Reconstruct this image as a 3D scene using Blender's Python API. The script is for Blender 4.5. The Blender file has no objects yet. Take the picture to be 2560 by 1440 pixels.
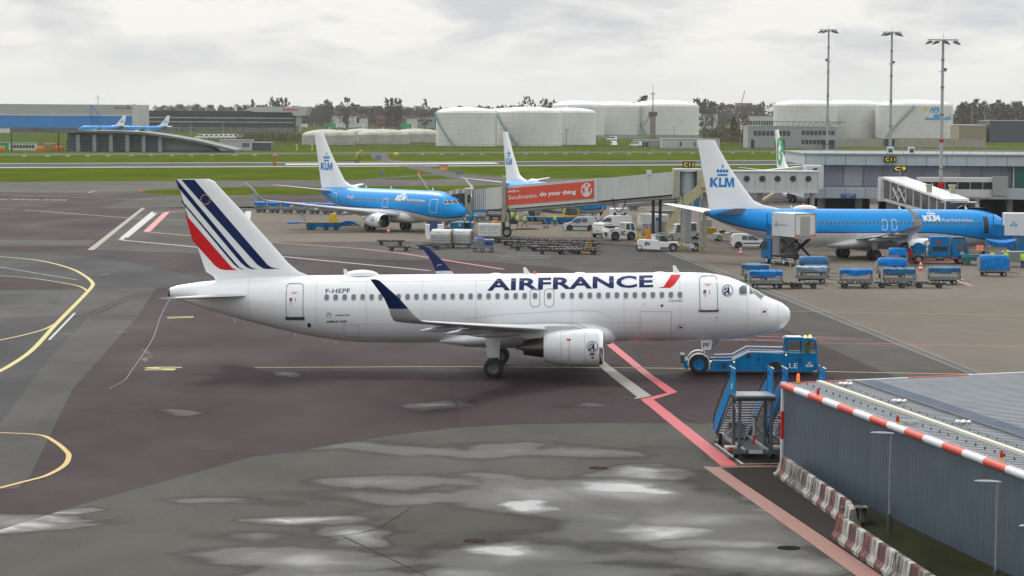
import bpy, bmesh, math, random
from mathutils import Vector as V, Matrix
pi=math.pi; R=math.radians
random.seed(11)
sc=bpy.context.scene; COL=sc.collection
# ---------------------------------------------------------------- camera
F=6800.4; H=15.72; CP=0.0652; CR=0.0067
X0=V((1,0,0)); U0=V((0,math.sin(CP),math.cos(CP))); DV=V((0,math.cos(CP),-math.sin(CP)))
RV=X0*math.cos(CR)+U0*math.sin(CR); UV=-X0*math.sin(CR)+U0*math.cos(CR)
CAMP=V((0,0,H))
cd=bpy.data.cameras.new('camera'); cam=bpy.data.objects.new('camera',cd); COL.objects.link(cam); sc.camera=cam
m=Matrix((RV,UV,-DV)).transposed().to_4x4(); m.translation=CAMP; cam.matrix_world=m
cd.sensor_width=36; cd.lens=F/2560*36; cd.clip_start=1; cd.clip_end=30000
def ray(px,py): return (DV*F+RV*(px-1280)+UV*(720-py))
def G(px,py,z=0.0):
    d=ray(px,py); t=(z-H)/d.z; return V((d.x*t,d.y*t,z))
def AT(px,py,Y):
    d=ray(px,py); t=Y/d.y; return CAMP+d*t
# ---------------------------------------------------------------- materials
MC={}
def sRGB(r,g,b):
    f=lambda c:(c/255/12.92 if c/255<=.04045 else ((c/255+.055)/1.055)**2.4)
    return (f(r),f(g),f(b))
def M(name,col=(.5,.5,.5),rough=.5,metal=0.,var=.1,scale=2.,bump=0.,emit=0.,coat=0.,spec=.5,world=False,stretch=(1,1,1),streak=0):
    if name in MC: return MC[name]
    mt=bpy.data.materials.new(name); mt.use_nodes=True; nt=mt.node_tree; N=nt.nodes; L=nt.links
    b=N['Principled BSDF']; b.inputs['Roughness'].default_value=rough; b.inputs['Metallic'].default_value=metal
    b.inputs['Coat Weight'].default_value=coat; b.inputs['Specular IOR Level'].default_value=spec
    tc=N.new('ShaderNodeTexCoord'); mp=N.new('ShaderNodeMapping'); mp.inputs['Scale'].default_value=stretch
    if world:
        g=N.new('ShaderNodeNewGeometry'); L.new(g.outputs['Position'],mp.inputs['Vector'])
    else: L.new(tc.outputs['Object'],mp.inputs['Vector'])
    nz=N.new('ShaderNodeTexNoise'); nz.inputs['Scale'].default_value=scale; nz.inputs['Detail'].default_value=6; nz.inputs['Roughness'].default_value=.6
    L.new(mp.outputs['Vector'],nz.inputs['Vector'])
    rp=N.new('ShaderNodeMapRange'); rp.inputs['From Min'].default_value=.3; rp.inputs['From Max'].default_value=.7
    rp.inputs['To Min'].default_value=1-var; rp.inputs['To Max'].default_value=1+var; L.new(nz.outputs['Fac'],rp.inputs['Value'])
    mx=N.new('ShaderNodeVectorMath'); mx.operation='SCALE'; mx.inputs[0].default_value=col[:3]; L.new(rp.outputs[0],mx.inputs['Scale'])
    out=mx.outputs[0]
    if streak:
        m2=N.new('ShaderNodeMapping'); m2.inputs['Scale'].default_value=(3,3,.12); L.new(tc.outputs['Object'],m2.inputs['Vector'])
        n2=N.new('ShaderNodeTexNoise'); n2.inputs['Scale'].default_value=1.5; n2.inputs['Detail'].default_value=4; L.new(m2.outputs[0],n2.inputs['Vector'])
        r2=N.new('ShaderNodeMapRange'); r2.inputs['From Min'].default_value=.5 if streak<.5 else .40; r2.inputs['From Max'].default_value=.75 if streak<.5 else .56; r2.inputs['To Min'].default_value=1; r2.inputs['To Max'].default_value=1-streak
        L.new(n2.outputs['Fac'],r2.inputs['Value']); m3=N.new('ShaderNodeVectorMath'); m3.operation='SCALE'; L.new(out,m3.inputs[0]); L.new(r2.outputs[0],m3.inputs['Scale']); out=m3.outputs[0]
    L.new(out,b.inputs['Base Color'])
    if bump:
        bp=N.new('ShaderNodeBump'); bp.inputs['Strength'].default_value=bump; bp.inputs['Distance'].default_value=.05
        n3=N.new('ShaderNodeTexNoise'); n3.inputs['Scale'].default_value=scale*9; n3.inputs['Detail'].default_value=3; L.new(mp.outputs[0],n3.inputs['Vector'])
        L.new(n3.outputs['Fac'],bp.inputs['Height']); L.new(bp.outputs[0],b.inputs['Normal'])
    if emit:
        b.inputs['Emission Color'].default_value=(*col[:3],1); b.inputs['Emission Strength'].default_value=emit
    MC[name]=mt; return mt
WHITE=M('white_paint',(.8,.81,.82),.3,var=.03,coat=.3)
WGREY=M('light_grey_paint',(.55,.56,.57),.4,var=.06)
GREY=M('grey_paint',(.3,.31,.32),.5,var=.1)
DGREY=M('dark_grey_metal',(.09,.09,.1),.5,metal=.3,var=.2)
BLACK=M('black_rubber',(.018,.018,.02),.7,var=.3,scale=8)
BLK=M('black_paint',(.02,.02,.022),.4,var=.2)
STEEL=M('galvanised_steel',(.36,.38,.4),.45,metal=.6,var=.2,scale=6)
CHROME=M('polished_metal',(.75,.75,.76),.2,metal=1,var=.05)
GLASS=M('dark_glass',(.03,.045,.05),.08,var=.2,coat=.5)
GLASSG=M('tinted_glass',(.045,.075,.075),.1,var=.2,coat=.15)
BLUED=M('equipment_blue_paint',(.003,.17,.46),.45,var=.15,scale=3,streak=.2,spec=.12)
NAVY=M('navy_paint',(.004,.016,.09),.4,var=.05,spec=.2)
RED=M('red_paint',(.58,.008,.015),.4,var=.1,spec=.25)
YEL=M('yellow_paint',(.75,.5,.03),.5,var=.12)
ORANGE=M('orange_paint',(.8,.16,.02),.5,var=.1)
TARP=M('blue_tarpaulin',(.003,.17,.52),.5,var=.35,scale=3,bump=.6,spec=.15)
TARP2=M('dark_blue_tarpaulin',(.004,.11,.27),.5,var=.3,scale=3,bump=.4)
TARP3=M('pale_blue_tarpaulin',(.2,.38,.6),.5,var=.2,scale=3,bump=.4)
# ---------------------------------------------------------------- mesh builder
class MB:
    def __init__(s,xf=None): s.v=[]; s.f=[]; s.mi=[]; s.xf=xf
    def P(s,p):
        p=V(p); s.v.append(s.xf(p) if s.xf else p); return len(s.v)-1
    def face(s,idx,m=0): s.f.append(tuple(idx)); s.mi.append(m)
    def poly(s,pts,m=0): s.face([s.P(p) for p in pts],m)
    def box(s,x,y,z,sx,sy,sz,m=0,rz=0,ch=0):
        # centre x,y ; z = bottom ; ch = chamfer of the vertical edges and top
        c,q=math.cos(rz),math.sin(rz)
        def T(a,b,h): return (x+a*c-b*q,y+a*q+b*c,h)
        hx,hy=sx/2,sy/2
        if not ch:
            i=[s.P(T(a,b,h)) for h in (z,z+sz) for a,b in ((-hx,-hy),(hx,-hy),(hx,hy),(-hx,hy))]
            for f in ((3,2,1,0),(4,5,6,7),(0,1,5,4),(1,2,6,5),(2,3,7,6),(3,0,4,7)): s.face([i[k] for k in f],m)
        else:
            def ring(e,h):
                a,b=hx-e,hy-e; k=ch
                return [T(*p,h) for p in ((-a+k,-b),(a-k,-b),(a,-b+k),(a,b-k),(a-k,b),(-a+k,b),(-a,b-k),(-a,-b+k))]
            s.loft([ring(0,z),ring(0,z+sz-ch),ring(ch,z+sz)],m)
        return s
    def loft(s,rings,m=0,cap0=True,cap1=True,closed=True,ms=None):
        ids=[[s.P(p) for p in r] for r in rings]; n=len(ids[0])
        for a,b in zip(ids,ids[1:]):
            for k in range(n if closed else n-1):
                j=(k+1)%n; s.face((a[k],a[j],b[j],b[k]),ms[k] if ms else m)
        if cap0: s.face(ids[0][::-1],m)
        if cap1: s.face(ids[-1],m)
        return ids
    def prism(s,pts,ax,c0,c1,m=0):
        f={'y':lambda a,b,c:(a,c,b),'x':lambda a,b,c:(c,a,b),'z':lambda a,b,c:(a,b,c)}[ax]
        s.loft([[f(a,b,c0) for a,b in pts],[f(a,b,c1) for a,b in pts]],m); return s
    def cyl(s,p0,p1,r,n=10,r1=None,m=0,cap=True):
        p0,p1=V(p0),V(p1); d=(p1-p0).normalized(); u=d.orthogonal().normalized(); w=d.cross(u); r1=r if r1 is None else r1
        s.loft([[p+(u*math.cos(t*2*pi/n)+w*math.sin(t*2*pi/n))*q for t in range(n)] for p,q in ((p0,r),(p1,r1))],m,cap,cap); return s
    def lathe(s,o,d,prof,n=24,m=0,cap0=True,cap1=True,ms=None,sq=1.):
        o,d=V(o),V(d).normalized(); u=V((0,0,1)) if abs(d.z)<.9 else V((1,0,0)); u=(u-d*u.dot(d)).normalized(); w=d.cross(u)
        rs=[[o+d*a+(u*math.cos(t*2*pi/n)*(sq if math.cos(t*2*pi/n)<0 else 1)+w*math.sin(t*2*pi/n))*r for t in range(n)] for a,r in prof]
        if ms is None: s.loft(rs,m,cap0,cap1)
        else:
            for k in range(len(rs)-1): s.loft(rs[k:k+2],ms[k],False,False)
        return s
    def tube(s,pts,r,n=6,m=0):
        for a,b in zip(pts,pts[1:]): s.cyl(a,b,r,n,m=m)
        return s
    def sph(s,c,rx,ry,rz,n=12,k=8,m=0,lo=-1.):
        c=V(c); a0=math.asin(max(-.999,lo)); rs=[]
        for i in range(k+1):
            t=a0+(pi/2-.02-a0)*i/k; rs.append([c+V((rx*math.cos(t)*math.cos(j*2*pi/n),ry*math.cos(t)*math.sin(j*2*pi/n),rz*math.sin(t))) for j in range(n)])
        s.loft(rs,m); return s
    def wheel(s,c,r,w,m=0,mh=1,ax=(0,1,0)):
        a=V(ax); c=V(c)
        s.lathe(c-a*w/2,a,[(0,r*.55),(0,r*.86),(w*.15,r),(w*.85,r),(w,r*.86),(w,r*.55)],20,m,False,False)
        for sg in (-1,1): s.lathe(c+a*sg*w*.32,a*sg,[(0,.01),(0,r*.3),(w*.1,r*.34),(w*.1,r*.45),(w*.2,r*.56)],16,mh,False,False)
        return s
    def build(s,name,mats,par=None,smooth=True,ang=35):
        me=bpy.data.meshes.new(name); me.from_pydata([tuple(v) for v in s.v],[],s.f)
        if not isinstance(mats,(list,tuple)): mats=[mats]
        for mm in mats: me.materials.append(mm)
        me.polygons.foreach_set('material_index',s.mi); 
        me.polygons.foreach_set('use_smooth',[smooth]*len(s.f)); me.update()
        bm=bmesh.new(); bm.from_mesh(me); bmesh.ops.remove_doubles(bm,verts=bm.verts,dist=1e-5); bmesh.ops.recalc_face_normals(bm,faces=bm.faces); bm.to_mesh(me); bm.free()
        if smooth: me.set_sharp_from_angle(angle=R(ang))
        o=bpy.data.objects.new(name,me); COL.objects.link(o)
        if par: o.parent=par
        return o
def thing(name,label,cat,loc=(0,0,0),rz=0,group=None):
    o=bpy.data.objects.new(name,None); COL.objects.link(o); o.location=loc; o.rotation_euler=(0,0,rz); o.empty_display_size=.5
    o['label']=label; o['category']=cat
    if group: o['group']=group
    return o
def tag(o,label,cat,group=None):
    o['label']=label; o['category']=cat
    if group: o['group']=group
    return o
def struct(o,kind='structure'): o['kind']=kind; return o
CH={}
def dup(root,loc,rz,label=None,group=None,cat=None):
    def cp(o,par):
        c=o.copy(); COL.objects.link(c); c.parent=par
        if par: c.matrix_parent_inverse=o.matrix_parent_inverse
        for k in o.children: cp(k,c)
        return c
    r=cp(root,None); r.location=loc; r.rotation_euler=(0,0,rz)
    if label: r['label']=label
    if group: r['group']=group
    if cat: r['category']=cat
    return r
# ---------------------------------------------------------------- lettering
TX={}
def text2d(s,bold=0.,shear=0.,sp=1.):
    k=(s,bold,shear,sp)
    if k in TX: return TX[k]
    c=bpy.data.curves.new('t','FONT'); c.body=s; c.offset=bold; c.shear=shear; c.space_character=sp; c.resolution_u=3; c.fill_mode='BOTH'
    o=bpy.data.objects.new('t',c); COL.objects.link(o); bpy.context.view_layer.update()
    me=bpy.data.meshes.new_from_object(o); vs=[(v.co.x,v.co.y) for v in me.vertices]; fs=[tuple(p.vertices) for p in me.polygons]
    bpy.data.objects.remove(o); bpy.data.curves.remove(c); bpy.data.meshes.remove(me)
    TX[k]=(vs,fs); return vs,fs
def fit(vf,x0,x1,y0,y1):
    vs,fs=vf; a0=min(v[0] for v in vs);a1=max(v[0] for v in vs);b0=min(v[1] for v in vs);b1=max(v[1] for v in vs)
    return [(x0+(v[0]-a0)/(a1-a0)*(x1-x0),y0+(v[1]-b0)/(b1-b0)*(y1-y0)) for v in vs],fs
def decal(mb,vf,fn,step=0,m=0):
    vs,fs=vf
    bm=bmesh.new(); bv=[bm.verts.new((v[0],v[1],0)) for v in vs]
    for f in fs:
        try: bm.faces.new([bv[i] for i in f])
        except Exception: pass
    if step:
        for ax in (0,1):
            lo=min(v.co[ax] for v in bm.verts); hi=max(v.co[ax] for v in bm.verts); t=lo+step
            while t<hi:
                co=[0,0,0]; no=[0,0,0]; co[ax]=t; no[ax]=1
                bmesh.ops.bisect_plane(bm,geom=bm.verts[:]+bm.edges[:]+bm.faces[:],plane_co=co,plane_no=no); t+=step
    bmesh.ops.triangulate(bm,faces=bm.faces[:]); bm.verts.index_update()
    off=len(mb.v)
    for v in bm.verts: mb.P(fn(v.co.x,v.co.y))
    for f in bm.faces: mb.face([off+v.index for v in f.verts],m)
    bm.free()
def polyvf(pts): return (list(pts),[tuple(range(len(pts)))])
def merge(*l):
    vs=[];fs=[]
    for a,b in l:
        o=len(vs); vs+=a; fs+=[tuple(i+o for i in f) for f in b]
    return vs,fs
def circ(x,y,r,n=20,r0=0,ry=None):
    ry=ry or r
    if not r0: return polyvf([(x+r*math.cos(i*2*pi/n),y+ry*math.sin(i*2*pi/n)) for i in range(n)])
    vs=[(x+q*math.cos(i*2*pi/n),y+q*math.sin(i*2*pi/n)) for q in (r0,r) for i in range(n)]
    return vs,[(i,(i+1)%n,n+(i+1)%n,n+i) for i in range(n)]
def rect(x0,x1,y0,y1): return polyvf([(x0,y0),(x1,y0),(x1,y1),(x0,y1)])
def stroke(pts,w):
    # 2-D stroked polyline as quads with mitred joins
    P=[V(p) for p in pts]; L=[];Rr=[]
    for i,p in enumerate(P):
        a=(P[i]-P[i-1]).normalized() if i>0 else (P[1]-P[0]).normalized(); b=(P[i+1]-P[i]).normalized() if i<len(P)-1 else a
        t=(a+b); t=t.normalized() if t.length>1e-6 else a; n=V((-t.y,t.x)); k=max(.4,n.dot(V((-a.y,a.x))))
        ww=w if not isinstance(w,(list,tuple)) else w[i]
        L.append(tuple(p+n*ww/2/k)); Rr.append(tuple(p-n*ww/2/k))
    n=len(P); return L+Rr,[(i,i+1,n+i+1,n+i) for i in range(n-1)]
def crown(x,y,s):
    # bar, four discs and a cross above
    return merge(rect(x-s*.42,x+s*.42,y,y+s*.14),*[circ(x+s*k*.26,y+s*.36,s*.125,12) for k in (-1.5,-.5,.5,1.5)],circ(x,y+s*.62,s*.07,8),rect(x-s*.03,x+s*.03,y+s*.55,y+s*.85),rect(x-s*.1,x+s*.1,y+s*.7,y+s*.76))
def klm(x,y,w,shear=0,b=.055):
    # letters with the crown above, w = letter width ; x,y = bottom centre
    h=w*.34
    def T(P,x0,w1): return polyvf([(x-w/2+(x0+a*w1)*w+c*h*shear,y+c*h) for a,c in P])
    K=[[(0,0),(.3,0),(.3,1),(0,1)],[(.3,.32),(.72,0),(1.05,0),(.55,.56),(.42,.45)],[(.3,.48),(.42,.45),(.55,.56),(1,1),(.66,1),(.3,.62)]]
    L_=[[(0,0),(.95,0),(.95,.24),(.34,.24),(.34,1),(0,1)]]
    M_=[[(0,0),(.22,0),(.22,1),(0,1)],[(.78,0),(1,0),(1,1),(.78,1)],[(.22,1),(.22,.62),(.42,0),(.5,.28),(.32,1)],[(.78,1),(.68,1),(.5,.28),(.42,0),(.58,0),(.78,.62)]]
    return merge(*[T(p,0,.33) for p in K],*[T(p,.36,.25) for p in L_],*[T(p,.60,.40) for p in M_],crown(x,y+h*1.18,w*.5))
# ================================================================ world, sun
w=bpy.data.worlds.new('World'); sc.world=w; w.use_nodes=True; nt=w.node_tree; N=nt.nodes; L=nt.links
bg=N['Background']; SUN_EL=R(42); SUN_AZ=R(-25)   # azimuth measured from +Y towards +X
sky=N.new('ShaderNodeTexSky'); sky.sky_type='NISHITA'; sky.sun_disc=False; sky.sun_elevation=SUN_EL; sky.sun_rotation=SUN_AZ; sky.air_density=1; sky.dust_density=3
tc=N.new('ShaderNodeTexCoord'); sx=N.new('ShaderNodeSeparateXYZ'); L.new(tc.outputs['Generated'],sx.inputs[0])
mp=N.new('ShaderNodeMapping'); mp.inputs['Scale'].default_value=(1,1,3.4); mp.inputs['Location'].default_value=(3.3,1.2,.4); L.new(tc.outputs['Generated'],mp.inputs[0])
n1=N.new('ShaderNodeTexNoise'); n1.inputs['Scale'].default_value=17; n1.inputs['Detail'].default_value=7; n1.inputs['Roughness'].default_value=.55; n1.inputs['Distortion'].default_value=.15; L.new(mp.outputs[0],n1.inputs['Vector'])
r1=N.new('ShaderNodeValToRGB'); e=r1.color_ramp.elements; e[0].position=.36; e[0].color=(.635,.665,.70,1); e[1].position=.56; e[1].color=(.95,.94,.905,1)
e2=r1.color_ramp.elements.new(.46); e2.color=(.79,.80,.80,1)
L.new(n1.outputs['Fac'],r1.inputs[0])
# clear pale band just above the horizon, clouds gather above it
rb=N.new('ShaderNodeMapRange'); rb.inputs['From Min'].default_value=.004; rb.inputs['From Max'].default_value=.026; L.new(sx.outputs['Z'],rb.inputs['Value'])
mb_=N.new('ShaderNodeMix'); mb_.data_type='RGBA'; mb_.inputs['A'].default_value=(.86,.865,.835,1); L.new(rb.outputs[0],mb_.inputs['Factor']); L.new(r1.outputs[0],mb_.inputs['B'])
# overcast: brighter towards the zenith
rz=N.new('ShaderNodeMapRange'); rz.inputs['From Min'].default_value=.03; rz.inputs['From Max'].default_value=.5; rz.inputs['To Min'].default_value=1; rz.inputs['To Max'].default_value=1.3; L.new(sx.outputs['Z'],rz.inputs['Value'])
# the cloud is thinner and brighter in front, around the hidden sun
ra=N.new('ShaderNodeMapRange'); ra.interpolation_type='SMOOTHSTEP'; ra.inputs['From Min'].default_value=.045; ra.inputs['From Max'].default_value=.2; L.new(sx.outputs['Z'],ra.inputs['Value'])
rf=N.new('ShaderNodeMapRange'); rf.inputs['From Min'].default_value=-.5; rf.inputs['From Max'].default_value=.95; rf.inputs['To Min'].default_value=0; rf.inputs['To Max'].default_value=.95; L.new(sx.outputs['Y'],rf.inputs['Value'])
rm=N.new('ShaderNodeMath'); rm.operation='MULTIPLY'; L.new(ra.outputs[0],rm.inputs[0]); L.new(rf.outputs[0],rm.inputs[1])
rn=N.new('ShaderNodeMath'); rn.operation='ADD'; L.new(rm.outputs[0],rn.inputs[0]); L.new(rz.outputs[0],rn.inputs[1])
sc1=N.new('ShaderNodeVectorMath'); sc1.operation='SCALE'; L.new(mb_.outputs['Result'],sc1.inputs[0]); L.new(rn.outputs[0],sc1.inputs['Scale'])
sc2=N.new('ShaderNodeVectorMath'); sc2.operation='SCALE'; sc2.inputs['Scale'].default_value=.1; L.new(sky.outputs[0],sc2.inputs[0])
mk=N.new('ShaderNodeMix'); mk.data_type='RGBA'; mk.inputs['Factor'].default_value=.93; L.new(sc2.outputs[0],mk.inputs['A']); L.new(sc1.outputs[0],mk.inputs['B'])
sc3=N.new('ShaderNodeVectorMath'); sc3.operation='SCALE'; sc3.inputs['Scale'].default_value=10; L.new(mk.outputs['Result'],sc3.inputs[0])
L.new(sc3.outputs[0],bg.inputs['Color']); bg.inputs['Strength'].default_value=.1
ld=bpy.data.lights.new('sun','SUN'); ld.energy=1.6; ld.angle=R(10); ld.color=(1,.96,.9); lo=bpy.data.objects.new('sun',ld); COL.objects.link(lo)
sd=V((math.sin(SUN_AZ)*math.cos(SUN_EL),math.cos(SUN_AZ)*math.cos(SUN_EL),math.sin(SUN_EL))); lo.rotation_euler=sd.to_track_quat('Z','Y').to_euler()
sc.view_settings.view_transform='Standard'; sc.view_settings.look='None'; sc.view_settings.exposure=0; sc.view_settings.gamma=1
sc.cycles.max_bounces=5; sc.cycles.diffuse_bounces=3; sc.cycles.glossy_bounces=3; sc.cycles.transparent_max_bounces=6
# ================================================================ ground
def asphalt(name,col,rough=.55,var=.16,wet=None,joints=None,patch=.12,fine=.12,dry=.0):
    mt=bpy.data.materials.new(name); mt.use_nodes=True; nt=mt.node_tree; N=nt.nodes; L=nt.links; b=N['Principled BSDF']
    g=N.new('ShaderNodeNewGeometry')
    def noise(s,det=5,st=(1,1,1),dist=0,rough=.55):
        mp=N.new('ShaderNodeMapping'); mp.inputs['Scale'].default_value=st; L.new(g.outputs['Position'],mp.inputs[0])
        n=N.new('ShaderNodeTexNoise'); n.inputs['Scale'].default_value=s; n.inputs['Detail'].default_value=det; n.inputs['Distortion'].default_value=dist; n.inputs['Roughness'].default_value=rough; L.new(mp.outputs[0],n.inputs['Vector']); return n.outputs['Fac']
    def mr(x,a,b_,c,d,sm=False):
        n=N.new('ShaderNodeMapRange'); n.interpolation_type='SMOOTHSTEP' if sm else 'LINEAR'
        for k,v in zip(('From Min','From Max','To Min','To Max'),(a,b_,c,d)): n.inputs[k].default_value=v
        L.new(x,n.inputs['Value']); return n.outputs[0]
    def mth(op,a,b_):
        n=N.new('ShaderNodeMath'); n.operation=op
        for i,x in enumerate((a,b_)):
            if isinstance(x,(int,float)): n.inputs[i].default_value=x
            else: L.new(x,n.inputs[i])
        return n.outputs[0]
    f=mth('MULTIPLY',mr(noise(.035,6,(1,.35,1),.5),.3,.7,1-var,1+var),mr(noise(.5,5,(1,.4,1)),.3,.7,1-patch,1+patch))
    f=mth('MULTIPLY',f,mr(noise(5,4,(1,1,1),0,.75),.3,.7,1-fine*1.5,1+fine*1.5))
    # faint tyre rubber streaks along the taxi direction
    f=mth('MULTIPLY',f,mr(noise(.9,3,(.03,1,1)),.55,.75,1,.86))
    wetm=None
    if wet:
        # rain water left in hollows: soft elliptic hollows (x,y,rx,ry,depth) broken up by noise
        nz=mr(noise(.16,3,(1,.6,1),.9,.5),.25,.75,-.34,.34); acc=None
        wn=N.new('ShaderNodeTexNoise'); wn.inputs['Scale'].default_value=.16; wn.inputs['Detail'].default_value=4; wn.inputs['Roughness'].default_value=.55; L.new(g.outputs['Position'],wn.inputs['Vector'])
        w2=N.new('ShaderNodeVectorMath'); w2.operation='SUBTRACT'; w2.inputs[1].default_value=(.5,.5,.5); L.new(wn.outputs['Color'],w2.inputs[0]); w3=N.new('ShaderNodeVectorMath'); w3.operation='MULTIPLY_ADD'; w3.inputs[1].default_value=(7,8,0); L.new(w2.outputs[0],w3.inputs[0]); L.new(g.outputs['Position'],w3.inputs[2])
        for (x,y,rx,ry,dp) in wet:
            mp=N.new('ShaderNodeMapping'); mp.vector_type='POINT'; mp.inputs['Location'].default_value=(-x/rx,-y/ry,0); mp.inputs['Scale'].default_value=(1/rx,1/ry,0); L.new(w3.outputs[0],mp.inputs[0])
            ln=N.new('ShaderNodeVectorMath'); ln.operation='LENGTH'; L.new(mp.outputs[0],ln.inputs[0])
            q=mr(ln.outputs['Value'],0,1.6,dp,0,True); acc=q if acc is None else mth('MAXIMUM',acc,q)
        wetm=mth('ADD',acc,nz)      # water level
        damp=mr(wetm,.28,.55,0,1,True); film=mth('ADD',mr(wetm,.52,.78,0,.24,True),mr(wetm,.80,1.55,0,.76,True)); pud=mr(wetm,1.30,1.45,0,1,True)
        f=mth('MULTIPLY',f,mr(damp,0,1,1,.58))
    if joints:
        for (sp,ang,w_) in joints:
            mp=N.new('ShaderNodeMapping'); mp.inputs['Rotation'].default_value=(0,0,ang); L.new(g.outputs['Position'],mp.inputs[0]); sp_=N.new('ShaderNodeSeparateXYZ'); L.new(mp.outputs[0],sp_.inputs[0])
            fr=mth('FRACT',mth('DIVIDE',sp_.outputs['X'],sp),0); ln=mr(mth('ABSOLUTE',mth('SUBTRACT',fr,.5),0),.5-w_/sp,.5,1,.72); f=mth('MULTIPLY',f,ln)
    sc_=N.new('ShaderNodeVectorMath'); sc_.operation='SCALE'; sc_.inputs[0].default_value=tuple(max(.004,(c-(sum(col)/3))*1.35+sum(col)/3)*.37 for c in col); L.new(f,sc_.inputs['Scale']); L.new(sc_.outputs[0],b.inputs['Base Color'])
    ro=mr(noise(.12,5,(1,.4,1)),.3,.7,rough+.1,rough+.28)
    bp=N.new('ShaderNodeBump'); bp.inputs['Distance'].default_value=.02; L.new(noise(30,3),bp.inputs['Height']); bp.inputs['Strength'].default_value=.35
    if wet:
        ro=mth('ADD',mth('MULTIPLY',ro,mth('SUBTRACT',1,film)),mth('MULTIPLY',film,.16)); ro=mth('MULTIPLY',ro,mr(pud,0,1,1,.12))
        L.new(mr(mth('MAXIMUM',film,pud),0,1,.5,0),bp.inputs['Strength'])
    L.new(ro,b.inputs['Roughness']); L.new(bp.outputs[0],b.inputs['Normal']); b.inputs['Specular IOR Level'].default_value=.05
    if wet: L.new(mr(mth('MAXIMUM',film,pud),0,1,.05,.48),b.inputs['Specular IOR Level'])
    return mt
PURP=asphalt('reddish_asphalt',sRGB(80,67,71),.5,wet=[(*G(x,y).xy,rx,ry,d) for x,y,rx,ry,d in ((695,938,1.2,2.5,.95),(1100,1013,2.2,3.2,1.05),(435,1032,1.6,3,.9),(60,1300,4.5,3.4,1.05),(350,890,.5,9,.9),(140,860,.5,9,.8),(1450,1013,2,2,.6))])
GRY=asphalt('grey_asphalt',sRGB(115,113,110),.55)
GRY2=asphalt('dark_grey_asphalt',sRGB(90,89,91),.5,var=.2)
GRY3=asphalt('taxiway_asphalt',sRGB(122,119,114),.55)
DARK=asphalt('wet_dark_asphalt',sRGB(62,57,55),.6)
W=[]
for x,y,rx,ry,d in ((1560,1215,2.4,3.6,1.62),(1350,1268,1.7,2.2,1.6),(1600,1180,3,1.6,1.25),(1650,1335,2.4,2.4,1.42),(1310,1385,1.7,2.2,1.5),(1800,1360,3.2,3,1.15),
    (1480,1235,9,7,1.12),(1720,1300,8,10,1.08),(1380,1400,7,4,1.12),(1960,1420,2.5,3,1.1),(1850,1410,3.5,4,1.1),(800,1290,3.2,1.6,1.12),(700,1292,1.7,1.3,1.2),(900,1330,2.2,3,1.1),(790,1400,5,3.2,1.24),(1010,1206,4.5,2.8,1.0),
    (1390,1122,7,3.2,.95),(1060,1125,7,3,.85),(1260,1195,2.8,2.2,.86),(1130,1240,8,2.6,.95),(80,1305,3.0,2.2,1.4),(30,1318,2.0,1.8,1.5),(150,1288,2,1.2,1.3),(190,1270,1.4,1.0,1.25),(1790,1125,1.6,4,.9),(1870,1240,1.5,1.4,1.15),(1910,1262,.9,1.0,1.2),(560,1255,4,1.2,.8),(1000,1440,8,2.4,1.1),(1500,1440,6,3,1.05),(560,1345,3,1.6,.6)):
    g=G(x,y); W.append((g.x,g.y,rx,ry,d))
WETG=asphalt('rain_wet_asphalt',sRGB(108,106,101),.5,wet=W)
CONC=asphalt('apron_concrete',sRGB(162,154,144),.6,joints=[(7.5,.52,.05),(7.5,.52+pi/2,.05)],patch=.06,fine=.06)
def paint(name,col,wear=.35,sc_=2.2):
    mt=bpy.data.materials.new(name); mt.use_nodes=True; nt=mt.node_tree; N=nt.nodes; L=nt.links; b=N['Principled BSDF']; g=N.new('ShaderNodeNewGeometry')
    n=N.new('ShaderNodeTexNoise'); n.inputs['Scale'].default_value=sc_; n.inputs['Detail'].default_value=8; n.inputs['Roughness'].default_value=.7; L.new(g.outputs['Position'],n.inputs['Vector'])
    r=N.new('ShaderNodeMapRange'); r.inputs['From Min'].default_value=.42; r.inputs['From Max'].default_value=.72; r.inputs['To Min'].default_value=0; r.inputs['To Max'].default_value=wear; L.new(n.outputs['Fac'],r.inputs['Value'])
    mx=N.new('ShaderNodeMix'); mx.data_type='RGBA'; mx.inputs['A'].default_value=(*[c*.62 for c in col],1); mx.inputs['B'].default_value=(*sRGB(70,66,65),1); L.new(r.outputs[0],mx.inputs['Factor']); L.new(mx.outputs['Result'],b.inputs['Base Color']); b.inputs['Roughness'].default_value=.55
    return mt
PY=paint('yellow_road_paint',sRGB(222,204,92)); PY2=paint('amber_road_paint',sRGB(228,180,62)); PW=paint('white_road_paint',sRGB(205,206,205)); PR=paint('red_road_paint',sRGB(220,52,70)); PR2=paint('pale_red_road_paint',sRGB(232,120,122)); PO=paint('orange_road_paint',sRGB(160,88,64),.6)
PG=paint('grey_road_paint',sRGB(158,158,150)); PF=paint('faded_yellow_paint',sRGB(170,155,120),.6); PB=paint('beige_joint_paint',sRGB(150,142,122),.5,1)
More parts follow.
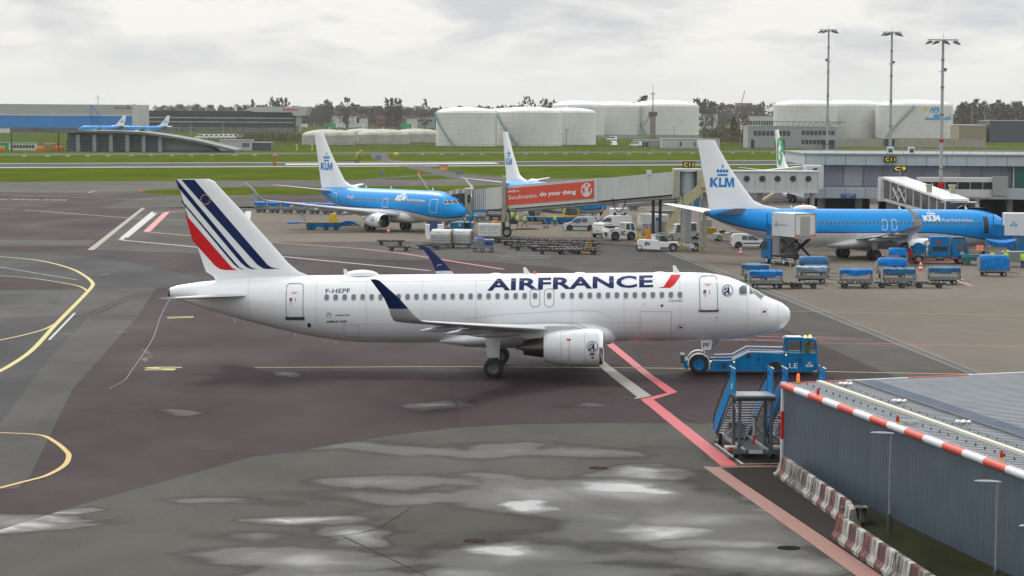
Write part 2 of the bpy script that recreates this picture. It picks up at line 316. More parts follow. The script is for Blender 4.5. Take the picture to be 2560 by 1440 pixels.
def grass(name,c1,c2):
    mt=bpy.data.materials.new(name); mt.use_nodes=True; nt=mt.node_tree; N=nt.nodes; L=nt.links; b=N['Principled BSDF']; g=N.new('ShaderNodeNewGeometry')
    mp=N.new('ShaderNodeMapping'); mp.inputs['Scale'].default_value=(1,.3,1); L.new(g.outputs['Position'],mp.inputs[0])
    n=N.new('ShaderNodeTexNoise'); n.inputs['Scale'].default_value=.08; n.inputs['Detail'].default_value=10; n.inputs['Roughness'].default_value=.72; L.new(mp.outputs[0],n.inputs['Vector'])
    r=N.new('ShaderNodeMapRange'); r.inputs['From Min'].default_value=.35; r.inputs['From Max'].default_value=.65; L.new(n.outputs['Fac'],r.inputs['Value'])
    mx=N.new('ShaderNodeMix'); mx.data_type='RGBA'; mx.inputs['A'].default_value=(*c1,1); mx.inputs['B'].default_value=(*c2,1); L.new(r.outputs[0],mx.inputs['Factor']); L.new(mx.outputs['Result'],b.inputs['Base Color']); b.inputs['Roughness'].default_value=.95; b.inputs['Specular IOR Level'].default_value=0
    return mt
GRASS=grass('airfield_grass',(.050,.080,.005),(.088,.112,.010)); FIELD=grass('far_field_grass',(.045,.07,.012),(.08,.095,.02))
def sheet(name,pts,mat,z,kind=True,add=None):
    mb=MB(); mb.poly([(*G(x,y).xy,z) for x,y in pts]); o=mb.build(name,mat,smooth=False)
    if kind: struct(o)
    return o
gb=MB(); gb.poly([(-9000,-200,-.06),(9000,-200,-.06),(9000,14000,-.06),(-9000,14000,-.06)]); struct(gb.build('ground',FIELD,smooth=False))
def band(name,l0,l1,r0,r1,mat,z):
    k=lambda a,b,x:a+(b-a)*x/2560
    return sheet(name,[(-500,k(l0,r0,-500)),(3060,k(l0,r0,3060)),(3060,k(l1,r1,3060)),(-500,k(l1,r1,-500))],mat,z)
band('grass_field',374,462,363,444,GRASS,-.03)
band('far_taxiway',384,388.6,374,378,GRY3,-.012)
RUN=asphalt('runway_asphalt',sRGB(86,86,90),.5)
band('runway',409,418,398.5,408,RUN,-.012); band('runway_edge_line',418,420,408,409.6,PG,-.006); band('runway_far_edge_line',408.2,409.2,398,398.8,PG,-.006)
sheet('runway_threshold_line',[(712,409),(1235,406),(1250,409.5),(716,412.5)],PW,0.004)
sheet('apron',[(-600,458),(3200,438),(3200,1700),(-600,1700)],PURP,0)
sheet('taxiway',[(-500,457.5),(3060,437),(3060,452),(1300,463),(600,468),(380,474),(340,482),(0,481),(-500,483)],GRY3,.004)
sheet('grass_island',[(352,480),(372,475),(600,468.5),(1300,463),(2060,458),(2060,472),(1300,480),(800,485.5),(500,488.5),(380,486)],GRASS,.012)
sheet('service_road',[(925,381),(965,380),(975,398),(1010,404),(960,405),(930,395)],GRY3,.0)
sheet('taxiway_link',[(1000,415),(1060,414.5),(1150,433),(1300,446),(1440,449),(1300,451),(1150,452),(1090,436)],GRY3,.0)
sheet('taxiway_link_far',[(1150,433),(1050,436),(880,451),(900,452),(1080,438),(1160,437)],GRY3,.003)
sheet('grey_asphalt_patch',[(246,521),(340,496),(450,486),(640,487),(660,520)],GRY,.004)
# stand in front of the parked aeroplanes
sheet('stand_asphalt',[(362,520),(700,516),(2560,516),(2560,760),(2900,1110),(2300,965),(2247,946),(1938,813),(1400,669),(1201,652),(955,649),(832,641),(480,632),(218,624)],GRY,.004)
sheet('stand_concrete',[(615,534),(640,524),(1200,520),(1700,516),(3300,500),(3300,1290),(2640,1030),(2447,945),(2000,765),(1640,622),(1540,600),(1460,592),(1052,604),(682,605),(600,600)],CONC,.008)
sheet('drain_strip',[(1640,622),(1668,622),(2020,758),(2475,940),(2680,1020),(2640,1030),(2447,945),(1990,761)],asphalt('drain_concrete',sRGB(172,170,162),.6),.012)
sheet('drain_channel',[(1650,622),(1657,622),(2010,760),(2462,941),(2660,1020),(2652,1022),(2452,942),(2002,760)],asphalt('drain_grating',sRGB(120,124,132),.5),.016)
sheet('joint_strip',[(354,520),(363,520),(235,625),(218,625)],PB,.012)
sheet('asphalt_band',[(-100,600),(238,601),(222,614),(-100,616)],GRY,.004)
sheet('turning_asphalt',[(-100,624),(0,627),(100,632),(200,640),(320,655),(420,676),(506,697),(480,716),(390,720),(-100,728)],GRY2,.004)
sheet('purple_wedge',[(-100,688),(0,690),(87,697),(175,711),(200,717),(190,722),(-100,728)],PURP,.008)
sheet('diagonal_asphalt',[(-100,728),(390,720),(345,790),(180,975),(75,1190),(45,1222),(-100,1222)],GRY,.006)
sheet('dark_patch',[(-100,740),(20,736),(158,736),(145,760),(0,762),(-100,765)],GRY2,.010)
sheet('dark_patch_near',[(-100,795),(145,790),(225,790),(120,900),(0,1060),(-100,1150)],GRY2,.010)
sheet('rubber_band_asphalt',[(222,798),(230,787),(345,787),(335,803)],GRY2,.010)
sheet('near_apron',[(-100,1345),(0,1325),(215,1258),(640,1140),(670,1139),(900,1102),(1020,1083),(1150,1069),(1300,1061),(1500,1058),(2700,1060),(2900,1600),(-300,1600)],WETG,.006)
MOSS=asphalt('mossy_verge',(.045,.05,.022),.8,var=.5,patch=.5)
sheet('mossy_strip',[(1990,1215),(2020,1215),(2800,1560),(2800,1700),(2480,1600)],MOSS,.02)
sheet('warehouse_verge',[(1812,1172),(1850,1168),(2100,1168),(2800,1300),(2800,1600),(2330,1600)],DARK,.012)
# painted lines (one object per line)
def line(name,pts,w,mat,z=.020,px=True):
    P=[tuple(G(x,y).xy) for x,y in pts]; vf=stroke(P,w); mb=MB(); mb.v=[V((a,b,z)) for a,b in vf[0]]; mb.f=vf[1]; mb.mi=[0]*len(vf[1]); return struct(mb.build(name,mat,smooth=False))
def smooth(pts,n=6):
    out=[]
    for i in range(len(pts)-1):
        p0=pts[max(i-1,0)];p1=pts[i];p2=pts[i+1];p3=pts[min(i+2,len(pts)-1)]
        for k in range(n):
            t=k/n; out.append(tuple(.5*((2*p1[j])+(-p0[j]+p2[j])*t+(2*p0[j]-5*p1[j]+4*p2[j]-p3[j])*t*t+(-p0[j]+3*p1[j]-3*p2[j]+p3[j])*t**3) for j in (0,1)))
    return out+[pts[-1]]
line('taxi_centreline',[(637,919.5),(1160,917),(1705,921.5),(2039,929),(2430,936.5)],.24,PY)
line('yellow_turn_line',smooth([(-60,639),(0,642),(100,652),(175,671),(212,690),(231,707),(229,718),(214,735),(190,760),(137,814),(82,874),(27,913),(-30,943)]),.34,PY)
line('yellow_lead_line',smooth([(-60,687),(0,690),(87,697),(175,711),(205,719),(219,729)]),.22,PY,.024)
line('yellow_branch_line',smooth([(-40,859),(0,851),(60,838),(110,824),(140,809)]),.2,PY,.024)
line('amber_turn_line',smooth([(-60,1081),(0,1082.5),(98,1088),(137,1105),(165,1128),(172,1142),(160,1165),(115,1190),(60,1205),(-60,1236)]),.24,PY2)
line('white_guide_line',[(-40,662),(0,668),(192,700)],.16,PW)
line('white_dash_line',[(187,783),(123,850)],.18,PW)
line('white_tick_line',[(148,834),(183,834.5)],.12,PG); line('white_tick_line',[(290,831),(323,830)],.12,PG); line('white_tick_line',[(250,688),(272,685)],.14,PG)
line('faded_stand_line',[(62,525),(320,545),(480,552)],.5,PF)
line('faded_taxi_line',[(-50,516),(0,522),(34,522)],.5,PF)
line('faded_edge_line',[(-100,483),(200,494),(330,500),(460,497)],.35,PB)
line('island_edge_line',smooth([(420,486),(330,485),(232,482.5),(230,479.5),(260,476.5),(420,473)]),.4,PF)
line('taxiway_edge_line',[(0,474),(110,470),(640,462)],.3,PG,.016)
line('white_stand_line',smooth([(460,531),(390,531.5),(378,534),(308,594),(306,600),(330,603),(480,617),(690,640),(1075,677)],4),.55,PW)
line('red_stand_line',[(480,526),(418,530),(366,580),(480,590),(660,605),(900,622),(1000,633),(1260,674)],.5,PR2,.024)
line('red_stand_bar',[(416,532),(367,579)],.9,PR2,.028); line('white_stand_bar',[(385,534),(311,594)],.95,PW,.024)
line('white_mark_line',[(621,528),(616,560)],.9,PW)
for a,b in (((1520,838),(2330,868)),((1540,848),(1990,850)),((1640,832),(2160,852)),((1860,833),(2180,850)),((1830,840),(2100,846)),((1524,850),(2060,852))): line('red_clearance_line',[a,b],.13,PR2)
sheet('red_boundary_line',[(1498,848),(1520,848),(1629,937),(1693.5,981),(1668,983.5),(1607,937)],PR,.02)
sheet('red_boundary_line_bend',[(1693.5,981),(1634,1000),(1601,999),(1668,983.5)],PR,.024)
sheet('red_boundary_line_near',[(1601,999),(1634,1000),(1844.5,1165),(1802,1165)],PR,.02)
sheet('grey_boundary_line',[(1480,900),(1500,897),(1558,940),(1629,991),(1605,996),(1585,999),(1592,993),(1526,941)],PG,.028)
sheet('orange_boundary_line',[(1757,1167),(1799,1169),(2215,1448),(2150,1448)],PO,.02)
sheet('orange_edge_line',[(1799,1166.5),(1962,1165),(1962,1168),(1800,1170)],PO,.024)
sheet('bay_asphalt',[(1782,1106),(1857,1164),(1968,1164),(1968,1040),(1880,1048)],DARK,.014); line('white_bay_line',[(1788,1110),(1857,1161.5),(1965,1160)],.12,PW,.028); pass
for k in range(5): line('white_hatch_line',[(1235+k*14,640-k*7.5+8),(1500+k*6,655-k*10)] if 0 else [(1240+k*10,648-k*6),(1375+k*22,643-k*6)],.16,PW)
line('red_hatch_line',[(1180,633),(1260,640),(1380,640)],.16,PR2)
for k in range(4): line('white_parking_line',[(2075+k*6,718-k*5),(2380-k*10,717-k*5)],.14,PW)
line('red_parking_line',[(2080,690),(2390,690),(2432,716),(2390,718)],.14,PR2); line('white_corner_line',[(2390,700),(2424,715),(2350,716)],.16,PW)
line('faint_red_line',[(690,582),(800,582)],.3,PR2); line('faint_red_line',[(2140,858),(2560,868)],.2,PR2)
line('yellow_apron_line',[(1560,770),(2560,790)],.14,PY,.024)
for a,b in (((1890,640),(2000,646)),((1850,604),(1905,606)),((1800,612),(1860,620))): line('white_service_line',[a,b],.14,PW)
# ground lettering, read from the far side of the taxiway
p=G(168,500); q=G(-40,500); mb=MB(); vf=fit(text2d('MAX SPAN 36 M',.03),0,(p-q).length,0,4.0); decal(mb,vf,lambda u,v:(p.x-u,p.y-v+1.5,.02)); struct(mb.build('painted_text_line',PF,smooth=False))
p=G(457,918); mb=MB(); w_=(G(457,922)-G(364,922)).length; vf=fit(text2d('5',.03),0,1,0,1); decal(mb,merge(([(v[0]*w_*.0+v[0]*w_,v[1]*2.2) for v in vf[0]],vf[1])),lambda u,v:(p.x-u,p.y-v,.02)); struct(mb.build('painted_number',PY,smooth=False))
mb=MB()
for a in (((418,793),(484,791)),((418,795.5),(484,793.5))): mb.poly([(*G(a[0][0],a[0][1]).xy,.02),(*G(a[1][0],a[1][1]).xy,.02),(*G(a[1][0],a[1][1]+1.2).xy,.02),(*G(a[0][0],a[0][1]+1.2).xy,.02)])
struct(mb.build('painted_mark',PY,smooth=False))
line('drain_crack_line',smooth([(428,742),(402,790),(385,840),(362,880),(330,925),(310,952),(272,972)]),.035,PG,.016)
# manhole covers on the near apron
for i,(x,y,l) in enumerate(((1186,1352,'rusty round manhole cover on the dark patch of wet apron'),(1495,1170,'reddish manhole cover between shallow puddles on the apron'),(1972,1370,'black round manhole cover nearest the concrete barriers'))):
    c=G(x,y,.01); mb=MB(); mb.cyl(c,c+V((0,0,.02)),.42,24); o=mb.build('manhole_cover',M('rusty_iron',(.055,.035,.032),.9,spec=0,scale=9,var=.5) if i<2 else M('cover_black',(.02,.02,.02),.9,spec=0)); tag(o,l,'manhole cover')
sheet('resurfaced_patch',[(1030,1266),(1612,1282),(1530,1345),(1735,1425),(1700,1500),(800,1500),(935,1325)],asphalt('patch_asphalt',sRGB(96,95,90),.5,wet=[w_ for w_ in W]),.010)

SEAL=asphalt('sealed_crack',sRGB(62,58,60),.5); TYR=asphalt('tyre_mark',sRGB(90,79,82),.5)
for pts,w_ in (([(1127,941),(1131,965),(1128,985),(1143,1020),(1142,1068)],.05),([(480,1128),(640,1136),(670,1139)],.06),([(860,1343),(1065,1440)],.05),([(1030,1266),(935,1325),(800,1345)],.05)): line('sealed_crack',smooth(pts,5),w_,SEAL,.018)
for pts,w_ in (([(0,820),(200,790),(330,740),(560,700),(900,690)],.35),([(0,828),(204,797),(336,746),(564,705),(900,695)],.35),([(1000,905),(1400,950),(1760,1060)],.3),([(1900,1000),(1700,950),(1500,925),(1100,912)],.3)): line('tyre_mark',smooth(pts,6),w_,TYR,.016)
# ================================================================ aircraft
def lerp_tab(t,x):
    if x<=t[0][0]: return t[0][1:]
    for a,b in zip(t,t[1:]):
        if x<=b[0]:
            k=(x-a[0])/(b[0]-a[0]); return tuple(a[i]+(b[i]-a[i])*k for i in range(1,len(a)))
    return t[-1][1:]
def hermite(t,x):
    # monotone-ish smooth interpolation of a table
    if x<=t[0][0]: return t[0][1:]
    if x>=t[-1][0]: return t[-1][1:]
    for i in range(len(t)-1):
        if x<=t[i+1][0]:
            x0,x1=t[i][0],t[i+1][0]; h=x1-x0; k=(x-x0)/h; out=[]
            for c in range(1,len(t[0])):
                def sl(j):
                    if j==0: return (t[1][c]-t[0][c])/(t[1][0]-t[0][0])
                    if j==len(t)-1: return (t[j][c]-t[j-1][c])/(t[j][0]-t[j-1][0])
                    a=(t[j][c]-t[j-1][c])/(t[j][0]-t[j-1][0]); b=(t[j+1][c]-t[j][c])/(t[j+1][0]-t[j][0])
                    return 0 if a*b<=0 else 2*a*b/(a+b)
                m0,m1=sl(i)*h,sl(i+1)*h; y0,y1=t[i][c],t[i+1][c]
                out.append((2*k**3-3*k*k+1)*y0+(k**3-2*k*k+k)*m0+(-2*k**3+3*k*k)*y1+(k**3-k*k)*m1)
            return tuple(out)
A320=dict(piv=17.71,L=37.5,gy=3.795,ng=5.07,
 prof=[(0,3.27,3.23,.02),(.04,3.5,3.02,.26),(.12,3.66,2.84,.42),(.27,3.80,2.62,.6),(.5,3.98,2.44,.82),(.85,4.14,2.28,1.06),(1.46,4.40,2.10,1.36),(2.14,4.82,1.97,1.58),(2.9,5.25,1.87,1.76),(3.66,5.55,1.80,1.87),(4.5,5.75,1.76,1.94),(5.5,5.86,1.74,1.975),(7,5.87,1.73,1.975),(23,5.87,1.73,1.975),(26,5.87,1.80,1.96),(28.5,5.86,2.10,1.87),(30.5,5.83,2.52,1.70),(32.7,5.74,3.08,1.38),(35,5.58,3.75,.90),(36.5,5.42,4.25,.56),(37.3,5.25,4.52,.36),(37.5,5.18,4.58,.30)],
 wing=dict(x0=10.9,sweep=.60,te=17.9,ky=6.4,kx=18.15,ty=16.4,tc=1.55,z0=2.35,dih=.098,wlh=2.35,wlx=2.95,wls=.75,wlt=.45),
 fin=[(29.1,5.86,34.9),(29.7,6.12,35.32),(30.3,6.62,35.5),(31.0,7.45,35.75),(32.8,9.5,36.35),(34.5,11.35,36.9),(34.72,11.62,36.97),(35.05,11.76,37.02)],
 stab=dict(x0=31.9,xt=35.75,te0=35.6,tet=37.25,z0=4.68,zt=4.95,y=6.22),
 eng=dict(y=5.75,z=1.88,x0=11.2,l=3.45,r=1.09,cone=1.55),win=(4.49,.24,.36))
B737=dict(gy=2.86,ng=4.0)
def b737(L,gx):
    p=[(0,2.86,2.84,.02),(.04,3.02,2.68,.2),(.15,3.18,2.5,.36),(.45,3.38,2.22,.62),(.9,3.6,1.98,.9),(1.5,3.95,1.78,1.2),(2.0,4.35,1.66,1.40),(2.6,4.72,1.56,1.56),(3.3,4.98,1.47,1.69),(4.3,5.22,1.4,1.8),(5.6,5.36,1.37,1.87),(6.8,5.38,1.36,1.88),(L-13.5,5.38,1.36,1.88),(L-11,5.38,1.48,1.87),(L-8.5,5.38,1.9,1.74),(L-6,5.38,2.5,1.5),(L-3.5,5.36,3.3,1.12),(L-1.5,5.28,4.05,.66),(L-.3,5.1,4.55,.32),(L,5.0,4.7,.16)]
    fx=L+1.35
    d=dict(B737,piv=gx,L=L,prof=p,
     cheat=[(0,2.45),(.5,2.35),(2,2.15),(3.5,2.1),(5.5,2.25),(8,2.55),(10.5,2.85),(13,2.98),(18,3.0),(L-9,3.0),(L-6,3.2),(L-3,3.75),(L-1,4.35),(L,4.72)],
     wing=dict(x0=gx-6.6,sweep=.60+(.045 if L>40 else 0),te=gx+1.5,ky=5.6,kx=gx+1.75,ty=16.6,tc=1.3,z0=2.0,dih=.105,wlh=2.3,wlx=3.9,wls=.65,wlt=.36),
     fin=[(fx-10.6,5.36,fx-1.75),(fx-8.4,5.75,fx-1.6),(fx-7.2,6.25,fx-1.5),(fx-6.3,7.2,fx-1.3),(fx-4.2,9.6,fx-.72),(fx-2.55,11.9,fx-.15),(fx-2.3,12.35,fx-.03),(fx-2.1,12.5,fx)],
     stab=dict(x0=L-4.6,xt=L-.4,te0=L-.7,tet=L+1.0,z0=4.75,zt=5.6,y=7.17),
     eng=dict(y=4.83,z=1.45,x0=gx-5.9,l=3.3,r=1.0,cone=.8,flat=.88),win=(3.95,.24,.36))
    return d
AF=(.06,.028,.010); 
def foil(P,c,up,t,n=9,cam=.0,xax=(1,0,0)):
    # closed aerofoil section ; P = leading edge, chord c towards +a
    P=V(P); up=V(up).normalized(); X=V(xax); ys=[]
    f=lambda x:5*t*(.2969*math.sqrt(x)-.126*x-.3516*x*x+.2843*x**3-.1015*x**4)
    xs=[(1-math.cos(pi*i/(n-1)))/2 for i in range(n)]
    up_=[(x,f(x)+cam*4*x*(1-x)) for x in xs]; dn=[(x,-f(x)+cam*4*x*(1-x)) for x in xs[1:-1]][::-1]
    return [P+X*(c*x)+up*(c*y) for x,y in up_+dn]
def make_plane(name,label,pose,S,livery,windows,doors,exits,engine_logo=None,group=None,grime=True):
    px,py,yaw,pt=pose; piv=S['piv']
    root=thing(name,label,'airliner',(px,py,0),yaw,group)
    cp,sp=math.cos(pt),math.sin(pt)
    def XF(p): # body (aft, right, up) -> root local, pitched about the main gear
        x=piv-p.x; return V((x*cp-p.z*sp,-p.y,x*sp+p.z*cp))
    def NB(): return MB(XF)
    prof=S['prof']
    def sec(a):
        t,b,w=hermite(prof,a); return (t+b)/2,max(.01,(t-b)/2),w
    def Sf(a,z,o=0.):  # half breadth at height z
        zc,h,w=sec(a); k=1-((z-zc)/h)**2; return (w*math.sqrt(k) if k>0 else 0)+o
    def nrm(a,z,sd=1):
        e=.02; y=Sf(a,z); za=(Sf(a+e,z)-Sf(a-e,z))/(2*e); zz=(Sf(a,z+e)-Sf(a,z-e))/(2*e); return V((-za,1,-zz)).normalized()
    def on(a,z,off=.008,sd=1):
        zc,h,w=sec(a); z=min(z,zc+h*.995); y=Sf(a,z); n=nrm(a,z) if abs(z-zc)<h*.93 else V((0,0,1)); p=V((a,y,z))+n*off; p.y*=sd; return p
    iw,ix=root.matrix_world,None
    M0=Matrix.Translation((px,py,0))@Matrix.Rotation(yaw,4,'Z')
    def inv(qx,qy,bf):   # pixel of the photograph -> body (a,z) on the side surface
        O=M0.inverted()@CAMP; d=M0.inverted().to_3x3()@ray(qx,qy)
        def body(p,vec=False):
            x,z=p.x*cp+p.z*sp,-p.x*sp+p.z*cp
            return V(((0 if vec else piv)-x,-p.y,z))
        O=body(O); d=body(d,True); b=1.9
        for _ in range(8):
            t=(b-O.y)/d.y; q=O+d*t; b=bf(q.x,q.z) if callable(bf) else bf
        return q.x,q.z
    mats=livery['mats']
    # ---- fuselage
    L_=S['L']; st=[0,.04,.12,.27,.5,.85,1.2,1.6,2.14,2.6,3.1,3.66,4.3,5.0,6,7]; x=9
    while x<L_-14: st.append(x); x+=2
    x=L_-13.5
    while x<L_-1: st.append(x); x+=.9
    st+=[L_-.5,L_]
    mb=NB(); rings=[]; NT,NM,NL=12,1,10
    for a in st:
        zc,h,w=sec(a)
        if 'cheat' in S:
            zb=lerp_tab(S['cheat'],a)[0]; zb=hermite(S['cheat'],a)[0]; c0=max(-.93,min(.93,(zb-zc)/h)); tb=math.acos(c0); c1=max(-.96,min(c0-.02,(zb-.13-zc)/h)); tm=math.acos(c1)
        else: tb=pi*.5; tm=pi*.56
        th=[tb*i/NT for i in range(NT+1)]+[tm]+[tm+(pi-tm)*i/NL for i in range(1,NL+1)]
        r=[V((a,w*math.sin(t),zc+h*math.cos(t))) for t in th]; r+=[V((p.x,-p.y,p.z)) for p in r[1:-1]][::-1]; rings.append(r)
    n1=NT+1+NL; ms=[0]*NT+[1]*NM+[2]*NL; ms=ms+ms[::-1]
    mb.loft(rings,0,True,True,ms=ms)
    fus=mb.build('fuselage',mats,root,ang=50)
    mb=NB(); zc,h,w=sec(L_); mb.lathe((L_-.35,0,zc),(1,0,0),[(0,.3),(.38,.26),(.5,.2),(.42,.15)],16); mb.build('exhaust_pipe',DGREY,root)
    # ---- belly fairing
    W=S['wing']; mb=NB(); rs=[]
    for a,hw,zt,zb in ((W['x0']-.45,.5,2.45,1.9),(W['x0']-.3,1.3,2.75,1.68),(W['x0']+.1,1.85,3.0,1.56),(W['x0']+.9,2.1,3.2,1.46),(W['x0']+2.2,2.15,3.3,1.42),(W['te']-2.5,2.15,3.2,1.4),(W['te']-.5,2.12,2.9,1.4),(W['te']+1.7,1.85,2.5,1.5),(W['te']+3.2,.9,2.0,1.74)):
        dz=S['prof'][12][2]-1.73; rs.append([V((a,hw*math.sin(t)*(abs(math.sin(t))**-.25 if abs(math.sin(t))>.05 else 1),(zt+zb)/2+dz+(zt-zb)/2*math.cos(t))) for t in [2*pi*i/20 for i in range(20)]])
    mb.loft(rs,0); mb.build('belly_fairing',mats[-1],root,ang=60)
    # ---- wings
    def LE(y): return W['x0']+y*W['sweep']
    def TE(y):
        if y<W['ky']: return W['te']+(W['kx']-W['te'])*y/W['ky']
        k=(y-W['ky'])/(W['ty']-W['ky']); return W['kx']+(LE(W['ty'])+W['tc']-W['kx'])*k
    def WZ(y): return W['z0']+y*W['dih']+.0011*y*y
    for sd in (1,-1):
        mb=NB(); rs=[]
        for y in (.6,2,3.4,5,W['ky'],8,10,12,14,15.4,W['ty']):
            c=TE(y)-LE(y); t=.145-.045*y/16; rs.append(foil((LE(y),sd*y,WZ(y)),c,(0,0,1),t,12,.012))
        mb.loft(rs,0)
        # slat line and flap track fairings
        wg=mb.build('wing',WINGM,root,ang=40)
        mb=NB(); rs=[]; y=W['ty']; z=WZ(y); x=LE(y); wh,wx=W['wlh'],W['wlx']
        for k,(dy,dz,dx,c,an) in enumerate(((0,0,0,W['tc'],.1),(.35,.1,.22,W['tc']*.95,.35),(.7,.36,.5,W['tc']*.84,.8),(.92,.8,.85,W['tc']*.68,1.2),(1.08,1.4,1.35,W['tc']*.52,1.36),(1.3,wh,wx*.8,W['wlt'],1.4),(1.33,wh+.07,wx*.87,W['wlt']*.6,1.4))):
            rs.append(foil((x+dx,sd*(y+dy),z+dz),c,(0,-sd*math.sin(an),math.cos(an)),.1,9))
        mb.loft(rs[:4],1); mb.loft(rs[3:],0); wl=mb.build('winglet',[livery['winglet'],WINGM],wg,ang=50)
        if livery.get('wl_mark'): livery['wl_mark'](NB,wl,x,y,z,sd)
        for (fy,l,r) in ((W['ky']-.2,3.2,.24),(9.3,2.7,.2),(12.6,2.2,.16)):
            mb=NB(); te=TE(fy); zz=WZ(fy)-.18; mb.lathe((te-l*.72,sd*fy,zz),(1,0,-.05),[(0,.02),(l*.12,r*.7),(l*.35,r),(l*.65,r*.9),(l*.88,r*.45),(l,.02)],12); mb.build('flap_track_fairing',WINGM,wg)
        mb=NB()
        for (ya,yb) in ((2.2,W['ky']-.3),(W['ky']+.1,12.5),(12.6,15.9)):
            P=[(TE(q)-(TE(q)-LE(q))*f,sd*q,WZ(q)+.02+.1*(TE(q)-LE(q))*.35*(1 if f>.2 else .1)) for q,f in ((ya,.03),(yb,.03),(yb,.22),(ya,.22))]; 
            mb.poly([(p[0],p[1],p[2]) for p in P])
        # ---- engine, pylon
        E=S['eng']; ey=sd*E['y']; ez=E['z']; ex=E['x0']; l=E['l']; r=E['r']
        mb=NB(); sq=E.get('flat',1)
        mb.lathe((ex,ey,ez),(1,0,0),[(.95,.1),(.95,r*.78),(.35,r*.80),(.1,r*.82),(.0,r*.87),(.04,r*.92),(.22,r*.97),(.7,r*1.0),(1.6,r*1.0),(l*.75,r*.93),(l,r*.74),(l,r*.66),(l-.5,r*.64)],32,0,False,False,ms=[3,3,1,1,1,1,0,0,0,0,0,2,2][:12],sq=sq)
        en=mb.build('engine',[livery['nacelle'],CHROME,DGREY,BLK],root,ang=50)
        mb=NB(); mb.lathe((ex+.55,ey,ez),(1,0,0),[(0,.02),(.1,.12),(.35,.25)],16,1)
        for k in range(18):
            t=k*2*pi/18; u=V((0,math.cos(t),math.sin(t))); v=V((0,-math.sin(t),math.cos(t))); c=V((ex+.8,ey,ez)); mb.poly([c+u*.22-v*.05,c+u*r*.78-v*.1+V((-.05,0,0)),c+u*r*.78+v*.12+V((.1,0,0)),c+u*.22+v*.05+V((.05,0,0))],0)
        mb.build('fan',[DGREY,GREY],en)
        cn=E['cone']; mb=NB(); mb.lathe((ex+l-.45,ey,ez),(1,0,0),[(0,r*.6),(cn*.45+.3,r*.48),(cn+.1,r*.38),(cn+.1,r*.3)],24,0,True,True); mb.lathe((ex+l+cn-.5,ey,ez),(1,0,0),[(0,r*.27),(.3,r*.13),(.4,.1),(.62,.09)],16,0); mb.build('exhaust_cone',M('burnt_metal',(.12,.105,.095),.35,metal=.8,var=.25,scale=3),en)
        mb=NB(); zt=WZ(E['y'])+.02; mb.prism([(ex+.95,ez+r*.93),(ex+1.6,ez+r*1.16),(ex+l*.9,zt+.18),(LE(E['y'])+1.2,zt+.1),(ex+l+2.4,zt-.22),(ex+l+1.0,ez+r*.5),(ex+l-.2,ez+r*.55),(ex+l*.6,ez+r*.7)],'y',ey-.17,ey+.17); mb.build('engine_pylon',WGREY,en,ang=20)
        if engine_logo and sd==1: engine_logo(NB,en,ex,ey,ez,r,l)
        # ---- main landing gear
        g=S['gy']; mb=NB(); mb.cyl((piv,sd*g,.55),(piv+.05,sd*g,2.6),.13,10); mb.cyl((piv,sd*(g-.1),1.1),(piv+.1,sd*(g-1.6),2.3),.07,8); mb.cyl((piv-.32,sd*g,.6),(piv-.3,sd*g,2.0),.05,6); mb.cyl((piv,sd*(g-.45),.56),(piv,sd*(g+.45),.56),.1,8)
        mb.prism([(piv-.35,1.15),(piv+.35,1.15),(piv+.52,2.7),(piv-.45,2.7)],'y',sd*(g+.16),sd*(g+.2),1)
        lg=mb.build('landing_gear',[STEEL,WGREY],root)
        for q in (-1,1):
            mb=NB(); mb.wheel((piv,sd*g+q*.42,.575),.575,.42); mb.build('wheel',[BLACK,M('hub_grey',(.12,.12,.125),.4,metal=.5)],lg)
    ng=S['ng']; mb=NB(); mb.cyl((ng,0,.4),(ng-.15,0,2.1),.09,10); mb.cyl((ng,0,1.0),(ng-1.1,0,2.1),.05,8); mb.cyl((ng,-.28,.38),(ng,.28,.38),.07,8); mb.cyl((ng+.2,.1,.9),(ng+.1,.1,1.7),.03); lg=mb.build('nose_gear',[STEEL],root)
    for sd in (-1,1):
        mb=NB(); mb.wheel((ng,sd*.25,.39),.39,.2); mb.build('wheel',[BLACK,GREY],lg)
        mb=NB(); mb.prism([(ng-.28,1.22),(ng+.28,1.22),(ng+.34,1.9),(ng-.36,1.9)],'y',sd*.5,sd*.54); gd=mb.build('gear_door',livery['door'],lg)
        if livery.get('pf') and sd==1:
            mb=NB(); decal(mb,fit(text2d('PF',.02),0,.38,0,.27),lambda u,v:(ng+.19-u,.548,1.36+v)); mb.build('lettering',BLK,gd)
    # ---- fin with painted bands
    FT=S['fin']; rs=[]
    for le,z,te in FT: rs.append(foil((le,0,z),te-le,(0,1,0),.10 if z>7 else .06+.012*(z-5.3),12))
    le,z,te=FT[0]; rs=[foil((le+1.2,0,z-.5),te-le-1.5,(0,1,0),.05,12)]+rs
    mb=NB(); mb.loft(rs,0); fin=mb.build('tail_fin',livery['fin'],root,ang=50)
    def fth(a,z):
        for q in range(len(FT)-1):
            if FT[q][1]<=z<=FT[q+1][1]:
                k=(z-FT[q][1])/(FT[q+1][1]-FT[q][1]); le=FT[q][0]+k*(FT[q+1][0]-FT[q][0]); te=FT[q][2]+k*(FT[q+1][2]-FT[q][2]); tt=[.10 if zz>7 else .06+.012*(zz-5.3) for zz in (FT[q][1],FT[q+1][1])]; t=tt[0]+k*(tt[1]-tt[0]); x=max(0,min(1,(a-le)/(te-le)))
                return 5*t*(.2969*math.sqrt(x)-.126*x-.3516*x*x+.2843*x**3-.1015*x**4)*(te-le)
        return .06
    # ---- tailplanes
    T=S['stab']
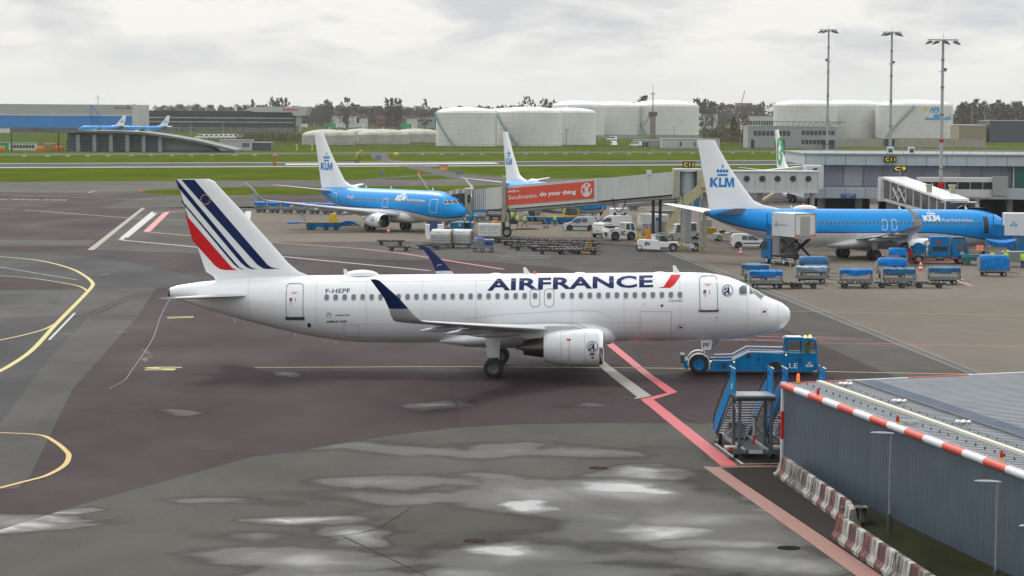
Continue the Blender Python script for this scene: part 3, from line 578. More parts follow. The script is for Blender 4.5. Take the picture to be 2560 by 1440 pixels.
    for sd in (-1,1):
        mb=NB(); rs=[]
        for k in (0.08,.5,.93,1.0):
            le=T['x0']+(T['xt']-T['x0'])*k+(.25 if k==1 else 0); te=T['te0']+(T['tet']-T['te0'])*k; rs.append(foil((le,sd*T['y']*k,T['z0']+(T['zt']-T['z0'])*k),te-le,(0,0,1),.09,9))
        mb.loft(rs,0); mb.build('tailplane',WINGM,root,ang=50)
    # ---- windows (one shared mesh, each its own part)
    wz,ww,wh=S['win']; mb=MB(); 
    def pill(w,h,y0,y1,m):
        pts=[((w/2)*math.copysign(abs(math.cos(t))**.6,math.cos(t)),(h/2)*math.copysign(abs(math.sin(t))**.75,math.sin(t))) for t in [2*pi*i/16 for i in range(16)]]; mb.prism(pts,'y',y0,y1,m)
    pill(ww+.07,wh+.07,-.03,.006,1); pill(ww,wh,-.02,.012,0)
    w0=mb.build('window',[livery['wglass'],livery['wframe']],root); wm=w0.data; bpy.data.objects.remove(w0)
    for i,a in enumerate(windows):
        for sd in (1,-1):
            if sd==-1 and i%1: continue
            if sd==-1: continue
            p=XF(on(a,wz,0,sd)); n=XF(V((0,0,0)))-XF(-nrm(a,wz)*1); o=bpy.data.objects.new('window',wm); COL.objects.link(o); o.parent=root
            tl=math.atan2(nrm(a,wz).z,nrm(a,wz).y); o.matrix_local=Matrix.Translation(p)@Matrix.Rotation(-pt,4,'Y')@Matrix.Rotation(-math.atan2(nrm(a,wz).x,nrm(a,wz).y),4,'Z')@Matrix.Rotation(pi,4,'Z')@Matrix.Rotation(tl,4,'X')
    # ---- doors
    for (a0,a1,z0,z1,sill) in doors:
        mb=NB(); w_=livery.get('dw',.045); N_=9; c=.12
        loop=[(a0+c,z1),(a1-c,z1),(a1,z1-c),(a1,z0+c*.5),(a1-c*.5,z0),(a0+c*.5,z0),(a0,z0+c*.5),(a0,z1-c),(a0+c,z1)]
        P=[]
        for p,q in zip(loop,loop[1:]):
            for k in range(6): P.append((p[0]+(q[0]-p[0])*k/6,p[1]+(q[1]-p[1])*k/6))
        P.append(P[0]); decal(mb,stroke(P,w_),lambda u,v:on(u,v,.012))
        if sill: decal(mb,rect(a0-.06,a1+.06,z0-.1,z0+.02),lambda u,v:on(u,v,.03),m=1); decal(mb,circ((a0+a1)/2+.1,(z0+z1)/2+.1,.1,12),lambda u,v:on(u,v,.014),m=1); decal(mb,rect((a0+a1)/2-.35,(a0+a1)/2-.1,(z0+z1)/2+.28,(z0+z1)/2+.31),lambda u,v:on(u,v,.014),m=2); decal(mb,rect((a0+a1)/2,(a0+a1)/2+.25,(z0+z1)/2-.3,(z0+z1)/2-.26),lambda u,v:on(u,v,.014),m=2)
        mb.build('door' if sill else 'exit_door',[livery['doorline'],DGREY,RED],root)
    for (a0,a1,z0,z1) in exits:
        mb=NB(); c=.12; loop=[(a0+c,z1),(a1-c,z1),(a1,z1-c),(a1,z0+c),(a1-c,z0),(a0+c,z0),(a0,z0+c),(a0,z1-c),(a0+c,z1)]
        decal(mb,stroke(loop,.045),lambda u,v:on(u,v,.012),.25); mb.build('exit_door',livery['doorline'],root)
    # ---- antennas
    for a,h_ in ((6.6,.42),(15.6,.38),(L_-11,.36)):
        mb=NB(); t=sec(a)[0]+sec(a)[1]; mb.loft([foil((a,0,t-.05),.42,(0,1,0),.14,6),foil((a+.3,0,t+h_),.16,(0,1,0),.14,6)]); mb.build('antenna',WHITE,root)
    return dict(root=root,NB=NB,on=on,inv=inv,Sf=Sf,fth=fth,fin=fin,fus=fus,sec=sec,XF=XF,LE=LE,TE=TE,WZ=WZ)
WINGM=M('wing_grey',(.50,.52,.54),.32,var=.07,scale=.8,coat=.2)
AFW=M('airliner_white',(.84,.865,.90),.24,var=.02,scale=.7,coat=.3,streak=.02)
AFB=M('airliner_belly_grey',(.78,.81,.86),.28,var=.04,scale=.7,coat=.25,streak=.06)
DL=M('door_outline_grey',(.28,.29,.31),.5)
def roundel(mb,cx,cz,r,fn,sgn=1,m=0):
    # ring with a winged sea-horse-like emblem: fanned wing feathers, neck and curled tail
    decal(mb,circ(cx,cz,r,28,r*.9),fn,m=m)
    for k in range(6):
        a=R(100+k*15); decal(mb,stroke([(cx+sgn*(-math.cos(a)*r*.78),cz+math.sin(a)*r*.72-.02*r),(cx+sgn*(-math.cos(a)*r*.3),cz+math.sin(a)*r*.3)],r*.075),fn,m=m)
    decal(mb,stroke([(cx-sgn*r*.12,cz+r*.75),(cx-sgn*r*.22,cz+r*.3),(cx-sgn*r*.1,cz-r*.1),(cx-sgn*r*.3,cz-r*.5),(cx-sgn*r*.6,cz-r*.45)],[r*.1,r*.3,r*.42,r*.24,r*.1]),fn,m=m)
    decal(mb,stroke([(cx,cz-r*.1),(cx+sgn*r*.4,cz-r*.4),(cx+sgn*r*.65,cz-r*.25),(cx+sgn*r*.55,cz-r*.6),(cx,cz-r*.72),(cx-sgn*r*.4,cz-r*.7)],[r*.3,r*.2,r*.16,r*.14,r*.1,r*.08]),fn,m=m)
def af_wl(NB,wl,x,y,z,sd):
    mb=NB()
    if sd==-1: pass
def af_eng(NB,en,ex,ey,ez,r,l):
    mb=NB(); f=lambda u,v:(u,ey+math.sqrt(max(0,(r*1.005)**2-(v-ez)**2)),v)
    roundel(mb,ex+.62,ez+.12,.33,f); decal(mb,rect(ex+.5,ex+.78,ez-.38,ez-.26),f,m=1); decal(mb,circ(ex+.62,ez-.52,.07),f,m=1)
    decal(mb,rect(ex+1.95,ex+1.97,ez-.75,ez+.5),lambda u,v:(u,ey+math.sqrt(max(0,(r*1.003)**2-(v-ez)**2)),v),.15,m=2); decal(mb,polyvf([(ex+1.88,ez+.5),(ex+2.1,ez+.62),(ex+2.1,ez+.5),(ex+1.88,ez+.62)]),f,m=2)
    for xx in (ex+1.05,ex+2.45): decal(mb,rect(xx,xx+.015,ez-.9,ez+.95),f,.12,m=3)
    mb.build('engine_marking',[NAVY,DGREY,RED,DL],en)
pitch=.541
wl_=[9.93+pitch*0]; 
PA=(-0.8719,163.9683,-0.0447,0.0171)
liv=dict(mats=[AFW,AFW,AFW,AFB],winglet=NAVY,nacelle=M('nacelle_white',(.76,.78,.81),.3,var=.04,coat=.3,streak=.08),door=WHITE,fin=AFW,wglass=M('cabin_window_grey',(.13,.16,.2),.15,coat=.4),wframe=M('window_frame_grey',(.5,.52,.55),.4),doorline=DL,pf=True)
tmp=[]
# cabin windows: positions read off along the fuselage (one gap either side of the two overwing exits)
wpx=[1407.2+22.5*k for k in range(14)]+[1337.6,1373]+[1311.5-22.5*k for k in range(23)]
wa=[(1980-p)/41.62 for p in wpx]
af=make_plane('airliner','white airliner in the foreground with blue and red tail bands, coupled to a blue tug',PA,A320,liv,[],[],[],af_eng)
inv=af['inv']; Sf=af['Sf']; on=af['on']; NB=af['NB']; XFa=af['XF']; root=af['root']
Sb=lambda a,z:Sf(a,z)
wa=[inv(p,750-.0215*(p-818),Sb)[0] for p in wpx]; wzz=inv(1260,750-.0215*(1260-818),Sb)[1]
mb=MB()
def pillm(mb,w,h,y0,y1,m):
    mb.prism([((w/2)*math.copysign(abs(math.cos(t))**.6,math.cos(t)),(h/2)*math.copysign(abs(math.sin(t))**.75,math.sin(t))) for t in [2*pi*i/16 for i in range(16)]],'y',y0,y1,m)
pillm(mb,.32,.43,-.05,.004,1); pillm(mb,.25,.36,-.04,.010,0)
w0=mb.build('window',[liv['wglass'],liv['wframe']],root); wm=w0.data; bpy.data.objects.remove(w0)
def put_windows(pl,was,wz,mesh,pt):
    for a in was:
        p=pl['XF'](pl['on'](a,wz,0)); e=.05; q=pl['XF'](pl['on'](a,wz+e,0)); s=pl['XF'](pl['on'](a-e,wz,0)); zx=(q-p).normalized(); xx=(s-p).normalized(); yy=zx.cross(xx); xx=yy.cross(zx)
        o=bpy.data.objects.new('window',mesh); COL.objects.link(o); o.parent=pl['root']; m=Matrix((xx,-xx.cross(zx)*1.0,zx)).transposed()
        m=Matrix((xx,zx.cross(xx),zx)).transposed(); # local +Y points into the cabin
        m=Matrix((-xx,zx.cross(-xx),zx)).transposed().to_4x4(); m.translation=p; o.matrix_local=m
put_windows(af,wa,wzz,wm,PA[3])
def pxd(pts,bf=Sb): return [inv(x,y,bf) for x,y in pts]
def c7(x,y): return (1160+x/2.8444,620+y/2.8444)
def c4(x,y): return (400+x/3.2,430+y/3.2)
def door(pl,x0,y0,x1,y1,mats,wline=.05,sill=True,name='door',txt=True):
    a1,z1=pl['inv'](x0,y0,pl['Sf']); a0,z0=pl['inv'](x1,y1,pl['Sf']); a1,a0=max(a1,a0),min(a1,a0); mb=pl['NB'](); c=min(.14,(a1-a0)*.25); o_=pl['on']
    loop=[(a0+c,z1),(a1-c,z1),(a1,z1-c),(a1,z0+c),(a1-c,z0),(a0+c,z0),(a0,z0+c),(a0,z1-c),(a0+c,z1)]; P=[]
    for p,q in zip(loop,loop[1:]):
        for k in range(5): P.append((p[0]+(q[0]-p[0])*k/5,p[1]+(q[1]-p[1])*k/5))
    P.append(loop[0]); decal(mb,stroke(P,wline),lambda u,v:o_(u,v,.012)); am=(a0+a1)/2; zm=(z0+z1)/2
    if sill: decal(mb,polyvf([(a0-.05,z0-.1),(a1+.05,z0-.1),(a1+.09,z0+.1),(a1,z0+.02),(a0,z0+.02),(a0-.09,z0+.1)]),lambda u,v:o_(u,v,.03),m=1); decal(mb,circ(am+.22,zm+.12,.095,14),lambda u,v:o_(u,v,.014),m=1); decal(mb,rect(am-.08,am-.05,zm-.05,zm+.2),lambda u,v:o_(u,v,.014),m=1)
    if txt:
        for (p,q,r_,s_) in ((-.2,.25,.52,.55),(-.05,.12,.44,.49),(.12,.32,-.02,.02),(.14,.3,-.12,-.09),(.16,.28,-.2,-.17)): decal(mb,rect(am+p,am+q,zm+r_,zm+s_),lambda u,v:o_(u,v,.014),m=2)
    return mb.build(name,mats,pl['root'])
DM=[DL,DGREY,M('small_red_lettering',(.7,.2,.22),.5)]
door(af,717.5,709,758.5,796,DM); door(af,1748,690,1794,775.5,DM)
for x in (1337.6,1373): door(af,x-12,722.5,x+12,767,DM,.04,False,'exit_door',False)
# titles along the top of the fuselage
def side_text(s,x0,y0,x1,y1,mat,pl=af,bold=.03,shear=0,par=None,name='lettering',step=.25,sp=1.):
    # (x0,y0) bottom left, (x1,y1) top right in the photograph; letters run from tail to nose
    a0,z0=pl['inv'](x0,y0,pl['Sf']); a1,z1=pl['inv'](x1,y0+(x1-x0)*(-.0215 if pl is af else 0),pl['Sf']); _,zt=pl['inv'](x0,y1,pl['Sf'])
    mb=pl['NB'](); decal(mb,fit(text2d(s,bold,shear,sp),0,a0-a1,0,zt-z0),lambda u,v:pl['on'](a0-u,z0+v+(z1-z0)*u/(a0-a1),.009),step); return mb.build(name,mat,par or pl['root'])
side_text('AIRFRANCE',1218,727.5,1633,697,NAVY,bold=.032,sp=1.04)
mb=NB(); decal(mb,polyvf(pxd([c7(1380,284),c7(1420,274),c7(1475,189),c7(1545,189),c7(1495,262),c7(1465,284)])),lambda a,z:on(a,z,.010),.2); mb.build('red_title_stroke',RED,root)
side_text('F-HEPF',814,733.5,875,722.5,NAVY,bold=.01); side_text('AIRBUS A320',816,807,867,801.5,NAVY,bold=.03); side_text('COGNAC',1672,755,1707,749.5,NAVY,bold=.0); side_text('AIRFRANCE KLM',838,790,874,786.5,NAVY,bold=.02)
mb=NB(); a,z=inv(822.5,787,Sb); decal(mb,circ(a,z,.17,20,.145),lambda u,v:on(u,v,.01)); decal(mb,stroke([(a+.12,z-.05),(a,z+.08),(a-.12,z-.02)],.05),lambda u,v:on(u,v,.01)); mb.build('alliance_emblem',DL,root)
mb=NB(); a,z=inv(1818.6,726.5,Sb); roundel(mb,a,z,.34,lambda u,v:on(u,v,.01)); mb.build('airline_emblem',NAVY,root)
# cockpit glazing
for pts in ([(1957,285),(1972,268),(2010,266),(2010,331),(1968,334),(1957,325)],[(2028,266),(2062,263),(2102,303),(2098,312),(2030,328)]):
    P=pxd([c7(x,y) for x,y in pts]); mb=NB(); decal(mb,polyvf(P),lambda a,z:on(a,z,.02),.12); cw=mb.build('cockpit_window',GLASSG,root,smooth=True); mb=NB(); decal(mb,stroke(P+[P[0]],.05),lambda a,z:on(a,z,.026)); mb.build('window_frame',WGREY,cw)
for sd in (1,-1):
    P=[(1.46,.06),(2.08,.06),(2.30,.86),(1.80,1.0)]
    def fw(a,b):
        zc,h,w_=af['sec'](a); return V((a,sd*b,zc+h*math.sqrt(max(.01,1-(b/w_)**2))+.03))
    mb=NB(); decal(mb,polyvf(P),fw,.12); cw=mb.build('cockpit_window',GLASSG,root,smooth=True); mb=NB(); decal(mb,stroke(P+[P[0]],.05),lambda a,b:fw(a,b)+V((0,0,.008))); mb.build('window_frame',WGREY,cw)
# panel seams, hatches
SM=M('panel_seam_grey',(.42,.44,.47),.5)
for x in (620,790,915,1055,1190,1430,1560,1700,1868,1943):
    mb=NB(); a=inv(x,750,Sb)[0]; zc,h,w_=af['sec'](a)
    for k in range(14):
        t0=.35+k*.13; decal(mb,polyvf([(a-.008,zc+h*math.cos(t0)),(a+.008,zc+h*math.cos(t0)),(a+.008,zc+h*math.cos(t0+.13)),(a-.008,zc+h*math.cos(t0+.13))]),lambda u,v:on(u,v,.006))
    mb.build('panel_seam',SM,root,smooth=False)
for pts in ([(1252,452),(1475,452),(1475,610),(1252,610),(1252,452)],):
    mb=NB(); decal(mb,stroke(pxd([c7(x,y) for x,y in pts]),.025),lambda u,v:on(u,v,.008),.2); mb.build('cargo_door',SM,root,smooth=False)
mb=NB(); decal(mb,stroke(pxd([c4(1470,1225),c4(1590,1225),c4(1598,1315),c4(1475,1315),c4(1470,1225)]),.02),lambda u,v:on(u,v,.008),.2); mb.build('service_hatch',SM,root,smooth=False)
mb=NB(); decal(mb,stroke(pxd([c7(0,500),c7(300,470),c7(730,447),c7(860,444),c7(980,455),c7(1060,497)]),.02),lambda u,v:on(u,v,.06),.3)
mb.build('fairing_seam',SM,root,smooth=False)
for z_ in (3.02,5.52):
    mb=NB(); decal(mb,rect(8,27,z_,z_+.012),lambda u,v:on(u,v,.006),1.5); mb.build('panel_seam',SM,root,smooth=False)
for pts,mt in (([(1512,545),(1570,545),(1570,583),(1512,583),(1512,545)],DL),([(2115,432),(2158,432),(2158,476),(2115,476),(2115,432)],DM[2])):
    mb=NB(); decal(mb,stroke(pxd([c7(x,y) for x,y in pts]),.02),lambda u,v:on(u,v,.01)); cx=(pts[0][0]+pts[1][0])/2; cy=(pts[0][1]+pts[2][1])/2; a,z=inv(*c7(cx,cy),Sb); decal(mb,circ(a,z,.12,10,0,.06),lambda u,v:on(u,v,.012),m=1); mb.build('service_hatch',[mt,DGREY],root)
for x,y,r_ in ((1407,410,.09),(1279,400,.035),(2136,450,.07)):
    mb=NB(); a,z=inv(*c7(x,y),Sb); decal(mb,circ(a,z,r_,12),lambda u,v:on(u,v,.012)); mb.build('static_port',DGREY,root)
mb=NB(); a,z=inv(*c7(1797,505),Sb); decal(mb,merge(rect(a-.09,a+.09,z+.1,z+.13),rect(a-.012,a+.012,z-.16,z+.13)),lambda u,v:on(u,v,.01)); mb.build('red_mark',DM[2],root)
mb=NB(); a,z=inv(*c4(1193,1225),Sb); decal(mb,rect(a-.1,a+.1,z-.13,z+.13),lambda u,v:on(u,v,.012)); mb.build('outflow_valve',BLK,root)
# satellite antenna dome and beacon
mb=NB(); mb.sph((25.85,0,5.83),1.05,.55,.34,24,8,0,-.1); mb.sph((25.85,0,5.84),1.12,.62,.06,24,3,0,-.1); mb.build('antenna_dome',WHITE,root)
mb=NB(); mb.sph((inv(1337,672,0)[0],0,5.86),.12,.12,.13,12,5,0,0); mb.build('beacon',M('red_beacon',(.7,.02,.03),.3),root)
for px_ in (1240,1450,1650):
    mb=NB(); mb.sph((inv(px_,676,0)[0],0,5.855),.35,.25,.07,16,4,0,0); mb.build('antenna',WHITE,root)
for a in (27.3,29.7,33.4):
    mb=NB(); z=af['sec'](a)[0]-af['sec'](a)[1]; mb.loft([foil((a,0,z+.05),.32,(0,1,0),.14,6),foil((a+.14,0,z-.22),.14,(0,1,0),.14,6)]); mb.build('belly_antenna',WHITE,root)
# fin livery
FB=lambda a,z:af['fth'](a,z)
def fin_band(name,pts,mat,off=.012):
    P=[af['inv'](*c4(x,y),0.12) for x,y in pts]
    mb=NB(); decal(mb,polyvf(P),lambda a,z:(a,FB(a,z)+off,z),.35); decal(mb,polyvf(P),lambda a,z:(a,-FB(a,z)-off,z),.35); return mb.build(name,mat,af['fin'])
fin_band('navy_band',[(168,62),(275,62),(860,740),(890,760),(925,769),(962,771),(870,776),(830,772),(780,742)],NAVY)
fin_band('navy_band',[(125,64),(133,62),(700,735),(730,762),(765,773),(795,776),(730,776),(690,760),(650,727),(143,125)],NAVY)
fin_band('navy_band',[(165,218),(610,735),(640,765),(665,777),(693,779),(655,779),(625,765),(592,740),(172,243)],NAVY)
fin_band('red_band',[(198,335),(560,748),(580,768),(618,784),(520,785),(478,776),(440,750),(258,552)],RED)
a,z=af['inv'](*c4(362,221),.2)
for k in range(24):
    t=k*pi/6; mb=NB()
    for sg in ((1,) if k<12 else (-1,)): decal(mb,circ(a+.29*math.cos(t),z+.29*math.sin(t),.042,8),lambda u,v:(u,sg*(FB(u,v)+.024),v))
    mb.build('gold_star',M('gold_star',(.75,.4,.12),.5),af['fin'])
# grey leading edge of the near winglet, emblem on the far one
W_=A320['wing']; xw=W_['x0']+W_['ty']*W_['sweep']; zw=af['WZ'](W_['ty'])
mb=NB(); roundel(mb,0,0,.24,lambda u,v:(xw+1.62-u,-(W_['ty']+.98),zw+1.0+v),-1); 
o=mb.build('airline_emblem',WHITE,root)
# ================================================================ blue and white airliners
def klm_wl(NB,wl,x,y,z,sd):
    mb=NB(); decal(mb,klm(0,0,.62),lambda u,v:(x+1.45-u,sd*(y+1.2+v*.12)+(.09 if sd>0 else -.09),z+.95+v)); mb.build('emblem',BLUED,wl)
def klm_eng(NB,en,ex,ey,ez,r,l):
    mb=NB(); f=lambda u,v:(u,ey+math.sqrt(max(0,(r*1.006)**2-(v-ez)**2)),v); decal(mb,klm(0,0,.9),lambda u,v:f(ex+1.35-u,ez+.0+v),.2); mb.build('emblem',BLUED,en)
KBL=M('airliner_blue',(.0,.28,.74),.32,var=.04,coat=.06,spec=.2); KNV=M('airliner_dark_blue_stripe',(.004,.02,.16),.3,coat=.3)
KW=M('airliner_lower_grey',(.66,.67,.68),.28,var=.06,coat=.3,streak=.2)
kliv=dict(mats=[KBL,KNV,KW],winglet=WGREY,wl_mark=klm_wl,nacelle=M('nacelle_white'),door=WHITE,fin=AFW,wglass=M('cabin_window_blue_grey',(.03,.09,.14),.15,coat=.4),wframe=M('window_frame_blue',(.1,.35,.6),.4),doorline=M('door_outline_white',(.7,.75,.8),.5))
def text_on(pl,s,x0,y0,x1,y1,h,mat,bold=.03,shear=0,vf=None,par=None):
    # baseline from (x0,y0) to (x1,y1) in the photograph, h = cap height in metres
    a0,z0=pl['inv'](x0,y0,pl['Sf']); a1,z1=pl['inv'](x1,y1,pl['Sf']); w_=a0-a1
    mb=pl['NB'](); v=fit(text2d(s,bold,shear),0,w_,0,h) if vf is None else fit(vf,0,w_,0,h); decal(mb,v,lambda u,q:pl['on'](a0-u,z0+q+(z1-z0)*u/w_,.012),.3); return mb.build('lettering',mat,pl['root'])
def cockpit(pl,k=0):
    for sd in (1,-1):
        for P in ([(1.42,.05),(1.98,.05),(2.1,.62),(1.66,.66)],[(1.72,.72),(2.15,.68),(2.5,1.02),(2.1,1.14)],[(2.2,1.2),(2.58,1.07),(2.95,1.2),(2.9,1.36),(2.4,1.34)]):
            def f(a,b):
                zc,h,w_=pl['sec'](a); return V((a,sd*b,zc+h*math.sqrt(max(.01,1-(b/w_)**2))+.015))
            mb=pl['NB'](); decal(mb,polyvf(P),f,.2); mb.build('cockpit_window',GLASS,pl['root'])
            if not k: mb=pl['NB'](); decal(mb,stroke(P+[P[0]],.06),lambda a,b:f(a,b)+V((0,0,.006))); mb.build('window_frame',WGREY,pl['root'])
def fin_logo(pl,S,sz=2.9):
    L_=S['L']+1.35
    for sg in (1,-1):
        mb=pl['NB'](); decal(mb,klm(0,0,sz),lambda u,v:(L_-3.15-(u*1.0)*sg,sg*(pl['fth'](L_-3.15-u*sg,7.6+v)+.02),7.6+v),.5); mb.build('tail_emblem',KLB,pl['fin'])
KLB=M('emblem_blue',(.004,.22,.58),.45,spec=.3)
mb=MB(); pillm(mb,.32,.43,-.05,.004,1); pillm(mb,.26,.36,-.04,.010,0); w0=mb.build('window',[kliv['wglass'],kliv['wframe']],None); wk=w0.data; bpy.data.objects.remove(w0)
def klm_plane(label,pose,L,gx,wr,group='blue and white airliners parked at the stands'):
    S=b737(L,gx); pl=make_plane('airliner',label,pose,S,kliv,[],[],[],klm_eng,group); fin_logo(pl,S); cockpit(pl)
    put_windows(pl,[wr[0]+.508*i for i in range(int((wr[1]-wr[0])/.508))],3.93,wk,pose[3]); return pl
PB_=(37.2648,292.7533,.4954,-.0155); PC_=(-16.2503,355.0955,-.895,.0025)
kb=klm_plane('blue and white airliner with large crown emblem on its fin, between two catering trucks',PB_,40.7,21.2,(6.3,32.5))
kc=klm_plane('blue and white airliner facing right with its cockpit by the red advertising bridge',PC_,32.2,16.6,(6.2,24.0))
kd=klm_plane('blue and white airliner partly hidden behind the red advertising bridge',(5.5,392.3,R(-69),0),38.0,19.6,(6.3,29))
text_on(kb,'KLM',2310,553,2352,553,.62,WHITE,.06); text_on(kb,'Royal Dutch Airlines',2357,555.5,2433,556.5,.42,WHITE,.0)
text_on(kb,'',2320,540,2341,540,.6,WHITE,vf=crown(0,0,1)); text_on(kb,'',2282,552,2296,552,.3,WHITE,vf=klm(0,0,1))
text_on(kc,'KLM',987,501,1013,503,.7,WHITE,.06,.25); text_on(kc,'Royal Dutch Airlines',1014.5,503.5,1061,507,.4,WHITE,.01,.2)
text_on(kc,'',1000,489,1013,490,.5,WHITE,vf=crown(0,0,1)); text_on(kc,'PH-BGI',867,496,884,497.5,.4,WHITE,0,.2)
KD=[kliv['doorline'],DGREY,WGREY]
door(kc,834,482,846,513,KD,.07,False,txt=False); door(kc,1078,498,1093,532,KD,.07,False,txt=False); door(kc,958,497,969,518,KD,.07,False,'exit_door',False)
for x in (2211,2235): door(kb,x-7,549,x+7,575,KD,.07,False,'exit_door',False)
mb=kb['NB'](); P=[kb['inv'](x,y,kb['Sf']) for x,y in ((2456,542),(2467,542),(2471,583),(2458,583))]; decal(mb,polyvf(P),lambda a,z:kb['on'](a,z,.02),.3); mb.build('open_doorway',BLK,kb['root'])
mb=kb['NB'](); mb.sph((28.2,0,5.36),1.5,.6,.42,24,7,0,-.1); mb.build('antenna_dome',WHITE,kb['root'])
mb=kd['NB'](); mb.sph((26.5,0,5.36),1.4,.6,.4,24,7,0,-.1); mb.build('antenna_dome',WHITE,kd['root'])
# airliner with a green disc on the fin behind the pier
gliv=dict(kliv,mats=[AFW,AFW,KW],winglet=WHITE,wl_mark=None)
S=b737(38.0,19.6); p_=AT(1948,420,500); ge=make_plane('airliner','white airliner showing only its fin with a green emblem behind the portholed walkway',(p_.x+3.2,p_.y-19.5,R(-78),0),S,gliv,[],[],[],None); 
L_=S['L']+1.35; GRN=M('green_paint',(.0,.32,.12),.4)
for sg in (1,-1):
    f=lambda u,v:(L_-3.6-u,sg*(ge['fth'](L_-3.6-u,8.6+v)+.02),8.6+v); f2=lambda u,v:(L_-3.6-u,sg*(ge['fth'](L_-3.6-u,8.6+v)+.045),8.6+v)
    mb=ge['NB'](); decal(mb,circ(0,0,2.0,30,0,2.6),f,.5); mb.build('green_disc',GRN,ge['fin']); mb=ge['NB'](); decal(mb,fit(text2d('t',.06),-.9,.9,-1.7,1.8),f2,.5); mb.build('lettering',WHITE,ge['fin'])
for (x,y,yaw,lab) in ((255,324,R(170),'small blue airliner with white fin in front of the blue hangar doors'),(365,324,R(168),'small blue airliner with white fin in front of the long black building')):
    g=AT(x,y,1640); o=dup(kc['root'],(g.x,g.y,0),yaw,lab,'small airliners parked by the hangar'); o.scale=(.9,.9,.9)
# ================================================================ far buildings and tanks
def gY(px,py): return G(px,py).y
def wallbox(mb,x0,x1,ytop,ybase,D,depth,m=0,z0=0):
    a=AT(x0,ytop,D); b=AT(x1,ytop,D); zt=(a.z+b.z)/2; mb.box((a.x+b.x)/2,D+depth/2,z0,b.x-a.x,depth,zt-z0,m); return a.x,b.x,zt
TANK=M('tank_white',(.64,.645,.62),.55,var=.07,scale=.12,streak=.18); TANK2=M('old_tank_grey',(.42,.41,.37),.7,var=.18,scale=.3,streak=.45); DOME=M('tank_roof_white',(.72,.73,.73),.5,var=.05,scale=.2); DOME2=M('stained_roof_grey',(.36,.35,.31),.7,var=.3,scale=.3)
TEAL=M('teal_steel',(.18,.33,.33),.6,var=.1)
def tank(cx,r,ybase,ytop,dome,label,D=None,mats=(TANK,DOME),z0=0,group='white fuel storage tanks',stair=None,rail=True,seam=()):
    D=D or gY(cx,ybase); s=F/D; c=AT(cx,ytop,D); R_=r/s; zt=c.z; zb=AT(cx,ybase,D).z if z0 else 0; dh=dome/s
    t=thing('storage_tank',label,'fuel tank',(c.x,D+R_,0),0,group); n=72
    mb=MB(); mb.lathe((0,0,zb),(0,0,1),[(0,R_),((zt-zb)*.33,R_),((zt-zb)*.66,R_),(zt-zb,R_)],n); mb.build('tank_shell',mats[0],t)
    for q in (.17,.34,.5,.67,.84): mb=MB(); zq=zb+(zt-zb)*q; mb.lathe((0,0,zq),(0,0,1),[(0,R_+.02),(0,R_+.05),(.09,R_+.05),(.09,R_+.02)],n,0,False,False); mb.build('weld_seam',M('seam_grey',(.4,.4,.38),.6),t)
    mb=MB(); mb.lathe((0,0,zt-.3),(0,0,1),[(0,R_+.08),(.32,R_+.08),(.4,R_)]+[(.35+dh*math.sin(k*pi/16),R_*math.cos(k*pi/16)) for k in range(1,8)]+[(.35+dh,.3)],n); mb.build('tank_roof',mats[1],t)
    mb=MB()
    if rail:
        w_=max(.05,.9/s*.35); 
        for h in (.55,1.1): mb.lathe((0,0,zt+h),(0,0,1),[(0,R_-w_),(0,R_),(w_,R_),(w_,R_-w_),(0,R_-w_)],48,0,False,False)
        for k in range(36): a=2*pi*k/36; mb.box((R_-w_/2)*math.cos(a),(R_-w_/2)*math.sin(a),zt,w_,w_,1.15)
        mb.build('railing',TEAL,t)
    mb=MB(); mb.cyl((0,0,zt+dh),(0,0,zt+dh+1.0),.35,8); mb.box(R_*.3,-R_*.4,zt+dh*.7,.6,.6,1.1); mb.build('roof_vent',mats[1],t)
    if stair:
        a0,a1=stair; P=[]; Q=[]
        for k in range(25):
            a=R(a0+(a1-a0)*k/24); z=zb+(zt-zb)*k/24; P.append(((R_+.1)*math.cos(a),(R_+.1)*math.sin(a),z)); Q.append(((R_+1.2)*math.cos(a),(R_+1.2)*math.sin(a),z))
        mb=MB()
        for k in range(24):
            mb.poly([P[k],Q[k],Q[k+1],P[k+1]]); 
            for h0,h1 in ((0,-.35),(1.15,1.0),(.6,.5)): mb.poly([(*Q[k][:2],Q[k][2]+h0),(*Q[k+1][:2],Q[k+1][2]+h0),(*Q[k+1][:2],Q[k+1][2]+h1),(*Q[k][:2],Q[k][2]+h1)])
            mb.box(Q[k][0],Q[k][1],Q[k][2],.08,.08,1.1)
        mb.build('staircase',TEAL,t)
    for a in seam:
        mb=MB(); a=R(a); mb.cyl(((R_+.12)*math.cos(a),(R_+.12)*math.sin(a),0),((R_+.12)*math.cos(a),(R_+.12)*math.sin(a),zt),.12,6); mb.build('downpipe',M('red_brown_pipe',(.35,.12,.08),.6),t)
    return t
tank(1165,77,366,282,14,'leftmost big white tank with a teal staircase curving down its left side',stair=(250,195),seam=(-15,))
tank(1322,85,365,281,14,'large white tank in the centre, behind the fin with the crown emblem',D=gY(1322,365)-4,stair=(255,203))
tank(1418,74,363,281,12,'white tank overlapping the right side of the central white tank',D=gY(1418,363)+14)
tank(1262,60,358,281,10,'white tank whose dome shows between the two nearest big tanks',D=1240)
tank(1447,66,338,267,16,'taller white tank behind the central tanks, leftmost of its row',rail=True)
tank(1540,66,338,267,14,'middle tall white tank left of the brown stair tower',D=gY(1540,338)+20)
tank(1667,86,338,266,16,'wide tall white tank right of the brown stair tower',stair=(236,205))
tank(2022,80,349,264,14,'leftmost white tank of the right-hand cluster behind the grey building',D=gY(2022,349),z0=1)
tank(2135,84,349,264,14,'middle white tank of the right-hand cluster behind two light masts',D=gY(2135,349)+14,z0=1)
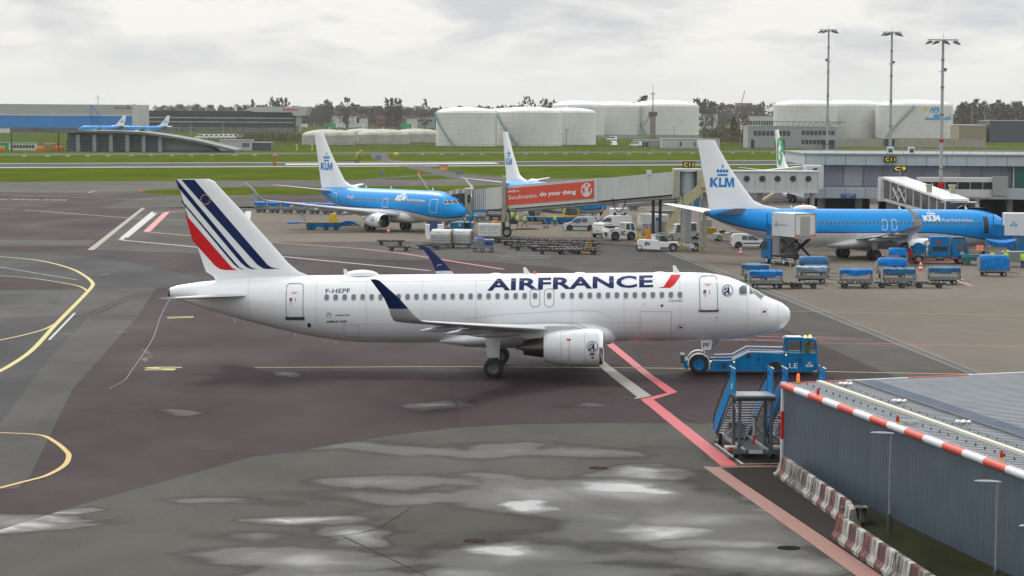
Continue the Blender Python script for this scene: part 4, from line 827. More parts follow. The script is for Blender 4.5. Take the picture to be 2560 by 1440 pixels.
tk=tank(2300,97,346,264,15,'rightmost white tank with blue skyline drawing and yellow arrow sign',D=gY(2300,350)-20,z0=1,stair=(217,262))
# graphics on the rightmost tank
def on_tank(t,px0,px1,py0,py1,vf,mat,name):
    R_=97*(gY(2300,350)-20)/F; D0=gY(2300,350)-20
    a=AT(px0,py1,D0); b=AT(px1,py0,D0); mb=MB()
    def f(u,v):
        x=u-t.location.x; return (x*1.0,-math.sqrt(max(0,(R_+.1)**2-x*x)),v)
    decal(mb,fit(vf,a.x,b.x,a.z,b.z),f,3); return mb.build(name,mat,t)
SB=M('sign_blue_far',(.03,.3,.62),.5)
on_tank(tk,2324,2351,268,279,text2d('AFS',.05),SB,'lettering'); on_tank(tk,2308,2320,268,279,polyvf([(0,.3),(.5,.3),(.5,0),(1,.5),(.5,1),(.5,.7),(0,.7)]),YEL,'arrow_sign')
on_tank(tk,2324,2351,280.5,281.8,rect(0,1,0,1),SB,'lettering')
on_tank(tk,2311,2390,281,300,polyvf([(0,0),(1,0),(1,.15),(.93,.2),(.92,.75),(.9,.75),(.89,.3),(.8,.35),(.74,.28),(.7,.2),(.55,.2),(.55,.45),(.4,.6),(.3,.45),(.3,.2),(.15,.2),(.08,.28),(0,.1)]),SB,'skyline_drawing')
cw=M('containment_concrete',(.33,.31,.27),.8,var=.1,scale=.2,streak=.3); mb=MB(); D=1285
a=AT(2090,346,D); b=AT(2464,346,D); mb.box((a.x+b.x)/2,D,0,b.x-a.x,.6,a.z); tag(mb.build('concrete_wall',cw),'low brown concrete wall in front of the rightmost white tanks','wall')
a=AT(1755,333,1560); b=AT(1492,336,1560); mb=MB(); mb.box((a.x+b.x)/2,1560,0,a.x-b.x,.6,a.z-1.5); tag(mb.build('concrete_wall',cw),'low concrete wall in front of the tall white tanks by the stair tower','wall')
# low old tanks
for cx,r,yb,yt,dm,l in ((818,68,362,339,15,'low stained tank on the left, right of the yellow posts'),(955,66,361,338,15,'low stained tank second from the left'),(1040,62,356,336,14,'low stained tank beside the leftmost big white tank'),(905,55,352,334,12,'low stained tank behind the pair of low tanks')):
    tank(cx,r,yb,yt,dm,l,mats=(TANK2,DOME2),group='low stained tanks behind the runway',rail=False)
# stair tower
D=1560; a=AT(1632,285,D); t=thing('stair_tower','brown tower with walkway and tall aerial between the white tanks','tower',(a.x,D,0)); mb=MB(); mb.box(0,0,0,3.2,3.2,a.z-1); mb.build('tower_shaft',M('tower_brown',(.22,.19,.15),.8,var=.1),t)
mb=MB(); mb.box(0,0,a.z-1,5,4,2.2); mb.build('platform',DGREY,t); mb=MB(); top=AT(1632,213,D).z; mb.cyl((0,0,a.z),(0,0,top-4),.3,6); mb.cyl((0,0,top-4),(0,0,top),.12,6); mb.box(0,0,top-5,3,.3,.3); mb.build('aerial',DGREY,t)
mb=MB(); q=AT(1590,335,D); q2=AT(1585,337,D)
P=[(q.x-a.x,0,0),(-1.6,0,a.z-1)]; mb.tube(P,.5,4); mb.tube([(p[0],p[1],p[2]+1.6) for p in P],.15,4); mb.build('staircase',GREY,t)
# ---- blue hangar
HG=M('hangar_grey_cladding',(.36,.37,.36),.6,var=.04,scale=.05); HG2=M('hangar_light_grey',(.50,.51,.52),.6,var=.04); HB=M('hangar_door_blue',(.0,.2,.58),.5,var=.08,scale=.05)
D=1720; s=F/D; xa=AT(-160,262,D).x; xb=AT(341,262,D).x; zt=AT(341,262,D).z; t=thing('hangar','huge grey hangar with bright blue sliding doors at the left','hangar',(0,D,0))
mb=MB(); mb.box((xa+xb)/2,30,0,xb-xa,60,zt); mb.build('wall',HG,t,smooth=False)
z1=AT(200,289.5,D).z; z2=AT(200,319,D).z; xc=AT(331,300,D).x
mb=MB(); mb.box(xb-1.2,-.6,0,2.8,1.4,zt+.3); mb.build('corner_panel',HG2,t,smooth=False)
mb=MB(); mb.box((xa+xc)/2,-.35,z1,xc-xa,.7,.6); mb.build('door_rail',WGREY,t)
k=0; x=xc; wd=17.3
while x>xa:
    mb=MB(); mb.box(x-wd/2,-.2-.12*(k%2),z2,wd-.3,.4,z1-z2-.1); 
    for j in range(1,6): mb.box(x-wd*j/6,-.45-.12*(k%2),z2,.12,.12,z1-z2-.1)
    mb.build('hangar_door',HB,t,smooth=False); x-=wd; k+=1
mb=MB(); mb.box((xa+xc)/2,-.25,0,xc-xa,.5,z2); mb.build('door_base',M('door_base_grey',(.07,.09,.12),.6,var=.4,scale=.2,stretch=(1,1,.1)),t)
a=AT(286,273.5,D); b=AT(333,266.5,D); mb=MB(); decal(mb,fit(text2d('Regional Jet Center',.01),a.x,b.x,a.z,b.z),lambda u,v:(u,-.1,v)); mb.build('lettering',NAVY,t)
mb=MB(); a=AT(320,271,D); decal(mb,rect(a.x-.4,a.x+.5,a.z-.4,a.z+2.2),lambda u,v:(u,-.14,v)); mb.build('red_mark',RED,t)
t=thing('lattice_mast','blue steel truss standing in front of the hangar doors','mast',(AT(228,320,D-6).x,D-6,0)); mb=MB(); zt_=AT(228,262,D-6).z; w_=4.0
for dx in (0,w_): mb.cyl((dx,0,0),(dx,0,zt_ if dx==0 else zt_*.62),.35,4)
for k in range(6): z=zt_*.62*k/6; mb.cyl((0,0,z),(w_,0,z+zt_*.62/6),.2,4); mb.cyl((w_,0,z),(0,0,z+zt_*.62/6),.2,4)
mb.cyl((0,0,zt_),(w_+1.5,0,zt_*.62),.3,4); mb.build('mast_frame',BLUED,t)
# ---- long black building
D=1850; xa=AT(342,275,D).x; xb=AT(736,275,D).x; zt=AT(500,277,D).z; t=thing('office_building','long low black building with pale window bands and a curved silver roof end','building',(0,D,0))
mb=MB(); mb.box((xa+xb)/2,25,0,xb-xa,50,zt); mb.build('wall',M('black_cladding',(.014,.017,.024),.5,var=.15,scale=.1),t)
for y0,y1 in ((292,294.2),(302.5,304.5)):
    mb=MB(); a=AT(342,y1+ .3,D).z; b=AT(342,y0,D).z; mb.box((xa+xb)/2,-.1,a,xb-xa,.4,b-a); mb.build('window_band',M('pale_band',(.35,.37,.4),.4,var=.3,scale=.2),t)
mb=MB(); a=AT(342,317,D).z; mb.box((xa+xb)/2,-.2,0,xb-xa,.4,max(a,1.2)); mb.build('base_band',GREY,t)
P=[(612,275.5),(626,267.5),(770,266.5),(763,289),(734,289.5),(730,281),(640,280)]; mb=MB(); q=[AT(x,y,D-2) for x,y in P]; mb.prism([(p.x,p.z) for p in q],'y',-3,40); mb.build('curved_roof',M('silver_roof',(.45,.47,.49),.3,metal=.3,var=.05),t)
a=AT(737,318,D-1); mb=MB(); mb.box(a.x+2.2,4,0,3,10,AT(737,290,D).z); mb.build('lift_shaft',GREY,t)
mb=MB(); a=AT(706,275.5,D-3); decal(mb,rect(a.x,a.x+11,a.z,a.z+.8),lambda u,v:(u,-5.1,v)); mb.build('sign_lettering',RED,t)
# ---- wedge shaped station with slanting roof
D=980; t=thing('fire_station','low grey building with garage bays under one long roof slanting down to the right','building',(0,D,0)); WG=M('wedge_grey_blue',(.17,.2,.23),.6,var=.08,scale=.4); WR=M('wedge_roof_grey',(.13,.135,.14),.6,var=.1,scale=.4)
prof=[(150,327),(200,325.5),(300,327),(360,330),(420,338),(500,352),(590,374)]
top=[AT(x,y,D) for x,y in prof]; rs=[]
for p in top: rs.append([(p.x,-3,p.z),(p.x,-3,p.z-.8 if p.z>1 else 0),(p.x,26,max(p.z-.9,.1)),(p.x,26,p.z-.1)])
mb=MB(); mb.loft(rs); mb.build('roof',WR,t,smooth=False)
mb=MB(); w0_=AT(165,340,D).x; w1_=AT(540,370,D).x; 
mb.prism([(w0_,0),(w1_,0)]+[(p.x,p.z-.5) for p in top[::-1] if w0_<p.x<w1_]+[(w0_,top[0].z-.6)],'y',3.2,25); mb.build('wall',WG,t,smooth=False)
for i in range(6):
    xx=AT(166+41*i,350,D).x; zt=AT(166+41*i,333+(i>4),D).z-.4
    mb=MB(); mb.prism([(-.1,0),(3.3,0),(3.3,zt),(-2.0,zt),(-2.0,zt-1)],'x',xx+3.6,xx+4.3) if 0 else mb.box(xx+4.4,.8,0,1.3,4.8,zt); mb.build('wall_fin',M('wedge_light_grey',(.25,.28,.31),.6,var=.05),t,smooth=False)
    if i<5:
        mb=MB(); mb.box(xx+1.6,3.1,0,4.1,.2,3.9); d=mb.build('garage_door',M('garage_door_dark',(.06,.07,.08),.35,var=.3,scale=.6),t)
        mb=MB(); 
        for j in range(1,4): mb.box(xx+1.6,2.98,j*.95,4.1,.06,.09)
        for j in (-1,0,1): mb.box(xx+1.6+j*1.0,2.98,0,.07,.05,3.9)
        mb.build('door_bars',GREY,d)
a=AT(413,371,D-3); b=AT(493,364,D-3); mb=MB(); mb.box((a.x+b.x)/2,3.1,a.z,b.x-a.x,.3,b.z-a.z); mb.build('window',GLASS,t)
mb=MB(); q=[AT(x,y,D) for x,y in ((391,376),(391,340),(420,343),(500,360),(535,376))]; mb.prism([(p.x,max(0,p.z)) for p in q],'y',2.6,3.3); mb.build('side_wall',M('wedge_light_grey'),t,smooth=False)
# low annexes
def shed(name,label,cat,x0,x1,yt,yb,mat,dep=8,D=None,windows=None,group=None,roof=None):
    D=D or gY((x0+x1)/2,yb); a=AT(x0,yt,D); b=AT(x1,yt,D); t=thing(name,label,cat,((a.x+b.x)/2,D,0),0,group); w_=b.x-a.x; mb=MB(); mb.box(0,dep/2,0,w_,dep,a.z); mb.build('wall',mat,t,smooth=False)
    mb=MB(); mb.box(0,dep/2,a.z,w_+.5,dep+.5,.25); mb.build('roof',roof or GREY,t,smooth=False)
    for (u0,u1,v0,v1,n) in windows or ():
        for k in range(n):
            uw=(u1-u0)/n; mb=MB(); mb.box(((u0+uw*(k+.5))-.5)*w_,-.03,a.z*v0,uw*w_*.78,.1,a.z*(v1-v0)); mb.build('window',GLASS,t)
    return t
LG=M('shed_light_grey',(.42,.44,.47),.6,var=.06); MG=M('shed_mid_grey',(.25,.27,.3),.6,var=.08)
shed('annexe','small grey annexe right of the slanting roof building','annexe',548,628,351,376,LG,windows=[(.72,.94,.35,.75,3)]); shed('dark_shed','dark box shed beside the small grey annexe','shed',630,678,357,376,DGREY)
shed('office_block','grey two storey building with window strips under a roof truss','building',1870,2092,316,371,M('office_grey',(.30,.31,.34),.6,var=.05),24,windows=[(.06,.48,.58,.8,9),(.6,.98,.62,.82,8),(.6,.86,.2,.4,6),(.03,.08,0,.4,1),(.3,.34,0,.4,1),(.38,.42,0,.4,1)])
# roof truss on the grey building
D=1160; mb=MB(); P0=[AT(x,y,D) for x,y in ((1905,303),(2115,305))]; P1=[AT(x,y,D) for x,y in ((1905,314),(2080,315))]; n=14
mb.tube([tuple(P0[0]),tuple(P0[1])],.14,4); mb.tube([tuple(P1[0]),tuple(P1[1])],.1,4)
for k in range(n): a=P1[0].lerp(P1[1],k/n); b=P0[0].lerp(P0[1],(k+.5)/n); c=P1[0].lerp(P1[1],(k+1)/n); mb.tube([a,b,c],.09,4)
tag(mb.build('roof_truss',DGREY),'steel roof truss carried above the grey two storey building','truss')
shed('low_building','long low pale grey building left of the bare bushes','building',1655,1800,348,371,LG,12,windows=[(.3,.34,.2,.7,1),(.55,.58,.2,.7,1)]); shed('low_building','low grey shed with parked cars in front of the tall tanks','building',1585,1660,351,367,MG,10,windows=[(.1,.5,0,.7,3)])
shed('container','dark container beside the grey two storey building','container',2060,2086,350,372,BLK); shed('container','dark container below the middle light mast','container',2213,2237,347,368,BLK)
shed('warehouse','pale windowless box building right of the tall white tank','building',1752,1795,284,312,LG,30,D=2400); shed('terminal','long pale building with a strip of windows among far trees','building',1858,1945,291,303,M('shed_white',(.5,.5,.5),.6),30,D=2000,windows=[(.05,.95,.3,.75,12)])
shed('warehouse','white roofed shed right of the rightmost tank','building',2398,2466,313,333,M('shed_tan',(.25,.22,.15),.7),30,D=1500,roof=WHITE); shed('warehouse','dark blue warehouse at the right edge beyond the pier','building',2475,2600,302,345,M('shed_navy',(.05,.06,.08),.6),40,D=1500)
shed('house','brick red flats showing among trees behind the low tanks','building',940,1010,292,325,M('brick_red_far',(.22,.07,.05),.8,var=.1),20,D=2350,windows=[(.05,.95,.55,.8,8),(.05,.95,.15,.4,8)]); shed('house','grey flats beside the brick red flats','building',1012,1085,293,325,MG,20,D=2370,windows=[(.05,.95,.55,.8,8)])
for i,(x,y) in enumerate(((842,290),(885,290),(1030,296),(905,296))):
    D=2330; a=AT(x,y,D); t=thing('house',('white gabled house among the bare trees','white gabled house right of the first gabled house','small white gabled house by the grey flats','small white gabled house behind the low tanks')[i],'house',(a.x,D,0)); mb=MB(); mb.box(0,4,0,9,8,a.z); mb.build('wall',M('shed_white'),t); mb=MB(); mb.prism([(-5,a.z),(5,a.z),(0,a.z+4)],'y',-.5,8.5); mb.build('roof',M('slate',(.12,.09,.09),.7),t,smooth=False)
# distant flats on the horizon
for i,(x0,x1,y,l) in enumerate(((880,905,266,'distant flat block low on the horizon, left one'),(920,955,265,'distant flat block left of the four poplars'),(990,1020,267,'distant flat block right of the four poplars'),(1035,1058,265,'distant flat block beside the tall round tree'),(2535,2550,254,'distant tower block above the trees at the right edge'),(1840,1880,258,'reddish distant block near the leaning crane'))):
    shed('flat_block',l,'building',x0,x1,y,300,M('far_grey',(.42,.46,.5),.8) if i!=5 else M('far_brown',(.25,.2,.2),.8),20,D=2900)
# white/green portable cabins, crates by the slanting building
shed('site_cabin','row of green roofed white cabins at the left edge','cabin',22,88,358,375.5,M('cabin_white',(.6,.62,.6),.6),4,windows=[(.05,.98,.3,.75,8)],roof=GRN); shed('site_cabin','green cabin at the far left edge','cabin',-30,22,357,374,GRN,4)
for i,(x0,x1,yt,m_,l) in enumerate(((-10,10,366,ORANGE,'orange crate at the far left edge by the green cabin'),(92,112,367,ORANGE,'small orange crate right of the white cabins'),(112,138,358,M('cardboard_brown',(.36,.22,.1),.8),'tall brown crate left of the slanting building'),(135,158,366,ORANGE,'orange crate touching the tall brown crate'))):
    D=gY(60,376); a=AT(x0,yt,D); b=AT(x1,yt,D); mb=MB(); mb.box((a.x+b.x)/2,D,0,b.x-a.x,3,a.z,ch=.15); mb.box((a.x+b.x)/2,D-1.55,a.z*.5,b.x-a.x+.1,.1,.25); mb.box((a.x+b.x)/2,D-1.55,.1,b.x-a.x+.1,.1,.25); tag(mb.build('crate',m_),l,'crate','crates left of the slanting building')
shed('site_cabin','low white cabin at the left edge below the hangar doors','cabin',-20,20,321,332,M('cabin_white'),6)
# ---- pole lights, turbines, crane
def pole(x,yb,yt,label,cat='lamp post',r=.12,D=None,mat=STEEL,arm=1.2,name='lamp_post',group=None):
    D=D or gY(x,yb); z=AT(x,yt,D).z; t=thing(name,label,cat,(AT(x,yt,D).x,D,0),0,group); mb=MB(); mb.cyl((0,0,0),(0,0,z),r,8,r*.6); mb.build('pole',mat,t)
    if arm: mb=MB(); mb.box(0,0,z-.1,arm*2,.3,.22); mb.build('lamp_head',DGREY,t)
    return t
FL=M('far_pole_grey',(.3,.3,.3),.6)
for i,(x,yb,yt,l) in enumerate(((477,340,308,'thin pale post in the grass left of two posts'),(557,340,308,'thin pale post in the grass behind the low annexe'),(446,318,270,'thin lamp post before the black building'),(267,330,276,'thin lamp post before the blue hangar doors'),(116,330,276,'thin lamp post left of the blue truss'),(1205,365,326,'thin lamp post before the leftmost big tank'),(1300,365,326,'thin lamp post before the central big tank'),(1416,365,326,'thin lamp post at the seam of the two central tanks'),(1685,340,318,'thin lamp post before the wide tall tank'),(2430,345,262,'thin lamp post right of the rightmost tank'),(2463,350,286,'thin lamp post before the right-hand woods'),(2540,345,288,'thin lamp post near the right edge woods'),(1840,330,300,'thin lamp post above the bare bushes'))):
    pole(x,yb,yt,l,r=.28,mat=FL,arm=1.0,group='thin lamp posts beyond the runway')
for x,yb,yt,l in ((29,378,331,'dark lattice post at the far left'),(146,378,331,'dark lattice post touching the slanting roof')): pole(x,yb,yt,l,'post',r=.3,mat=BLK,arm=0,name='lattice_post')
D=5200; a=AT(245,262,D); t=thing('wind_turbine','tiny white wind turbine above the blue hangar','wind turbine',(a.x,D,0)); mb=MB(); z=AT(245,243,D).z; mb.cyl((0,0,0),(0,0,z),1.1,8,.7); mb.build('tower',M('far_white',(.5,.52,.54),.6),t)
for an in (100,215,335): mb=MB(); c=V((0,-2,z)); d=V((math.cos(R(an)),0,math.sin(R(an)))); mb.loft([foil(c,1.2,(0,1,0),.2,5,xax=(d.z,0,-d.x)),foil(c+d*9,.5,(0,1,0),.15,5,xax=(d.z,0,-d.x))]); mb.build('blade',M('far_white'),t)
D=2600; a=AT(1853,260,D); b=AT(1862,227,D); t=thing('crane','thin leaning crane boom above the woods','crane',(a.x,D,0)); mb=MB(); mb.tube([(-6,0,0),(0,0,a.z),(b.x-a.x,0,b.z)],.55,4); mb.build('boom',FL,t)
# airfield furniture: marker lights along the runway
for k in range(40):
    x=60+52*k+ (k*7)%9
    if 700<x<905 or 930<x<1000: continue
    yy=391.5-x*.0042; c=G(x,yy); mb=None
    if k==0:
        mb=MB(); mb.box(0,0,0,1.3,.7,.3); mb.box(0,0,.3,.2,.2,.3); ml=thing('runway_marker','low pale marker light in the grass beyond the runway','marker light',c,0,'marker lights along the runway'); mb.build('marker_body',M('marker_pale',(.5,.5,.46),.6),ml)
    else: dup(ml,c,0)
ml['label']='low pale marker light in the grass beyond the runway'
for (x,y,l) in ((686,417,'orange and black runway board at the near edge'),(686,399,'orange and black runway board at the far edge')):
    c=G(x,y); t=thing('runway_board',l,'marker board',c); mb=MB(); mb.box(0,0,.3,1.0,.2,1.0); mb.build('board',M('board_orange_dark',(.35,.12,.02),.6,var=.6,scale=2),t); mb=MB(); mb.box(-.35,0,0,.1,.1,.4); mb.box(.35,0,0,.1,.1,.4); mb.build('leg',DGREY,t)
for (x,y,l) in ((955,436,'blue grey electrical cabinet in the grass left of the red sign'),(1148,436,'blue grey electrical cabinet in the grass right of the red sign'),(946,398,'blue grey electrical cabinet by the far service road')):
    c=G(x,y); mb=MB(); q=1.35 if y>400 else 1.9; mb.box(c.x,c.y,.1,q,.7,q*.72,ch=.05); mb.box(c.x,c.y-.37,.2,.06,.06,q*.5); mb.box(c.x,c.y,0,q+.2,.9,.1); tag(mb.build('electrical_cabinet',M('cabinet_blue_grey',(.15,.2,.24),.6,var=.1)),l,'cabinet','electrical cabinets in the grass')
c=G(1109,427); t=thing('taxiway_sign','red and yellow taxiway sign in the grass strip','sign',c); mb=MB(); mb.box(0,0,.85,2.2,.2,.55); mb.build('red_panel',RED,t); mb=MB(); mb.box(0,0,.3,2.1,.18,.56); mb.build('yellow_panel',M('sign_amber',(.75,.42,.0),.5),t)
mb=MB(); decal(mb,merge(fit(text2d('36L-18R',.03),-.9,.9,.95,1.27)),lambda u,v:(u,-.12,v)); mb.build('lettering',WHITE,t)
for s_ in (-1,1): mb=MB(); mb.box(s_*.8,0,0,.1,.1,.4); mb.build('leg',DGREY,t)
c=G(1047,441); t=thing('taxiway_sign','small red and yellow sign on a post by the winglet','sign',c); mb=MB(); mb.box(0,0,.75,.8,.15,.4); mb.box(0,0,.4,.5,.15,.36,1); mb.build('panel',[ORANGE,YEL],t); mb=MB(); mb.box(0,0,0,.1,.1,.5); mb.build('leg',DGREY,t)
c=G(353,480); mb=MB(); mb.cyl((c.x,c.y,0),(c.x,c.y,.75),.25,10,.06); mb.box(c.x,c.y,0,.6,.6,.06); tag(mb.build('traffic_cone',ORANGE),'orange cone at the left end of the grass island','traffic cone')
# yellow trailer mast by the runway
c=G(885,407); t=thing('lift_trailer','yellow hoist trailer with a raised arm beside the runway','trailer',c); mb=MB(); mb.box(-1,0,.5,5,1.2,.28); mb.build('chassis',DGREY,t)
for dx in (.5,1.2):
    mb=MB(); mb.wheel((dx,-.7,.32),.32,.2); mb.build('wheel',[BLACK,GREY],t)
mb=MB(); mb.tube([(1.4,0,.6),(1.4,0,2.6)],.13,6); mb.build('post',DGREY,t); mb=MB(); mb.tube([(.4,0,1.6),(.9,0,2.5),(2.1,0,3.7),(2.7,0,3.6)],.13,6); mb.sph((1.2,0,2.8),.35,.25,.3,8,5); mb.build('arm',YEL,t)
c=G(991,389); mb=MB(); mb.box(c.x,c.y,.2,1.6,1,.8,ch=.2); mb.cyl((c.x-.5,c.y-.5,.2),(c.x-.5,c.y+.5,.2),.2); mb.cyl((c.x+.5,c.y-.5,.2),(c.x+.5,c.y+.5,.2),.2); tag(mb.build('generator_trailer',YEL),'small yellow generator beside the service road','generator')
for i,(x0,x1) in enumerate(((741,744),(779,782))):
    c=G(x0+1.5,375); mb=MB(); mb.box(c.x,c.y,0,.45,.45,2.1); mb.box(c.x-.2,c.y,1.9,1.1,.5,.3); mb.box(c.x,c.y,.0,.8,.8,.2); tag(mb.build('yellow_post',YEL),('left yellow post before the low stained tank','right yellow post before the low stained tank')[i],'post')
# perimeter fence: posts and rails
mb=MB(); D=1065; xa=AT(380,370,D).x; xb=AT(2700,370,D).x; x=xa
while x<xb: mb.box(x,D,0,.1,.1,2.4); x+=3.6
for z in (.1,.8,1.6,2.35): mb.box((xa+xb)/2,D,z,xb-xa,.05,.06)
tag(mb.build('perimeter_fence',DGREY),'thin dark perimeter fence running along the foot of the tanks','fence')
mb=MB(); D=905; xa=AT(-60,370,D).x; xb=AT(2700,370,D).x
# parked vehicles far off: boxy vans with cab, windows and wheels
def van(name,label,px,py,L_=4.9,W_=1.9,H_=1.9,mat=WHITE,yaw=0,bonnet=.8,group=None,cat='van',logo=None,grey=False,rail=False,loc=None):
    c=loc or G(px,py); t=thing(name,label,cat,c,yaw,group); hl=L_/2; r=.34
    side=[(-hl+.05,.35),(-hl,.9),(-hl+.1,H_*.8),(-hl+.28,H_-.04),(-hl+.6,H_),(hl-bonnet-1.1,H_),(hl-bonnet-.75,H_-.1),(hl-bonnet+.02,H_*.60),(hl-.35,H_*.50),(hl-.04,H_*.38),(hl,.45),(hl-.1,.28),(-hl+.2,.28)]
    mb=MB(); hw=W_/2; ins=.10; z1=H_*.56
    def sx_(z): return hw-(max(0,z-z1)/(H_-z1))*ins*1.3-(.03 if z<.5 else 0)
    mb.loft([[(x,-sx_(z)+.05 if k else -sx_(z)+.05,z) for x,z in side] if 0 else [(x,y*(sx_(z)-(.06 if e else 0)),z-(0)) for x,z in side] for y,e,k in ((-1,0,0),(1,0,0))],0); mb.build('body',mat,t,ang=28)
    zb,zt=H_*.60,H_*.88
    for sg in (-1,1):
        for P in ([(hl-bonnet-.05,zb),(hl-bonnet-.72,zt),(hl-bonnet-1.35,zt),(hl-bonnet-1.35,zb)],[(hl-bonnet-1.45,zb),(hl-bonnet-1.45,zt),(-hl+1.25,zt),(-hl+1.25,zb)]) if cat!='panel van' else ([(hl-bonnet-.05,zb),(hl-bonnet-.72,zt),(hl-bonnet-1.35,zt),(hl-bonnet-1.35,zb)],):
            mb=MB(); mb.poly([(x,sg*(sx_(z)+.012),z) for x,z in P]); mb.build('window',GLASS,t)
        for (hx) in (hl-.85,-hl+.85):
            mb=MB(); mb.wheel((hx,sg*(hw-.1),r),r,.24); mb.build('wheel',[BLACK,GREY],t); mb=MB(); mb.lathe((hx,sg*(hw-.02),r+.03),(0,sg,0),[(0,r+.09),(.03,r+.09)],16); mb.build('wheel_arch',BLK,t)
        mb=MB(); mb.box(0,sg*(hw+.005),.52,L_*.42,.04,.14); mb.build('side_strip',DGREY,t)
        mb=MB(); mb.box(hl-bonnet-.4,sg*(hw+.12),H_*.62,.12,.2,.2); mb.build('mirror',BLK,t)
        mb=MB(); mb.box(hl-.14,sg*(hw-.3),H_*.39,.12,.36,.18); mb.build('headlight',CHROME,t)
        mb=MB(); mb.box(-hl+.06,sg*(hw-.12),H_*.42,.14,.16,.5); mb.build('tail_light',RED,t)
    mb=MB(); mb.poly([(hl-bonnet+.0+.02,-hw*.82,H_*.61),(hl-bonnet+.02,hw*.82,H_*.61),(hl-bonnet-.72,hw*.74,H_*.93),(hl-bonnet-.72,-hw*.74,H_*.93)]); mb.build('windscreen',GLASS,t)
    mb=MB(); mb.poly([(-hl+.03,-hw*.76,H_*.56),(-hl+.03,hw*.76,H_*.56),(-hl+.13,hw*.7,H_*.85),(-hl+.13,-hw*.7,H_*.85)]); mb.build('rear_window',GLASS,t)
    mb=MB(); mb.box(hl-.02,0,.3,.16,W_*.94,.34,ch=.05); mb.box(-hl+.02,0,.3,.16,W_*.94,.24,ch=.05); mb.build('bumper',DGREY,t)
    mb=MB(); mb.box(-hl-.02+.03,0,.8,.06,.5,.11); mb.build('number_plate',YEL,t)
    return t
vf=van('van','white van parked far off before the tall tanks',1535,366,yaw=R(-80),bonnet=.9,H_=2.4,L_=5.5,cat='van',group='cars parked by the low grey shed')
for x,y,l in ((1590,367,'white car parked before the low grey shed'),(1530,341,'small white car far off below the tall tanks')): dup(vf,G(x,y) if y>350 else G(x,352),R(170),l)
for i in range(9): dup(vf,G(500+12*i,347),R(185+i*3),'%s parked in the row behind the slanting roof, %s'%(('white car','pale car')[i%2],('far left one','second','third','fourth','middle one','sixth','seventh','eighth','far right one')[i]),'cars parked in a row behind the slanting roof')
# lorries and coaches among the trees
for i,(x0,x1,yt,yb,mt,l) in enumerate(((745,765,312,318,M('cabin_white'),'white lorry far off left of the green lorry'),(808,840,308,315,GRN,'green lorry trailer far off among the trees'),(842,860,306,316,M('cabin_white'),'white lorry right of the green lorry'),(876,906,308,317,M('coach_silver',(.5,.52,.55),.4),'silver coach far off among the trees'),(1000,1030,309,317,GRN,'green lorry trailer far off by the grey flats'))):
    D=2250; a=AT(x0,yt,D); b=AT(x1,yt,D); t=thing('lorry',l,'lorry',((a.x+b.x)/2,D,0)); w_=b.x-a.x; mb=MB(); mb.box(0,0,1.0,w_,2.5,max(2.4,a.z-1.0),ch=.1); mb.build('body',mt,t); mb=MB(); mb.box(w_*.5+.2,0,.6,1.8,2.4,2.6,ch=.3); mb.build('cab',WHITE,t)
    for dx in (-.35,.0,.4): mb=MB(); mb.wheel((dx*w_,-1.1,.55),.55,.3); mb.build('wheel',[BLACK,GREY],t)
# rows of parked blue vehicles by the right-hand wood
eq=thing('baggage_tractor','small blue tractor in a row by the containment wall','tractor',G(2472,352),0,'blue tractors parked at the far right'); mb=MB(); mb.box(0,0,.5,3.4,1.8,1.1,ch=.15); mb.build('body',BLUED,eq); mb=MB(); mb.box(-.6,0,1.6,1.5,1.6,1.3,ch=.15); mb.build('cab',WHITE,eq)
for dx in (-1,1): mb=MB(); mb.wheel((dx,-.9,.5),.5,.3); mb.build('wheel',[BLACK,GREY],eq)
# ================================================================ trees
BARK=M('bare_twig_brown',(.10,.084,.076),.95,var=.3,scale=.3,spec=0); BARK2=M('bare_twig_reddish',(.135,.095,.08),.95,var=.25,scale=.3,spec=0); EVG=M('evergreen_dark',(.035,.05,.03),.95,var=.3,scale=.4)
def crown_tree(mb,x,y,h,w,n,rnd,kind=0,m=0):
    # tapered trunk with limbs, then a haze of fine twig clusters that leaves gaps
    mb.cyl((x,y,0),(x+rnd.uniform(-.3,.3),y,h*.55),h*.018,5,h*.008,m=m)
    tips=[]
    for k in range(7 if kind!=1 else 5):
        a=rnd.uniform(0,2*pi); z0=h*rnd.uniform(.2,.55); L_=w*.5*rnd.uniform(.5,.95) if kind!=1 else w*.3; e=V((x+L_*math.cos(a),y+L_*math.sin(a),min(h*.95,z0+h*rnd.uniform(.22,.45)))); mb.cyl((x,y,z0),e,h*.007,4,h*.002,m=m); tips.append(e)
    for k in range(n):
        t=rnd.random(); z=h*(.12+.88*t**.85); 
        if kind==1: rr=w*.5*math.sin(min(1,(z/h)*1.05+.02)*pi)**.5*rnd.random()**.5
        else: rr=w*.5*(math.sin(min(.97,.1+.9*(z/h))*pi)**.55)*rnd.random()**.5
        a=rnd.uniform(0,2*pi); c=V((x+rr*math.cos(a),y+rr*math.sin(a),z)); l=h*rnd.uniform(.05,.11); d=V((rnd.uniform(-1,1),rnd.uniform(-1,1),rnd.uniform(.2,1.4))).normalized()
        s=V((rnd.uniform(-1,1),rnd.uniform(-1,1),rnd.uniform(-.5,.5)))*l*.42
        i=mb.P(c-s); j=mb.P(c+s); k2=mb.P(c+d*l+s*.5); q=mb.P(c+d*l*1.1-s*.6); mb.face((i,j,k2,q),m)
rnd=random.Random(5)
